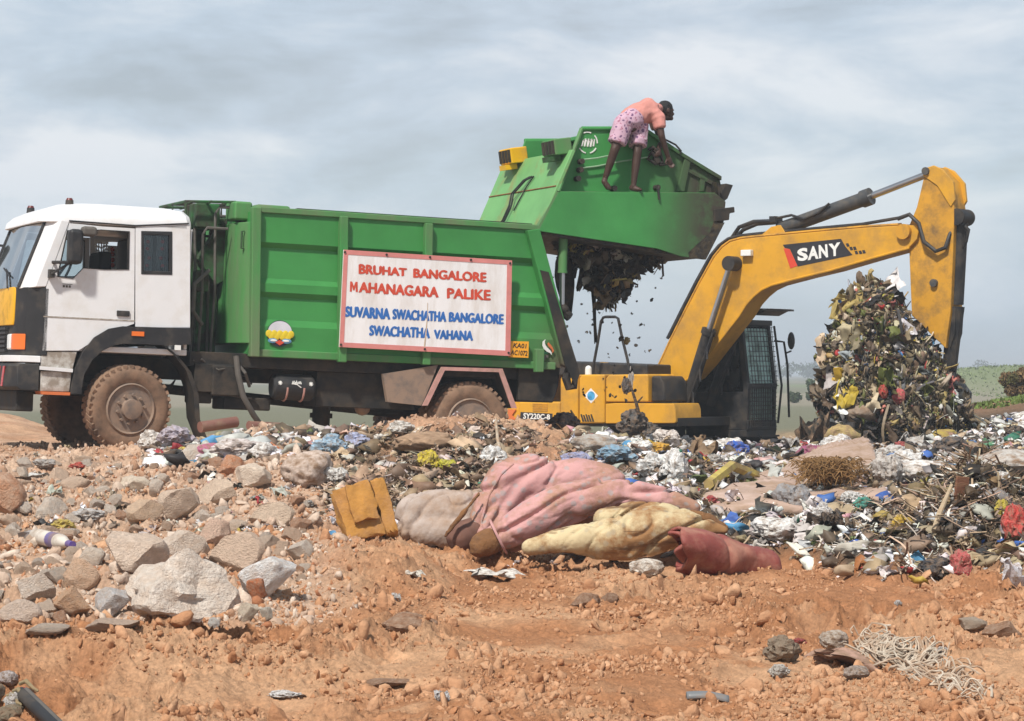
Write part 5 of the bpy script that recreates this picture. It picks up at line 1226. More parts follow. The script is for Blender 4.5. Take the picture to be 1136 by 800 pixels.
PSH = [sheet(8, 8, 300 + k) for k in range(8)]; PFB = [sheet(18, 14, 350 + k, .38) for k in range(8)]; PRB = [ribbon(400 + k) for k in range(8)]; PST = [stick_p(500 + k) for k in range(6)]
PAL = {
 'film': [((.60, .585, .56), .35), ((.40, .38, .36), .25), ((.05, .05, .052), .16), ((.30, .33, .38), .06), ((.42, .33, .20), .08), ((.40, .28, .27), .05), ((.10, .16, .28), .05)],
 'mix': [((.70, .68, .66), .27), ((.50, .48, .46), .14), ((.30, .27, .25), .11), ((.20, .14, .10), .11), ((.11, .078, .055), .10), ((.035, .033, .033), .11), ((.25, .18, .11), .08), ((.34, .27, .17), .05),
         ((.05, .12, .38), .014), ((.08, .26, .42), .014), ((.46, .33, .06), .012), ((.36, .04, .045), .012), ((.44, .22, .24), .012), ((.05, .20, .13), .007), ((.34, .13, .05), .007), ((.12, .14, .05), .015)],
 'organic': [((.21, .14, .09), .22), ((.12, .08, .052), .18), ((.31, .22, .145), .22), ((.44, .32, .23), .18), ((.05, .04, .032), .06), ((.54, .49, .43), .13)],
 'pile': [((.25, .20, .12), .17), ((.16, .115, .07), .16), ((.085, .06, .04), .16), ((.022, .02, .02), .13), ((.42, .36, .25), .09), ((.30, .22, .08), .05), ((.14, .15, .04), .06), ((.60, .57, .52), .05), ((.40, .04, .035), .02), ((.48, .16, .13), .02), ((.05, .14, .35), .008), ((.42, .30, .03), .02), ((.09, .09, .09), .06)],
 'hang': [((.02, .017, .014), .45), ((.07, .05, .03), .25), ((.17, .12, .06), .14), ((.30, .22, .06), .06), ((.30, .28, .25), .05)],
}
def pick(pal, n, g):
    c = np.array([q[0] for q in PAL[pal]]); w = np.array([q[1] for q in PAL[pal]]); w /= w.sum()
    v = c[g.choice(len(c), n, p=w)]; return np.clip(v * g.uniform(.75, 1.25, (n, 1)) * g.uniform(.93, 1.07, (n, 3)), 0.004, .85)
def spread(g, n, px0, px1, d0, d1, mask):
    out = []
    while sum(len(q) for q in out) < n:
        m = n * 3; px = g.uniform(px0, px1, m); d = d0 * (d1 / d0) ** g.uniform(0, 1, m); k = g.uniform(0, 1, m) < mask(px, d); out.append(np.stack([(px[k] - CX) / F * d[k], d[k]], 1))
    return np.concatenate(out)[:n]
def drop(S, g, protos, xy, size, pal, flat=1.0, tilt=.7, lift=.25, long_=1.0, col=None):
    n = len(xy); z = ground(xy[:, 0], xy[:, 1]); k = g.integers(0, len(protos), n)
    C = pick(pal, n, g) if col is None else col
    scl = np.stack([size * long_ * g.uniform(.8, 1.3, n), size * g.uniform(.6, 1.1, n), size * flat * g.uniform(.7, 1.2, n)], 1)
    pos = np.stack([xy[:, 0], xy[:, 1], z + scl[:, 2] * lift], 1); Rm = rotm(n, g, tilt)
    for j in range(len(protos)): q = k == j; S.add(protos[j], pos[q], Rm[q], scl[q], C[q])
g = np.random.default_rng(5)
lm = lambda px, d: litter_mask(px, d) * (px > 600)
S = Scatter()
n = 6600; xy = spread(g, n, 600, 1520, 18.2, 46, lm); drop(S, g, PB2, xy, np.minimum(g.lognormal(math.log(.068), .42, n), .16), 'mix', .8)
n = 11500; xy = spread(g, n, 600, 1520, 18.2, 46, lm); drop(S, g, PB1, xy, g.lognormal(math.log(.036), .45, n), 'mix', .8)
n = 6300; xy = spread(g, n, 600, 1520, 18.2, 46, lm); drop(S, g, PSH, xy, np.minimum(g.lognormal(math.log(.046), .42, n), .10), 'mix', 1., .9, .4)
n = 18500; xy = spread(g, n, 600, 1520, 18.2, 40, lm); drop(S, g, PRB, xy, np.minimum(g.lognormal(math.log(.060), .45, n), .14), 'organic', .6, .8, .5)
n = 2000; xy = spread(g, n, 600, 1520, 18.2, 40, lm); drop(S, g, PST, xy, np.minimum(g.lognormal(math.log(.11), .4, n), .24), 'organic', .5, .5, .6)
n = 2600; xy = spread(g, n, 600, 1520, 25, 46, lm); drop(S, g, PB2, xy, np.minimum(g.lognormal(math.log(.065), .4, n), .15), 'film', .8)
n = 500; xy = spread(g, n, 600, 1520, 18.2, 46, lm); drop(S, g, PFB, xy, np.minimum(g.lognormal(math.log(.11), .3, n), .2), 'film', .6, .35, .6)
hm_ = lambda px, d: np.exp(-((px - 1075) / 70.) ** 2 - ((d - 21.2) / 1.3) ** 2)
n = 4200; xy = spread(g, n, 960, 1200, 19, 24, hm_); drop(S, g, PRB, xy, np.minimum(g.lognormal(math.log(.075), .4, n), .16), 'organic', .6, .9, .9)
n = 380; xy = spread(g, n, 960, 1200, 19, 24, hm_); drop(S, g, PST, xy, np.minimum(g.lognormal(math.log(.11), .4, n), .22), 'organic', .5, .6, .9)
n = 700; xy = spread(g, n, 960, 1200, 19, 24, hm_); drop(S, g, PB2, xy, np.minimum(g.lognormal(math.log(.055), .4, n), .12), 'hang', .8, .9, .8)
tag(S.build('litter', M['litter']), kind='stuff')
S = Scatter(); lo = lambda px, d: litter_mask(px, d) * (px < 640)
n = 700; xy = spread(g, n, 330, 640, 22, 28.4, lo); drop(S, g, PB2, xy, g.lognormal(math.log(.070), .4, n), 'organic', .8)
n = 2600; xy = spread(g, n, 330, 640, 22, 28.4, lo); drop(S, g, PB1, xy, g.lognormal(math.log(.035), .45, n), 'organic', .7)
n = 2600; xy = spread(g, n, 330, 640, 22, 28.4, lo); drop(S, g, PSH, xy, np.minimum(g.lognormal(math.log(.05), .4, n), .10), 'organic', .9, .7, .3)
n = 15000; xy = spread(g, n, 330, 640, 22, 28.4, lo); drop(S, g, PRB, xy, np.minimum(g.lognormal(math.log(.045), .4, n), .10), 'organic', .5, .8, .5)
n = 1300; xy = spread(g, n, 330, 640, 22, 28.4, lo); drop(S, g, PST, xy, np.minimum(g.lognormal(math.log(.085), .4, n), .2), 'organic', .4, .35, .4)
tr_line = lambda px, d: (np.abs(d - 27.3) < 1.1) * 1.0
n = 420; xy = spread(g, n, 165, 380, 25.5, 28.6, tr_line); drop(S, g, PB2, xy, g.lognormal(math.log(.075), .35, n), 'mix', .8)
n = 500; xy = spread(g, n, -30, 700, 20, 29, lambda px, d: .5 + 0 * px); drop(S, g, PSH, xy, g.lognormal(math.log(.035), .4, n), 'mix', 1., .7, .4)
tag(S.build('root_and_rag_litter', M['litter']), kind='stuff')
# clods of laterite and gravel
S = Scatter(); PR = [rock(1, 700 + k, 9, .10, (1, .85, .7), (.3, .7)) for k in range(10)]; PR2 = [rock(2, 740 + k, 9, .13, (1, .85, .72), (.28, .7)) for k in range(8)]
def soil_col(n, g, a=(.395, .187, .092), b=(.54, .32, .19)): t = g.uniform(0, 1, (n, 1)); return np.array(a) * (1 - t) + np.array(b) * t
dm = lambda px, d: np.clip(.35 + .9 * vnoise2((px - CX) / F * d * 1.6, d * 1.1, 71), 0.04, 1) * (1 - litter_mask(px, d))
n = 40000; xy = spread(g, n, -140, 1280, 10.5, 24, dm); drop(S, g, PR, xy, g.lognormal(math.log(.0105), .55, n), 'mix', .9, 3, .2, col=soil_col(n, g))
n = 3600; xy = spread(g, n, -140, 1280, 10.5, 24, dm); drop(S, g, PR2, xy, np.minimum(g.lognormal(math.log(.030), .5, n), .10), 'mix', .85, 3, .1, col=soil_col(n, g))
n = 9000; xy = spread(g, n, -100, 640, 21, 33, lambda px, d: (1 - .7 * litter_mask(px, d)) * .8); drop(S, g, PR, xy, g.lognormal(math.log(.024), .5, n), 'mix', .9, 3, .2, col=soil_col(n, g, (.36, .20, .12), (.50, .37, .28)))
tag(S.build('loose_clods', M['soil_bits']), kind='stuff')
S = Scatter()
n = 8000; xy = spread(g, n, -160, 420, 14.8, 29, lambda px, d: rubble_mask(px, d)); t = g.uniform(0, 1, n)
cc = np.where((t < .45)[:, None], soil_col(n, g, (.44, .26, .165), (.58, .42, .31)), np.where((t < .8)[:, None], soil_col(n, g, (.48, .37, .29), (.60, .50, .41)), soil_col(n, g, (.34, .14, .07), (.45, .22, .12))))
drop(S, g, PR, xy, g.lognormal(math.log(.021), .5, n), 'mix', .8, 3, .15, col=cc)
n = 1000; xy = spread(g, n, -160, 420, 14.8, 29, lambda px, d: rubble_mask(px, d)); drop(S, g, PR2, xy, np.minimum(g.lognormal(math.log(.048), .4, n), .11), 'mix', .8, 3, .15, col=soil_col(n, g, (.48, .34, .25), (.62, .51, .42)))
tag(S.build('broken_stone_gravel', M['soil_bits']), kind='stuff')

# ---- single things
def put(name, me, px, py, w, h, col, label=None, cat=None, group=None, dep=.8, rz=None, tilt=0., bury=.12, d=None, m=None, tiltx=0.):
    """me: unit mesh (about -1..1); w, h photo pixels of the thing as seen; (px, py) is where its foot stands."""
    p = hit(px, py) if d is None else P(px, py, d)
    s = p[1] / F; sx, sz = w * s / 2, h * s / 2
    o = bpy.data.objects.new(name, me); COL.objects.link(o)
    o.scale = (sx, sx * dep, sz); o.location = (p[0], p[1] + sx * dep * .3, p[2] + sz * (1 - 2 * bury))
    o.rotation_euler = (tiltx, tilt, random.uniform(-.5, .5) if rz is None else rz); o.color = (*col, 1)
    return tag(o, label, cat, group)
def unit(V): V = V - (V.max(0) + V.min(0)) / 2; return V / (np.abs(V).max(0))
def mesh_of(name, proto, m, smooth=True, ang=40): return npmesh(name, unit(proto[0]), proto[1], m, smooth=smooth, ang=ang, link=False)
ROCK = [mesh_of('stone', rock(4, 800 + k, 12, .06), M['stone'], True, 30) for k in range(14)]
BOULDER = mesh_of('stone', rock(4, 845, 7, .17, (1, .8, .72)), M['stone'], True, 30)
BAG = [mesh_of('bag', crumple(4, 850 + k, .40), M['bag'], True, 50) for k in range(12)]
SACK = [mesh_of('sack', crumple(4, 880 + k, .22, (1, .7, .6), 1.1), M['cloth'], True, 60) for k in range(5)]
SHT = [mesh_of('sheet', sheet(24, 24, 900 + k, .35), M['bag'], True, 60) for k in range(6)]
SHC = [mesh_of('rag', sheet(24, 24, 920 + k, .45), M['cloth'], True, 60) for k in range(5)]
PALE, GREY, TAN, BLUISH, ORANGE = (.58, .53, .48), (.50, .47, .44), (.54, .39, .28), (.45, .48, .52), (.46, .19, .09)
RK = [
 (0, 205, 690, 128, 88, (.50, .49, .47), 'largest pale boulder in the rubble, dusted with orange soil'),
 (1, 292, 662, 76, 44, (.78, .78, .78), 'white flat-faced stone slab tilted beside the largest boulder'),
 (2, 203, 620, 46, 34, (.52, .48, .44), 'squared grey block above the largest boulder'),
 (3, 237, 608, 44, 34, (.50, .38, .32), 'orange-stained block beside the squared grey block'),
 (4, 126, 684, 42, 36, BLUISH, 'bluish grey stone left of the largest boulder'),
 (5, 80, 686, 44, 40, (.47, .31, .20), 'round brown stone left of the bluish grey stone'),
 (6, 285, 668, 26, 28, (.45, .16, .07), 'orange brick lump in front of the white flat-faced slab'),
 (7, 152, 640, 70, 50, (.50, .44, .39), 'wide pale rock just behind the largest boulder'),
 (8, 262, 632, 62, 44, (.44, .36, .30), 'brownish rock behind the white slab'),
 (9, 90, 656, 44, 36, (.46, .33, .24), 'tan stone with flat top behind the round brown stone'),
 (10, 40, 668, 44, 36, GREY, 'split grey stone near the left edge'),
 (11, 22, 694, 52, 32, (.50, .44, .40), 'broad pinkish stone at the left edge below the split grey one'),
 (12, 100, 632, 38, 28, (.50, .47, .43), 'pale chalky stone under the bottle'),
 (13, 197, 575, 54, 38, (.47, .40, .34), 'pinkish rock in the middle of the rubble slope'),
 (0, 240, 560, 44, 30, (.48, .41, .34), 'pale rock with rounded back at the top of the slope'),
 (2, 160, 580, 40, 28, (.46, .36, .27), 'tan wedge-shaped rock in the rubble'),
 (4, 276, 690, 24, 24, (.58, .54, .46), 'small cream stone at the foot of the orange brick lump'),
 (6, 295, 690, 14, 18, (.62, .60, .57), 'tiny white chip beside the small cream stone'),
 (9, 237, 696, 14, 12, (.70, .68, .66), 'tiny white chip in front of the largest boulder'),
 (8, 300, 585, 50, 28, (.47, .40, .33), 'flat pinkish rock at the right end of the rubble'),
 (7, 150, 545, 36, 18, (.60, .54, .47), 'cream slab high in the rubble'),
 (1, 278, 540, 46, 28, (.58, .53, .47), 'pale slab below the line of bags'),
 (3, 256, 528, 30, 26, (.42, .20, .11), 'rusty orange stone below the line of bags'),
]
taken = []
for k, px, py, w, h, c, lab in RK:
    put('stone', BOULDER if w > 100 else ROCK[k], px, py, w, h, tuple(np.minimum(np.array(c) * np.array((1.42, 1.30, 1.20)), .82)), lab, 'stone', dep=.8, bury=.10, rz=.3 if w > 100 else None, tilt=.15 if w > 100 else (-.55 if w == 76 else 0)); taken.append((px, py - h / 2, w))
g = np.random.default_rng(21); cols = [(.68, .58, .49), (.60, .52, .45), (.64, .47, .35), (.62, .49, .39), (.52, .36, .26), (.70, .62, .54), (.47, .24, .14)]
n_ = 0
while n_ < 200:
    px, py = g.uniform(-60, 345), g.uniform(512, 700)
    if py > 690 - .12 * max(px, 0) + 8 or any(abs(px - a) < c / 2.2 and abs(py - 8 - b2) < c / 3 for a, b2, c in taken): continue
    w = g.lognormal(math.log(13 + 13 * (py - 512) / 180), .48); c = np.array(cols[g.integers(0, len(cols))]) * g.uniform(.85, 1.12)
    put('stone', ROCK[g.integers(0, 14)], px, py, w, w * g.uniform(.55, .85), tuple(c), 'small dusty rubble stone lying loose on the stony slope before the truck', 'stone', 'loose rubble stones', rz=g.uniform(0, 6.3), bury=.36); n_ += 1
for px, py, w, h, lab in ((650, 672, 34, 18, 'dark red clod sunk in the dirt below the floral mattress'), (675, 668, 22, 14, 'small red clod right of the dark red clod'), (455, 702, 66, 24, 'long weathered clod with a grey side in the open dirt'), (1112, 708, 46, 26, 'large rounded laterite lump near the right edge'), (430, 762, 50, 12, 'low flat clod in the near dirt')):
    put('clod', ROCK[random.randrange(14)], px, py, w, h, (.36, .19, .11), lab, 'clod', rz=0, bury=.25)
def bag(px, py, w, h, c, lab, cat='bag', k=None, group=None, name='plastic_bag', lib=None, **kw):
    lib = lib or BAG; return put(name, lib[random.randrange(len(lib)) if k is None else k], px, py, w, h, c, lab, cat, group, **kw)
WHT = (.74, .73, .71)
bag(818, 506, 32, 20, (.03, .12, .50), 'bright blue bag lying left of the waste mound')
bag(793, 499, 22, 12, (.62, .34, .03), 'orange-yellow bag beside the bright blue bag')
bag(748, 537, 34, 46, (.72, .72, .71), 'tall white bag standing behind the floral mattress')
bag(722, 530, 36, 30, (.66, .66, .65), 'wide white bag left of the tall white bag')
bag(548, 520, 34, 30, (.70, .70, .69), 'white bag on the crest just behind the floral mattress')
bag(660, 503, 54, 24, (.40, .385, .36), 'big lumpy grey sack in front of the excavator', 'sack', lib=SACK, name='sack')
bag(740, 497, 34, 22, (.66, .60, .56), 'pinkish white bag with yellow print by the excavator track')
bag(732, 507, 26, 16, (.66, .36, .03), 'yellow crumpled wrapper below the excavator', 'wrapper')
bag(880, 572, 50, 40, (.27, .27, .28), 'silvery grey striped bag on the rug edge')
bag(862, 604, 62, 32, (.72, .71, .69), 'white crumpled sheet in front of the grey striped bag', 'sheet')
bag(912, 578, 28, 24, (.66, .65, .64), 'white container with red label by the coir tear', 'container')
bag(958, 571, 26, 18, (.03, .30, .24), 'teal green lump at the lower rug corner', 'lump')
bag(1003, 592, 30, 24, (.55, .37, .04), 'mustard yellow bag in the dark heap on the right')
bag(1128, 603, 34, 50, (.52, .06, .05), 'red packet standing at the right edge', 'packet')
bag(1112, 580, 20, 26, (.55, .45, .05), 'yellow packet beside the standing red packet', 'packet')
bag(1066, 640, 26, 34, (.50, .10, .10), 'red and white packet at the foot of the heap', 'packet')
bag(1000, 522, 44, 24, (.10, .24, .50), 'light blue bag at the foot of the waste mound')
bag(1118, 534, 70, 34, (.50, .48, .45), 'smooth pale sack at the right edge behind the litter', 'sack', lib=SACK, name='sack')
bag(1024, 535, 62, 26, WHT, 'long white bundle right of the rug', 'bundle', lib=SACK, name='sack')
bag(1085, 545, 60, 20, (.58, .56, .40), 'pale yellow sheet beside the upright brown board', 'sheet', lib=SHT)
bag(1125, 655, 40, 38, (.66, .64, .68), 'white cloth at the lower right corner of the litter', 'cloth', lib=SHC, name='rag')
bag(1040, 645, 44, 30, (.03, .03, .035), 'black bag at the foot of the heap beside the red and white packet')
bag(905, 502, 40, 56, (.018, .02, .018), 'torn black bag standing at the left foot of the waste mound', lib=SHC, k=2, d=40.2)
bag(936, 500, 42, 34, (.40, .30, .12), 'mustard brown sack at the left foot of the waste mound', 'sack', lib=SACK, name='sack', d=39.3)
bag(365, 506, 44, 28, (.30, .45, .58), 'light blue bag on the crest under the truck')
bag(395, 500, 34, 22, (.36, .40, .58), 'bluish grey wrapper right of the light blue crest bag', 'wrapper')
bag(195, 502, 44, 26, (.40, .36, .42), 'purple-grey bag leaning by the front wheel')
bag(168, 500, 34, 24, (.62, .58, .54), 'off-white bag against the front tyre')
bag(232, 505, 34, 15, (.48, .13, .26), 'magenta cloth strip in the line of bags', 'cloth', lib=SACK, name='rag')
bag(262, 508, 60, 24, (.60, .54, .52), 'pale pinkish bag in the line behind the rubble')
bag(292, 510, 36, 22, (.70, .69, .67), 'clean white bag at the end of the line of bags')
bag(203, 507, 18, 12, (.58, .44, .08), 'small yellow wrapper in the line of bags', 'wrapper')
bag(340, 540, 60, 46, (.52, .42, .36), 'brown-pink crumpled paper sack on the crest', 'sack', lib=SACK, name='sack')
bag(372, 540, 34, 22, (.66, .65, .62), 'white lump right of the brown-pink sack', 'lump')
bag(475, 522, 26, 24, (.58, .46, .03), 'bright yellow crumpled paper in the root litter', 'paper')
bag(497, 524, 24, 16, (.50, .48, .03), 'yellow-green wrapper right of the yellow paper', 'wrapper')
bag(470, 500, 70, 24, (.38, .25, .16), 'brown rolled sack on the crest before the rear wheel', 'sack', lib=SACK, name='sack')
bag(445, 488, 34, 16, (.60, .57, .53), 'cream bag on the crest before the rear wheel')
bag(625, 478, 38, 24, (.022, .025, .035), 'blue-black bag in front of the excavator door', d=33.6)
bag(85, 521, 20, 9, (.55, .07, .05), 'red wrapper lying on the bare soil by the front wheel', 'wrapper')
bag(28, 533, 38, 9, (.68, .67, .64), 'flat white scrap on the soil near the left edge', 'scrap', lib=SHT, name='scrap')
bag(50, 520, 30, 12, (.40, .38, .36), 'grey wrapper beside the flat white scrap', 'wrapper')
bag(70, 588, 30, 14, (.52, .40, .08), 'yellow and red wrapper in the upper rubble', 'wrapper')
bag(97, 584, 40, 16, (.48, .47, .46), 'grey film bag in the upper rubble')
bag(545, 641, 66, 12, (.72, .69, .64), 'torn white paper on the dirt below the floral mattress', 'paper', lib=SHT, name='paper')
bag(455, 640, 30, 10, (.70, .66, .58), 'white paper scrap below the yellow foam block', 'paper', lib=SHT, name='paper')
bag(718, 640, 40, 22, (.68, .64, .58), 'white rag tucked against the red roll', 'rag', lib=SACK, name='rag')
bag(316, 776, 46, 10, (.74, .73, .72), 'white powdery scrap in the near dirt', 'scrap', lib=BAG, name='scrap')
bag(491, 780, 20, 16, (.66, .66, .67), 'folded white plastic piece in the near dirt', 'scrap', lib=SHT, name='scrap')
bag(440, 668, 12, 12, (.66, .65, .64), 'small white chip above the long clod', 'scrap', lib=SHT, name='scrap')
bag(996, 676, 10, 8, (.70, .70, .70), 'small white chip in the dirt above the rope', 'scrap', name='scrap')
bag(1046, 727, 16, 8, (.72, .71, .69), 'white chip right of the rope tangle', 'scrap', name='scrap')
bag(1078, 700, 40, 14, (.46, .38, .30), 'pale flat stone chip beside the laterite lump', 'stone', lib=ROCK, name='stone')
bag(125, 702, 60, 16, (.56, .42, .33), 'cream tile fragment at the edge of the rubble', 'stone', lib=ROCK, name='stone')
bag(50, 706, 60, 14, (.52, .44, .37), 'long flat stone sliver at the left foot of the rubble', 'stone', lib=ROCK, name='stone')
bag(985, 545, 40, 40, (.50, .47, .44), 'grey-white bag between the rug and the dark heap')
bag(640, 520, 40, 22, (.30, .32, .50), 'blue and white printed film behind the mattress', 'film')
bag(685, 520, 48, 24, (.20, .34, .46), 'blue and yellow printed film before the grey sack', 'film')
bag(905, 515, 44, 24, (.30, .07, .16), 'maroon mesh bag before the waste mound')
bag(930, 505, 40, 26, (.68, .67, .66), 'white bag left of the light blue bag')
for cname, c, lab, cnt, sz in (('white', WHT, 'crumpled small white plastic bag strewn in the litter field', 58, 22), ('black', (.025, .025, .028), 'crumpled small black plastic bag strewn in the litter field', 30, 22), ('clear', (.50, .49, .47), 'grimy clear plastic bag strewn in the litter field', 40, 24), ('blue', (.05, .17, .42), 'scrap of blue film strewn in the litter field', 14, 16), ('red', (.45, .05, .06), 'scrap of red film strewn in the litter field', 14, 15), ('green', (.05, .26, .13), 'scrap of green film strewn in the litter field', 10, 15), ('brown', (.22, .15, .09), 'sodden brown cloth lump strewn in the litter field', 36, 19)):
    xy = spread(g, cnt, 640, 1180, 20.5, 44, lm)
    for x, d in xy:
        px, py = x / d * F + CX, HY + (1.5 - gz(x, d)) / d * F; s_ = sz * g.lognormal(0, .3) * math.sqrt(26 / d)
        lib, nm = (SHC + SACK[:2], 'rag') if cname == 'brown' else (BAG + SHT * 2 if cname in ('black', 'clear') else BAG, 'plastic_bag')
        put(nm, lib[g.integers(0, len(lib))], px, py, s_ * 1.2, s_ * .7, tuple(np.array(c) * g.uniform(.8, 1.15)), lab, 'rag' if nm == 'rag' else 'bag', cname + ' pieces strewn in the litter', d=d, rz=g.uniform(0, 6.3))
# yellow L-shaped foam strip, brown board, stick, pipes, bottle
def solid(name, mb, m, label, cat, c=None, bevel=0., origin=None, group=None):
    v = np.array(mb.v); o_ = v.mean(0) if origin is None else np.array(origin); mb.v = [tuple(q) for q in v - o_]
    o = obj(name, mb, m, None, bevel=bevel); o.location = o_
    if c: o.color = (*c, 1)
    return tag(o, label, cat, group)
def hp(px, py, up=0.): q = hit(px, py); q[2] += up; return q
a, b2, c2 = hp(786, 546, .05), hp(812, 540, .16), hp(838, 538, .07)
solid('foam_strip', MB().tube([a, b2], .05, 6).tube([b2, c2], .05, 6), M['cloth'], 'bent yellow foam strip lying left of the rug', 'foam strip', (.50, .40, .10))
p = hp(1065, 562); m_ = Matrix.Translation(p) @ Matrix.Rotation(R(6), 4, 'Y') @ Matrix.Rotation(R(25), 4, 'Z')
solid('board', MB().box(-.055, .055, -.012, .012, -.1, .20, m_), M['wood'], 'short brown board standing upright in the dark heap', 'board', (.16, .065, .035), .004)
solid('branch', MB().tube([hp(1036, 603, .05), hp(1042, 590, .1), hp(1048, 580, .14), hp(1056, 570, .2)], [.02, .022, .018, .012], 8), M['wood'], 'pale bent branch below the upright brown board', 'branch', (.42, .33, .22))
solid('branch', MB().tube([hp(560, 530, .04), hp(552, 505, .15), hp(550, 498, .25)], [.02, .016, .01], 8), M['wood'], 'thin pale branch standing in the root litter', 'branch', (.44, .36, .27))
solid('branch', MB().tube([hp(1090, 622, .02), hp(1115, 612, .06), hp(1140, 600, .1)], [.014, .018, .012], 8), M['wood'], 'brown branch under the standing red packet', 'branch', (.24, .14, .07))
for (p0, p1, r_, lab) in (((222, 474), (262, 468), .06, 'longer rust-red pipe lying on the crest under the truck'), ((276, 472), (312, 474), .05, 'shorter rust-red pipe right of the longer one under the truck')):
    d_ = 29.2; t = MB().tube([P(*p0, d_), P(*p1, d_ + .3)], r_, 16, True); solid('pipe', t, M['hard'], lab, 'pipe', (.20, .09, .07))
solid('plastic_tube', MB().tube([hp(295, 497, .06), hp(308, 506, .03)], .022, 10), M['hard'], 'short orange plastic tube lying by the clean white bag', 'tube', (.60, .17, .06))
solid('twig', MB().tube([P(312, 474, 27.5), P(325, 487, 27.4), P(335, 498, 27.3)], [.006, .01, .012], 6), M['wood'], 'thin dry twig leaning on the crest under the truck', 'twig', (.36, .27, .15))
# bottle: body with purple label and cap
q0, q1 = hp(38, 603, .05), hp(82, 614, .05); ax = (q1 - q0)
be = empty('plastic_bottle', loc=tuple(q0)); tag(be, 'off-white plastic bottle with purple band lying in the rubble', 'bottle')
bm_ = MB().tube([ax * t for t in (0, .04, .2, .7, .82, .86)], [.03, .052, .055, .055, .03, .022], 16); ob_ = obj('body', bm_, M['hard'], be); ob_.color = (.62, .57, .50, 1)
ob_ = obj('label_band', MB().tube([ax * .45, ax * .62], .0565, 16), M['hard'], be); ob_.color = (.12, .10, .30, 1)
ob_ = obj('cap', MB().tube([ax * .86, ax * .97], .026, 12), M['hard'], be); ob_.color = (.10, .06, .25, 1)
# curved dark plastic shard in the near dirt
t = MB(); p = hp(785, 778, .015)
v = []; n = 12
for i in range(n):
    u = i / (n - 1); 
    for j in range(6): w_ = j / 5 - .5; v.append(p + np.array([(u - .5) * .20, -w_ * .07, .03 * (1 - 4 * w_ * w_) + .012 * math.sin(u * 3) - .02 * u]))
t.raw(v, [(i * 6 + j, i * 6 + j + 1, i * 6 + j + 7, i * 6 + j + 6) for i in range(n - 1) for j in range(5)])
o = solid('plastic_shard', t, M['hard'], 'curved grey plastic shard in the near dirt', 'shard', (.16, .17, .18)); sd = o.modifiers.new('s', 'SOLIDIFY'); sd.thickness = .005
# yellow foam block: two slabs
p = hp(413, 592); e = empty('foam_block', loc=tuple(p)); e.rotation_euler = (R(-18), R(-14), R(16)); tag(e, 'broken yellow-orange foam block leaning beside the grey bundle', 'foam block')
fo = mat('yellow_foam', (.44, .215, .05), .95, var=.18, vscale=9, bump=.012, bscale=25, dirt=(.36, .19, .08), damt=.35, dscale=5)
def slab(x0, x1, y0, y1, z0, z1, seed):
    V, Fc = ICO[4]; V = V / np.abs(V).max(1)[:, None]; V = V * np.array([x1 - x0, y1 - y0, z1 - z0]) / 2 * (1 + .0); V = V + .018 * np.stack([fbm3(V, 6 + k, 4, seed + k) for k in range(3)], 1) + np.array([x0 + x1, y0 + y1, z0 + z1]) / 2; return V, Fc
for a_, s_ in (((-.21, .07, -.09, .10, -.05, .36), 3), ((.085, .185, -.07, .12, -.06, .36), 9)):
    V, Fc = slab(*a_, s_); npmesh('slab', V, Fc, fo, e, ang=40)
V, Fc = slab(-.13, .06, -.14, -.09, .06, .35, 12); npmesh('loose_layer', V, Fc, fo, e, ang=40)

# ---- mattresses and rolls (fused cloth masses)
def folds(amp, sc, seed, stretch=(1, 1, 1)):
    st_ = np.array(stretch)
    def f(V, N_):
        r = (1 - 2 * np.abs(vnoise3(V * st_ * sc, seed))) * .6 + (1 - 2 * np.abs(vnoise3(V * st_ * sc * 2.3, seed + 1))) * .3 + .25 * vnoise3(V * 14, seed + 2)
        return V + N_ * (amp * r)[:, None]
    return f
def wrinkles(amp, sc, seed, deg):
    """Thin sharp valleys and soft swells, drawn out along one direction (degrees in the X-Z plane)."""
    c_, s_ = math.cos(R(deg)), math.sin(R(deg))
    def f(V, N_):
        A = np.stack([(V[:, 0] * c_ + V[:, 2] * s_) * .45, V[:, 1], (-V[:, 0] * s_ + V[:, 2] * c_) * 1.3], 1)
        A = A + .12 * np.stack([vnoise3(V * 2.2 + 7 * k, seed + 20 + k) for k in range(3)], 1)
        o = .9 * vnoise3(A * sc, seed)
        for m_, w_, a_ in ((1.4, .08, 1.25), (3.0, .09, .6), (7.0, .16, .14)): o = o - a_ * np.exp(-(vnoise3(A * sc * m_ + 11 * m_, seed + int(m_ * 10)) / w_) ** 2)
        return V + N_ * (amp * o)[:, None]
    return f
def chain(mb, pts, d0, n=18):
    q = [P(a, b_, d0 + o) for a, b_, r, o in pts]; rr = [r / F * (d0 + o) for a, b_, r, o in pts]; mb.cap(q, rr, n); return mb
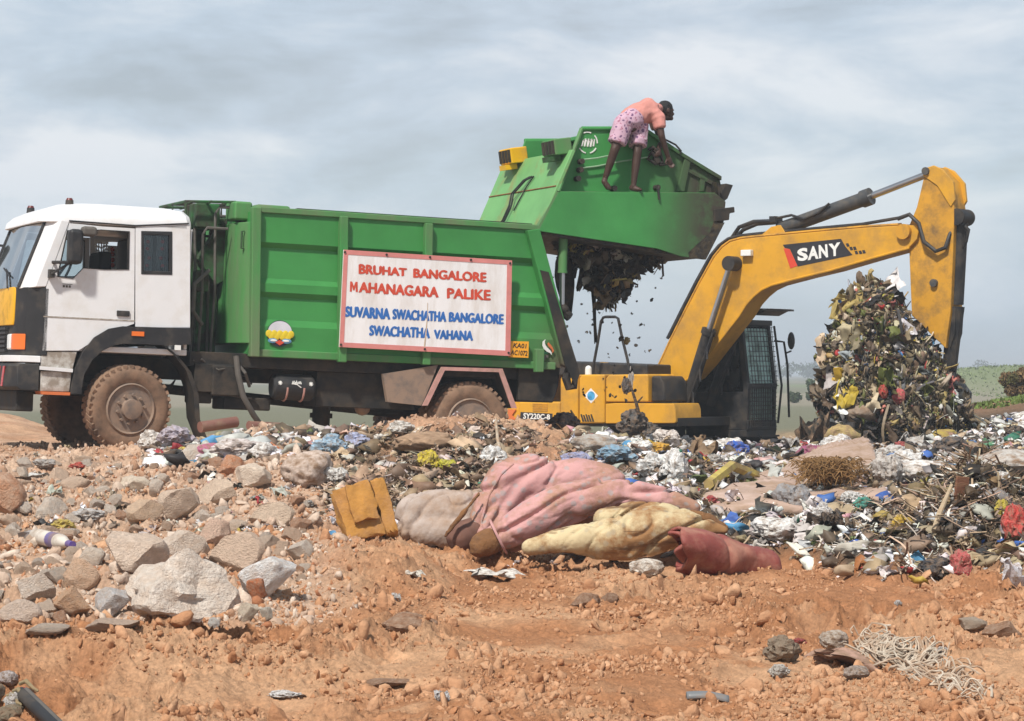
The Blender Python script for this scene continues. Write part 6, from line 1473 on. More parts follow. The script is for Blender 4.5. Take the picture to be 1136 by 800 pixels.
def floral(name, base, flower, dirt, slit=0.0, slit_deg=0.0):
    m = mat(name, base, .9, var=.08, vscale=5, dirt=dirt, damt=.50, dscale=2.2, dsoft=.06, bump=.006, bscale=26, ridge=.07, rscale=2.6)
    t = m.node_tree; b = t.nodes['Principled BSDF']; N = t.nodes.new; src = b.inputs['Base Color'].links[0].from_socket
    tc = N('ShaderNodeTexCoord'); v = N('ShaderNodeTexVoronoi'); v.inputs['Scale'].default_value = 12.5; v.inputs['Randomness'].default_value = .8; ns = N('ShaderNodeTexNoise'); ns.inputs['Scale'].default_value = 40
    ad = N('ShaderNodeMath'); ad.operation = 'MULTIPLY_ADD'; ad.inputs[1].default_value = .28; t.links.new(tc.outputs['Object'], v.inputs[0]); t.links.new(tc.outputs['Object'], ns.inputs[0])
    t.links.new(ns.outputs[0], ad.inputs[0]); t.links.new(v.outputs['Distance'], ad.inputs[2])
    mr = N('ShaderNodeMapRange'); mr.inputs[1].default_value = .47; mr.inputs[2].default_value = .36; mr.inputs[4].default_value = .50; t.links.new(ad.outputs[0], mr.inputs[0])
    mx = N('ShaderNodeMix'); mx.data_type = 'RGBA'; t.links.new(mr.outputs[0], mx.inputs[0]); t.links.new(src, mx.inputs[6]); mx.inputs[7].default_value = (*flower, 1); 
    mp = N('ShaderNodeMapping'); mp.inputs['Rotation'].default_value = (0, R(slit_deg), 0); mp.inputs['Scale'].default_value = (1.2, 3, 11); sn = N('ShaderNodeTexNoise'); sn.inputs['Scale'].default_value = 1.6; sn.inputs['Detail'].default_value = 5
    t.links.new(tc.outputs['Object'], mp.inputs[0]); t.links.new(mp.outputs[0], sn.inputs[0]); sr = N('ShaderNodeMapRange'); sr.inputs[1].default_value = .60; sr.inputs[2].default_value = .66; sr.inputs[4].default_value = slit; t.links.new(sn.outputs[0], sr.inputs[0])
    m2 = N('ShaderNodeMix'); m2.data_type = 'RGBA'; t.links.new(sr.outputs[0], m2.inputs[0]); t.links.new(mx.outputs[2], m2.inputs[6]); m2.inputs[7].default_value = (.14, .075, .035, 1)  # dark streaks painted in to stand for slits and shaded folds
    t.links.new(m2.outputs[2], b.inputs['Base Color']); return m
M['floral'] = floral('pink_floral_ticking', (.52, .285, .275), (.30, .33, .34), (.36, .20, .14), .25, -28)
M['yellow_tick'] = floral('yellow_floral_ticking', (.55, .45, .27), (.38, .33, .24), (.29, .15, .06), .85, 40)
M['brown_foam'] = mat('rotten_brown_foam', (.24, .115, .045), .98, var=.3, vscale=12, bump=.02, bscale=22, dirt=(.12, .06, .03), damt=.4, dscale=6)
D0 = 20.3
b = MB()
chain(b, [(536, 590, 17, .25), (548, 560, 26, .45), (566, 535, 30, .5), (588, 528, 27, .5), (606, 535, 26, .5)], D0)
chain(b, [(606, 540, 26, .5), (640, 535, 26, .55), (672, 540, 24, .55), (700, 552, 18, .5)], D0)
chain(b, [(562, 590, 24, .5), (600, 570, 30, .5), (640, 560, 30, .5)], D0)
chain(b, [(538, 603, 15, .0), (560, 592, 19, .0), (590, 576, 24, .05), (625, 560, 25, .1), (660, 550, 22, .1), (700, 549, 19, .1), (735, 554, 16, .1), (768, 564, 10, .1)], D0)
mat_o = P(640, 600, D0)
fm = fused('mattress', b, M['floral'], .013, smooth=10, disp=wrinkles(.036, 1.7, 3, 28), origin=mat_o)
tag(fm, 'faded pink floral mattress folded over on the dirt, foam showing at its ends', 'mattress')
t = MB(); q0, q1 = P(534, 607, D0 - .12), P(546, 599, D0 - .08); chain(t, [(533, 606, 12, -.06), (545, 600, 13.5, -.04)], D0)
fe = fused('torn_foam', t, M['brown_foam'], .016, fm, smooth=2, disp=folds(.02, 9, 6), origin=mat_o)
from mathutils.bvhtree import BVHTree
def on_surface(o, px_path, lift=.004):
    """Points on a finished object's skin, in its own coordinates, along a seam seen in the photo."""
    dg = bpy.context.evaluated_depsgraph_get(); tr = BVHTree.FromObject(o, dg); out = []; c0 = Vector(CAM) - Vector(o.location)
    for (a, b_), (c_, e_) in zip(px_path[:-1], px_path[1:]):
        for k in range(6):
            u = k / 6; dr_ = Vector(P(a + (c_ - a) * u, b_ + (e_ - b_) * u, 20.0) - CAM).normalized(); h_ = tr.ray_cast(c0, dr_)
            if h_[0] is not None: out.append(h_[0] - dr_ * lift)
    return out
for path in ([(536, 596), (534, 578), (542, 550), (556, 526), (572, 512)],):
    q = on_surface(fm, path)
    if len(q) > 4: obj('piping', MB().tube(q, .008, 6), M['floral'], fm)
t = MB(); n_ax = P(560, 592, D0) - P(538, 603, D0); n_ax /= np.linalg.norm(n_ax); u_ = np.cross(n_ax, [0, 1, 0]); u_ /= np.linalg.norm(u_); w_ = np.cross(n_ax, u_); cc = P(553, 595.5, D0 - .02); rr = 20.5 / F * D0
t.tube([cc + rr * (u_ * math.cos(a) + w_ * math.sin(a)) - mat_o for a in np.linspace(0, 2 * math.pi, 25)], .010, 6, False); obj('piping', t, M['floral'], fm)
t = MB(); chain(t, [(735, 571, 5, -.02), (765, 573, 7, .0), (790, 579, 7, .05), (803, 587, 4, .05)], D0); fused('torn_foam', t, M['brown_foam'], .014, fm, smooth=2, disp=folds(.02, 9, 7), origin=mat_o)
b = MB()
chain(b, [(588, 607, 10, .0), (615, 602, 15, .0), (650, 598, 20, -.05), (690, 594, 24, -.05), (725, 588, 25, .0), (760, 585, 20, .0), (800, 592, 10, .05)], 19.95)
chain(b, [(670, 575, 14, .2), (700, 570, 15, .25), (740, 575, 14, .25), (790, 590, 8, .2)], 19.95)
chain(b, [(640, 612, 8, -.05), (700, 612, 9, -.1), (735, 604, 9, -.05)], 19.95)
o_ = P(690, 610, 19.9); ym = fused('mattress', b, M['yellow_tick'], .013, smooth=10, disp=wrinkles(.030, 2.2, 13, 40), origin=o_); tag(ym, 'stained yellow mattress squashed under the pink floral one', 'mattress')
b = MB(); chain(b, [(452, 585, 17, .2), (462, 572, 25, .3), (485, 572, 30, .35), (508, 575, 30, .35), (522, 562, 20, .4), (530, 550, 10, .5)], 20.6); chain(b, [(470, 590, 18, .2), (500, 592, 18, .2), (516, 588, 16, .2)], 20.6)
o_ = P(485, 600, 20.6); gm = fused('cloth_bundle', b, mat('grimy_grey_cloth', (.44, .37, .33), .9, var=.15, vscale=4, dirt=(.28, .17, .10), damt=.5, dscale=3, dsoft=.15, bump=.01, bscale=20), .013, smooth=8, disp=wrinkles(.035, 2.4, 23, 60), origin=o_); tag(gm, 'grimy grey cloth bundle between the foam block and the floral mattress', 'bundle')
t = MB(); chain(t, [(494, 595, 1.6, .08), (505, 580, 2.4, .1), (516, 567, 2.2, .12), (531, 548, 1.6, .2)], 20.3); fused('torn_edge', t, M['brown_foam'], .012, gm, smooth=2, disp=folds(.012, 9, 27), origin=o_)
t = MB(); chain(t, [(512, 596, 16, .1), (524, 590, 14, .12)], 20.45); fused('dark_stained_end', t, mat('dark_stained_cloth', (.15, .075, .055), .9, var=.25, vscale=8), .016, gm, smooth=3, disp=folds(.02, 6, 28), origin=o_)
# red roll: an open curled sheet
d_ = 19.35; p0, p1 = P(752, 602, d_), P(856, 624, d_ + .5); ax = p1 - p0; L_ = np.linalg.norm(ax); ax /= L_; u_ = np.cross(ax, [0, 1, 0]); u_ /= np.linalg.norm(u_)
if u_[2] < 0: u_ = -u_
w_ = np.cross(ax, u_)
NT, NL = 110, 46; V = []
for i in range(NL):
    s_ = i / (NL - 1)
    for j in range(NT):
        t_ = j / (NT - 1); a = -2.2 + t_ * 2 * math.pi * 1.7; r_ = (.205 - .075 * t_) * (1 + .16 * math.sin(2 * a + .6) * math.exp(-2.5 * s_)) * (1 - .10 * s_) * (1 + .05 * math.sin(3 * s_ + 1)) - .03 * math.exp(-((s_ - .36) / .04) ** 2)
        en = -(.12 * math.sin(a + 1.0) + .04 * math.sin(3.3 * a)) * math.exp(-s_ * 8)
        if s_ > .93: r_ *= 1 - .35 * ((s_ - .93) / .07) ** 2
        V.append(p0 + ax * (L_ * s_ + en) + r_ * (u_ * math.sin(a) * .95 + w_ * math.cos(a)))
V = np.array(V) ; V = V + .045 * np.stack([fbm3(V, 2.2, 4, 60 + k) for k in range(3)], 1); hgt_ = (V - (p0 + ax * L_ / 2)) @ u_; V = V - u_ * (.20 * hgt_ + .035)[:, None]
i = (np.arange(NL - 1)[:, None] * NT + np.arange(NT - 1)[None]).ravel(); o_ = p0 + ax * L_ / 2
rl_m = mat('dusty_red_vinyl', (.235, .058, .046), .6, var=.16, vscale=4, dirt=(.36, .17, .12), damt=.46, dscale=2.6, dsoft=.08, bump=.006, bscale=24)
ro = npmesh('vinyl_roll', V - o_, np.stack([i, i + 1, i + 1 + NT, i + NT], 1), rl_m, ang=60); ro.location = o_; sd = ro.modifiers.new('s', 'SOLIDIFY'); sd.thickness = .022
tag(ro, 'dusty red vinyl roll half sunk in the dirt before the yellow mattress', 'roll')
# rug with torn coir
cs = [hp(772, 572, .04), hp(985, 560, .10), hp(955, 498, .10), hp(806, 540, .06)]
NU, NV = 60, 30; V = []
for a in range(NV):
    for c_ in range(NU):
        u, v = c_ / (NU - 1), a / (NV - 1); q = (np.array(cs[0]) * (1 - u) + np.array(cs[1]) * u) * (1 - v) + (np.array(cs[3]) * (1 - u) + np.array(cs[2]) * u) * v
        ed = .03 * math.sin(9 * u + 1) * (1 - v); V.append((q[0], q[1] + ed, float(ground_base(np.array([q[0]]), np.array([q[1]]))[0]) + .29 - .25 * v + .06 * math.sin(math.pi * v) - .06 * math.exp(-((u - .62) / .12) ** 2 - ((v - .25) / .3) ** 2)))
V = np.array(V); V[:, 2] += .05 * fbm3(V, 1.6, 3, 77); i = (np.arange(NV - 1)[:, None] * NU + np.arange(NU - 1)[None]).ravel(); o_ = V.mean(0)
rg_ = npmesh('rug', V - o_, np.stack([i, i + 1, i + 1 + NU, i + NU], 1), mat('faded_pink_rug', (.52, .39, .34), .95, var=.16, vscale=5, dirt=(.30, .19, .11), damt=.55, dscale=2.6, dsoft=.2, bump=.012, bscale=18), ang=60); rg_.location = o_; sd = rg_.modifiers.new('s', 'SOLIDIFY'); sd.thickness = .07; sd.offset = -1
tag(rg_, 'faded pinkish rug spread on the litter with brown coir torn open', 'rug')
t = MB(); rr_ = random.Random(4)
cp_ = hp(922, 556, .22)
for k in range(900):
    a = rr_.gauss(0, .5); q = cp_ + np.array([a * .26, rr_.uniform(-.15, .55), rr_.uniform(-.06, .10)]); dv = np.array([rr_.uniform(-.14, .14), rr_.uniform(-.12, .12), -rr_.uniform(-.03, .09)])
    t.tube([q, q + dv * .5 + np.array([0, -.02, .025]), q + dv], [.0045, .005, .003], 4, False)
t.v = [tuple(np.array(q) - o_) for q in t.v]
co = obj('coir_stuffing', t, mat('brown_coir', (.22, .125, .05), .95, var=.35, vscale=6), rg_, merge=False); co['kind'] = 'stuff'
# rope tangle and rags in the near dirt
rp = mat('frayed_white_rope', (.50, .44, .36), .9, var=.25, vscale=7, dirt=(.36, .22, .13), damt=.4, dscale=8); t = MB(); o_ = hp(1000, 752)
def gp(px, py, up): q = hit(px, py); q[2] += up; return q
for k in range(230):
    px0 = rr_.gauss(0, 1); cxp = 962 + 122 * rr_.random() ** 1.1; cyp = 727 + (cxp - 975) * .40 + rr_.gauss(0, 6); r_ = rr_.uniform(.04, .12) if cxp < 1030 else rr_.uniform(.06, .15); a0 = rr_.uniform(0, 6.3); sw_r = rr_.uniform(1.6, 4.6) if cxp < 1035 else rr_.uniform(.5, 1.4)
    c0 = gp(cxp, cyp, 0); pts = []; hgt = rr_.uniform(.015, .085) * (1 if cxp < 1030 else .6); e1, e2 = rr_.uniform(.6, 1.2), rr_.uniform(.35, .9)
    for j in range(10):
        a = a0 + sw_r * j / 9; x, d = c0[0] + r_ * math.cos(a) * e1, c0[1] + r_ * math.sin(a) * e2; pts.append((x, d, gz(x, d) + .012 + hgt * math.sin(math.pi * (j + .5) / 10) + rr_.uniform(0, .008)))
    t.tube(pts, rr_.uniform(.003, .0065), 5, False)
solid('rope_tangle', t, rp, 'frayed tangle of off-white rope strands in the near dirt', 'rope', origin=o_)
bag(935, 742, 86, 26, (.42, .26, .20), 'flattened pinkish-brown rag beside the rope tangle', 'rag', lib=SHC, name='rag', k=1)
bag(925, 722, 34, 24, (.48, .42, .36), 'cream cloth knot at the top of the flattened rag', 'cloth', lib=SACK, name='rag')
bag(868, 735, 44, 34, (.22, .17, .12), 'dark frayed fibre clump left of the flattened rag', 'fibre clump', lib=BAG, name='fibre_clump')
bag(864, 754, 26, 18, (.56, .54, .50), 'white shell-like scrap below the dark fibre clump', 'scrap', name='scrap')
bag(950, 755, 30, 18, (.40, .34, .30), 'brown-grey cloth knot under the flattened rag', 'cloth', lib=SACK, name='rag')
bag(888, 716, 18, 9, (.38, .05, .05), 'dark red scrap on the fibre clump', 'scrap', name='scrap')
# heap in the near left corner
for px, py, w, h, c, lab, lib, nm in ((6, 762, 26, 18, (.50, .46, .46), 'pale cloth at the very left edge of the corner heap', SACK, 'rag'), (16, 790, 30, 22, (.60, .58, .56), 'white paper lump in the corner heap', BAG, 'paper'), (8, 806, 40, 26, (.20, .17, .12), 'brown fibre rag at the base of the corner heap', SACK, 'rag'), (-14, 785, 40, 40, (.25, .21, .15), 'brown sack at the rim of the corner heap', SACK, 'sack')):
    bag(px, py, w, h, c, lab, nm.replace('_', ' '), lib=lib, name=nm)
q0, q1 = hp(24, 782, .05), hp(66, 818, .02); e = empty('dark_tube', loc=tuple(q0)); tag(e, 'black and grey tube with a red end poking from the corner heap', 'tube')
obj('body', MB().tube([(0, 0, 0), q1 - q0], .03, 14), M['black'], e); obj('grey_side', MB().tube([(.022, -.012, .012), q1 - q0 + np.array([.022, -.012, .012])], .018, 10), M['hose'], e); obj('red_end', MB().tube([(-.006, .0, .006), (.012, 0, -.008)], .031, 14), M['red'], e)
for k in range(5):
    a = hp(-6 + 7 * k, 806 - 7 * k, .03 + .012 * k); dx_ = random.uniform(.05, .11); dz_ = random.uniform(-.04, .05); solid('reed', MB().tube([a, a + np.array([dx_ * .5, -.03, .02 + dz_ * .3]), a + np.array([dx_, -.05, dz_]), a + np.array([dx_ * 1.4, -.06, dz_ * .6 - .02])], [.009, .011, .009, .006], 8), M['wood'], 'dry brown reed stalk in the corner heap', 'reed', (.26, .21, .12), group='reed stalks in the corner heap')

# ------------------------------------------------------------------ waste mound held at the arm's end
PD = 42.1
prof_ = [(316, 966, 7), (324, 967, 20), (345, 969, 36), (380, 975, 50), (415, 983, 62), (445, 990, 72), (470, 993, 75), (490, 994, 74), (506, 995, 72)]
ys = np.array([q[0] for q in prof_]); xs = np.array([q[1] for q in prof_]); rs = np.array([q[2] for q in prof_])
def mound(t, a, k=1.0):
    y = 506 + (316 - 506) * t; cx = np.interp(y, ys, xs); r = np.interp(y, ys, rs) / F * PD * k
    lump = .96 + .16 * vnoise2(a * 1.5 + 3, t * 5, 81) + .09 * vnoise2(a * 4, t * 12, 82)
    return np.stack([(cx - CX) / F * PD + r * lump * np.cos(a), PD + r * lump * .9 * np.sin(a), 1.5 + (HY - y) / F * PD], -1)
NT, NA = 40, 64; tt, aa = np.meshgrid(np.linspace(-.12, 1, NT), np.linspace(0, 2 * math.pi, NA, endpoint=False), indexing='ij')
V = mound(np.clip(tt, 0, 1).ravel(), aa.ravel(), .95); V[:, 2] -= (np.clip(-tt, 0, 1) * 3).ravel()
i = np.arange(NT - 1)[:, None] * NA + np.arange(NA)[None]; j = np.arange(NT - 1)[:, None] * NA + (np.arange(NA)[None] + 1) % NA
o_ = P(990, 500, PD)
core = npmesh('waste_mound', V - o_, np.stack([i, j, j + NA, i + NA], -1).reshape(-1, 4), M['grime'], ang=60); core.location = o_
tag(core, 'tall mound of mixed household waste at the end of the excavator arm', 'waste mound')
S = Scatter(); g = np.random.default_rng(33)
def cling(protos, n, size, pal, flat=.8):
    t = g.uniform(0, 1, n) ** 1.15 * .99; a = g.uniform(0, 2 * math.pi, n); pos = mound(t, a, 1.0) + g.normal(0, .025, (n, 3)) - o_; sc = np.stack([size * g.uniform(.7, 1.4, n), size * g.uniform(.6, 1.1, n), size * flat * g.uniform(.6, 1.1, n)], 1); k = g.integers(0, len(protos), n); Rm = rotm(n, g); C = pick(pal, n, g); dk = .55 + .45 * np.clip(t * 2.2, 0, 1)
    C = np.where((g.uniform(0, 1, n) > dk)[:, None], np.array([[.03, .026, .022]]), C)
    for q in range(len(protos)): s_ = k == q; S.add(protos[q], pos[s_], Rm[s_], sc[s_], C[s_])
cling(PEG, 900, g.lognormal(math.log(.05), .35, 900), 'pile'); cling(PB2, 2600, np.minimum(g.lognormal(math.log(.058), .4, 2600), .13), 'pile'); cling(PB1, 3500, g.lognormal(math.log(.036), .45, 3500), 'pile'); cling(PSH, 1700, np.minimum(g.lognormal(math.log(.065), .4, 1700), .13), 'pile', 1); cling(PRB, 4200, g.lognormal(math.log(.085), .45, 4200), 'pile', 1); cling(PST, 350, g.lognormal(math.log(.13), .4, 350), 'pile', 1)
cling(PFB, 45, g.uniform(.14, .26, 45), 'film', .9); cling(PFB, 210, g.uniform(.12, .26, 210), 'pile', .9)
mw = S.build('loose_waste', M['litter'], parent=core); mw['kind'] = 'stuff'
def onm(px, py, w, h, c, lab, cat='bag', lib=None, name='plastic_bag', k=None):
    y = py; t = (506 - y) / (506 - 316); cx = np.interp(y, ys, xs); r = np.interp(y, ys, rs); u = np.clip((px - cx) / r, -1, 1); a = -math.acos(u); q = mound(np.array([t]), np.array([a]), 1.02)[0]
    lib = lib or BAG; o = bpy.data.objects.new(name, lib[random.randrange(len(lib)) if k is None else k]); COL.objects.link(o); s = q[1] / F; o.location = q; o.scale = (w * s / 2, w * s / 2.6, h * s / 2); o.rotation_euler = (random.uniform(-.3, .3), random.uniform(-.4, .4), random.uniform(-.5, .5)); o.color = (*c, 1); tag(o, lab, cat)
onm(979, 367, 12, 11, (.02, .32, .16), 'green ball-like bag high on the waste mound')
onm(1033, 384, 20, 30, (.05, .26, .50), 'sky-blue bag on the waste mound beside the arm')
onm(988, 440, 15, 20, (.55, .08, .10), 'pink-red cloth in the middle of the waste mound', 'cloth', SACK, 'rag')
onm(972, 434, 12, 18, (.48, .03, .03), 'dark red cloth left of the pink-red cloth', 'cloth', SACK, 'rag')
onm(987, 421, 12, 32, (.62, .60, .60), 'white strip hanging above the pink-red cloth', 'strip', SHT, 'strip')
onm(976, 332, 30, 12, (.36, .33, .05), 'yellow-green leaf matter near the mound top', 'leaves', BAG, 'leaf_clump')
onm(935, 432, 14, 14, (.50, .17, .06), 'orange scrap on the left flank of the mound', 'scrap', BAG, 'scrap')
onm(950, 456, 40, 26, (.28, .22, .17), 'brown sodden sack low on the mound', 'sack', SACK, 'sack')
onm(1010, 432, 24, 22, (.015, .015, .017), 'shiny black bag right of the pink-red cloth')
onm(966, 372, 18, 16, (.03, .035, .045), 'dark blue-black bag beside the green ball')
onm(1032, 485, 44, 20, (.38, .29, .06), 'mustard cloth at the lower right of the mound', 'cloth', SACK, 'rag')
onm(1072, 400, 14, 14, (.45, .20, .17), 'pinkish wrapper sticking out right of the arm', 'wrapper')
onm(944, 424, 10, 10, (.10, .16, .03), 'small green leaf bundle on the mound', 'leaves', BAG, 'leaf_clump')
onm(1068, 440, 14, 30, (.20, .22, .06), 'wilted greens hanging at the mound\'s right edge', 'leaves', SHC, 'leaf_clump')

# ------------------------------------------------------------------ waste hanging and falling from the hopper
S = Scatter(); g = np.random.default_rng(8)
def tw(px, py, y): return TR.world(TR.a3(px, py, y))
n = 1500; px = np.concatenate([g.normal(672, 20, 1100), g.uniform(622, 730, 400)]); top = 262 + (px - 620) * .16; depth_ = np.where(np.abs(px - 675) < 34, 56 * np.exp(-((px - 675) / 24.) ** 2) + 9, 10); py = top + depth_ * g.uniform(0, 1, n) ** 1.4
pos = np.array([tw(a, b_, c_) for a, b_, c_ in zip(px, py, g.uniform(.5, 1.7, n))]); k = g.integers(0, 3, n); C = pick('hang', n, g); Rm = rotm(n, g)
for kk, pr, s0 in ((0, PB1[:1], .09), (1, PSH[:1], .12), (2, PRB[:1], .17)):
    q = k == kk; sc = (s0 * g.uniform(.5, 1.5, (q.sum(), 1))) * np.ones((1, 3)); S.add(pr[0], pos[q], Rm[q], sc, C[q])
n = 90; px = g.normal(668, 22, n); pos = np.array([tw(a, 285 + 26 * math.exp(-((a - 675) / 26) ** 2) + g.uniform(-12, 10), c_) for a, c_ in zip(px, g.uniform(.6, 1.5, n))]); Rm = np.zeros((n, 3, 3)); Rm[:, 2, 0] = -1; Rm[:, 1, 1] = 1; Rm[:, 0, 2] = 1; S.add(PRB[2], pos, Rm @ rotm(n, g, .35), g.uniform(.10, .26, (n, 1)) * np.array([[1, .35, .35]]), pick('hang', n, g))
hw = S.build('hanging_waste', M['litter']); tag(hw, kind='stuff')
def ragsheet(pts, y, name, label, cat, m, wob=.06):
    V = []; n = len(pts); K_ = 7
    for a, b_, c_ in pts:
        for j in range(K_): u = j / (K_ - 1); V.append(np.array(TR.world(TR.a3(a + (b_ - a) * u, c_ + random.uniform(-1.5, 1.5), y + wob * math.sin(5 * u + c_ * .2)))))
    V = np.array(V); i = (np.arange(n - 1)[:, None] * K_ + np.arange(K_ - 1)[None]).ravel(); o_ = V[0]; o = npmesh(name, V - o_, np.stack([i, i + 1, i + 1 + K_, i + K_], 1), m, ang=60); o.location = o_; sd = o.modifiers.new('s', 'SOLIDIFY'); sd.thickness = .015; return tag(o, label, cat)
ragsheet([(622, 632, 272), (616, 634, 290), (615, 637, 306), (617, 637, 318), (621, 636, 330), (627, 635, 342), (631, 634, 350)], .9, 'torn_sheet', 'torn black sheet hanging behind the lift cylinder', 'sheet', M['grime'])
ragsheet([(646, 660, 276), (644, 656, 290), (642, 652, 304), (639, 646, 318), (640, 642, 323)], .7, 'torn_sheet', 'ragged dark strip hanging left of the waste clump', 'sheet', M['grime'])
ragsheet([(664, 672, 300), (665, 671, 318), (667, 670, 334)], 1.1, 'torn_sheet', 'short dark shred right of the long dangling strip', 'strip', M['grime'], .04)
ragsheet([(632, 640, 280), (634, 641, 296), (636, 639, 308)], 1.3, 'torn_sheet', 'small dark shred nearest the lift cylinder', 'strip', M['grime'], .04)
ragsheet([(655, 661, 318), (657, 661, 340), (659, 661, 360), (660, 662, 380)], .8, 'torn_sheet', 'long thin dark strip dangling below the waste clump', 'strip', M['grime'], .02)
def lump(px, py, y, w, h, c, lab, cat, lib=BAG, name='waste_clump', frame_d=None):
    q = tw(px, py, y) if frame_d is None else P(px, py, frame_d); o = bpy.data.objects.new(name, lib[random.randrange(len(lib))]); COL.objects.link(o); s = q[1] / F; o.location = q; o.scale = (w * s / 2, w * s / 3, h * s / 2); o.rotation_euler = (random.uniform(-1, 1), random.uniform(-1, 1), random.uniform(0, 6)); o.color = (*c, 1); return tag(o, lab, cat)
lump(679, 312, .9, 26, 18, (.34, .25, .05), 'yellowish clump hanging lowest under the hopper', 'waste clump'); lump(711, 290, .9, 12, 14, (.30, .22, .07), 'small yellow-brown clump under the hopper edge', 'waste clump')
lump(695, 378, .9, 10, 9, (.34, .24, .07), 'yellow-brown clump in mid-fall by the hand rail', 'waste clump'); lump(689, 376, .9, 8, 6, (.02, .02, .02), 'black scrap in mid-fall beside the yellow-brown clump', 'scrap')
for k in range(64):
    px, py = g.normal(678, 30), g.uniform(300, 448)
    if not 612 < px < 735: continue
    lump(px, py, g.uniform(.4, 1.8), g.uniform(1.6, 5.5), g.uniform(1.6, 5), random.choice(((.02, .02, .02), (.06, .045, .03), (.14, .10, .05), (.03, .03, .03))), 'small dark scrap falling in the air below the raised hopper', 'scrap', random.choice((BAG, SHT)), 'scrap')['group'] = 'scraps falling from the hopper'
# refuse lying against the excavator
DX = 41.2
for px, py, w, h, c, lab, lib, nm, cat in ((702, 470, 38, 34, (.016, .017, .019), 'black bag heaped against the excavator tool box', BAG, 'plastic_bag', 'bag'), (722, 478, 26, 20, (.03, .03, .03), 'small black bag right of the heaped black bag', BAG, 'plastic_bag', 'bag'), (700, 420, 7, 28, (.50, .49, .47), 'dirty white rag snagged on the excavator tank cover', SHC, 'rag', 'rag'), (695, 428, 12, 20, (.05, .05, .055), 'dark film behind the snagged white rag', BAG, 'film', 'film')):
    lump(px, py, 0, w, h, c, lab, cat, lib, nm, DX).rotation_euler = (0, 0, 0)
solid('twig', MB().tube([P(709, 460, 41), P(706, 448, 41), P(701, 432, 41), P(698, 424, 41)], [.03, .025, .02, .01], 6).tube([P(706, 448, 41), P(713, 440, 41)], [.02, .01], 5), M['wood'], 'dark twig standing out of the heaped black bag', 'twig', (.05, .035, .025))
solid('twig', MB().tube([P(641, 478, 34), P(637, 462, 34), P(633, 455, 34)], [.02, .018, .01], 6).tube([P(638, 465, 34), P(645, 480, 33.9)], [.016, .012], 5), M['wood'], 'pale forked twig in front of the excavator door', 'twig', (.36, .25, .15))

# ------------------------------------------------------------------ far land: bushes, trees
def leafmat(name, c): return mat(name, c, .8, attr='Col', var=.15, vscale=3, spec=.2)
M['leaf'] = leafmat('leaf', (.06, .09, .03))
def foliage(S, g, c, r, n, size, cols, clumps=14):
    cl = g.normal(size=(clumps, 3)); cl /= np.linalg.norm(cl, axis=1)[:, None]; cl = cl * g.uniform(.3, .8, (clumps, 1)); cr = g.uniform(.3, .5, clumps); cc_ = g.integers(0, len(cols), clumps); k = g.integers(0, clumps, n); d = g.normal(size=(n, 3)); d /= np.linalg.norm(d, axis=1)[:, None]; d *= g.uniform(.5, 1, (n, 1)); pos = (cl[k] + d * cr[k][:, None]) * np.array(r) + np.array(c)
    col = np.array(cols)[cc_[k]] * g.uniform(.7, 1.3, (n, 1)); sc = size * g.uniform(.6, 1.4, (n, 1)) * np.ones((1, 3)); S.add(LEAF, pos, rotm(n, g), sc, col)
LEAF = (np.array([(-1, 0, 0), (0, -.45, .1), (1, 0, 0), (0, .45, .1)], float), np.array([[0, 1, 2, 3]]))
g = np.random.default_rng(2)
def plant(name, px, py_foot, d, w, h, label, cols, n, leaf, cat='bush'):
    p = P(px, py_foot, d); p[2] = gz(p[0], p[1]); W_, H_ = w / F * d / 2, h / F * d / 2
    e = empty(name, loc=tuple(p)); tag(e, label, cat); S = Scatter(); foliage(S, g, (0, 0, H_ * 1.05), (W_, W_ * .9, H_), n, leaf, cols, 22); S.build('crown', M['leaf'], parent=e)
    t = MB().tube([(0, 0, -.2), (0.02 * H_, 0, H_ * .6), (0, 0, H_)], [.05 * H_ + .02, .04 * H_, .02 * H_], 7)
    for k in range(6): a = k * 1.05; t.tube([(0, 0, H_ * .4), (W_ * .3 * math.cos(a), W_ * .3 * math.sin(a), H_ * .9), (W_ * .55 * math.cos(a), W_ * .5 * math.sin(a), H_ * 1.3)], [.03 * H_, .02 * H_, .008 * H_], 5)
    obj('trunk', t, M['wood'], e).color = (.12, .09, .06, 1); return e
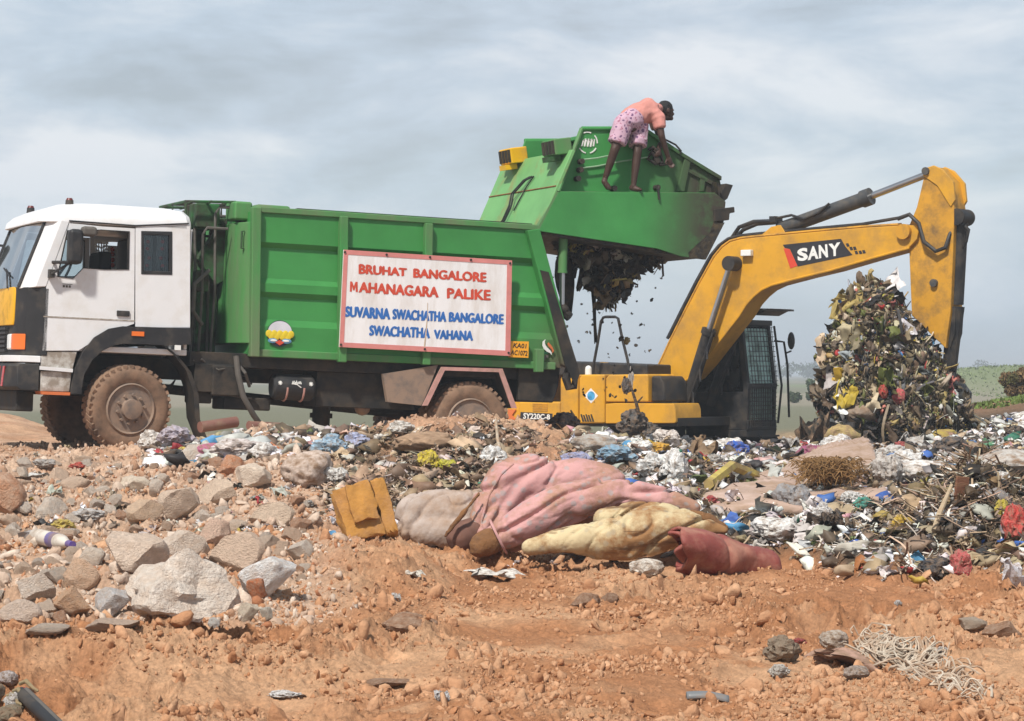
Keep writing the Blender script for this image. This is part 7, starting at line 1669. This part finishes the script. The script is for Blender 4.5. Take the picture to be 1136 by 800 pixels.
plant('bush', 1128, 437, 62, 38, 36, 'brownish green bush on the grassy rise at the right edge', [(.10, .09, .03), (.15, .12, .04), (.07, .08, .025), (.17, .11, .05)], 5200, .05)
plant('bush', 905, 446, 150, 28, 24, 'dark round bush in the pale field beyond the excavator cab', [(.035, .06, .03), (.05, .075, .035)], 1500, .13)
plant('bush', 882, 444, 140, 14, 14, 'smaller dark bush left of the round field bush', [(.04, .065, .03), (.06, .08, .04)], 800, .1)
S = Scatter()
for k in range(420):
    px = g.uniform(-500, 1700); d = g.uniform(700, 1000); h = g.uniform(2.6, 5.2) * (1 + .25 * math.sin(px * .03)); foliage(S, g, ((px - CX) / F * d, d, h * .5), (g.uniform(3, 5.5), 3, h * .55), 110, .55, [(.045, .07, .035), (.06, .085, .04), (.035, .055, .03)], 6)
tag(S.build('far_treeline', M['leaf']), kind='stuff')
gs = Scatter(); n = 9000; x = g.uniform(31, 52, n); d = g.uniform(120, 260, n); pos = np.stack([x, d, ground(x, d) + .02], 1); gs.add(LEAF, pos, rotm(n, g), .13 * g.uniform(.5, 1.5, (n, 1)) * np.ones((1, 3)), np.array([[.15, .19, .08]]) * g.uniform(.6, 1.5, (n, 1)))
n = 2600; px = g.uniform(1072, 1240, n); d = g.uniform(52, 66, n); x = (px - CX) / F * d; pos = np.stack([x, d, ground(x, d) + .04], 1); gs.add(LEAF, pos, rotm(n, g), .055 * g.uniform(.5, 1.6, (n, 1)) * np.ones((1, 3)), np.array([[.11, .16, .04]]) * g.uniform(.6, 1.5, (n, 1)))
tag(gs.build('hill_grass', M['leaf']), kind='stuff')

# ------------------------------------------------------------------ air between the camera and the far trees
hz = obj('haze', MB().box(-5300, 5300, -120, 5300, -1.7, 12.0), None, smooth=False)
hm = bpy.data.materials.new('thin_haze'); hm.use_nodes = True; ht = hm.node_tree; ht.nodes.clear()
ho = ht.nodes.new('ShaderNodeOutputMaterial'); hv = ht.nodes.new('ShaderNodeVolumePrincipled'); hv.inputs['Color'].default_value = (.80, .87, .95, 1); hv.inputs['Density'].default_value = .0011
ht.links.new(hv.outputs[0], ho.inputs['Volume']); hz.data.materials.append(hm); tag(hz, kind='stuff')
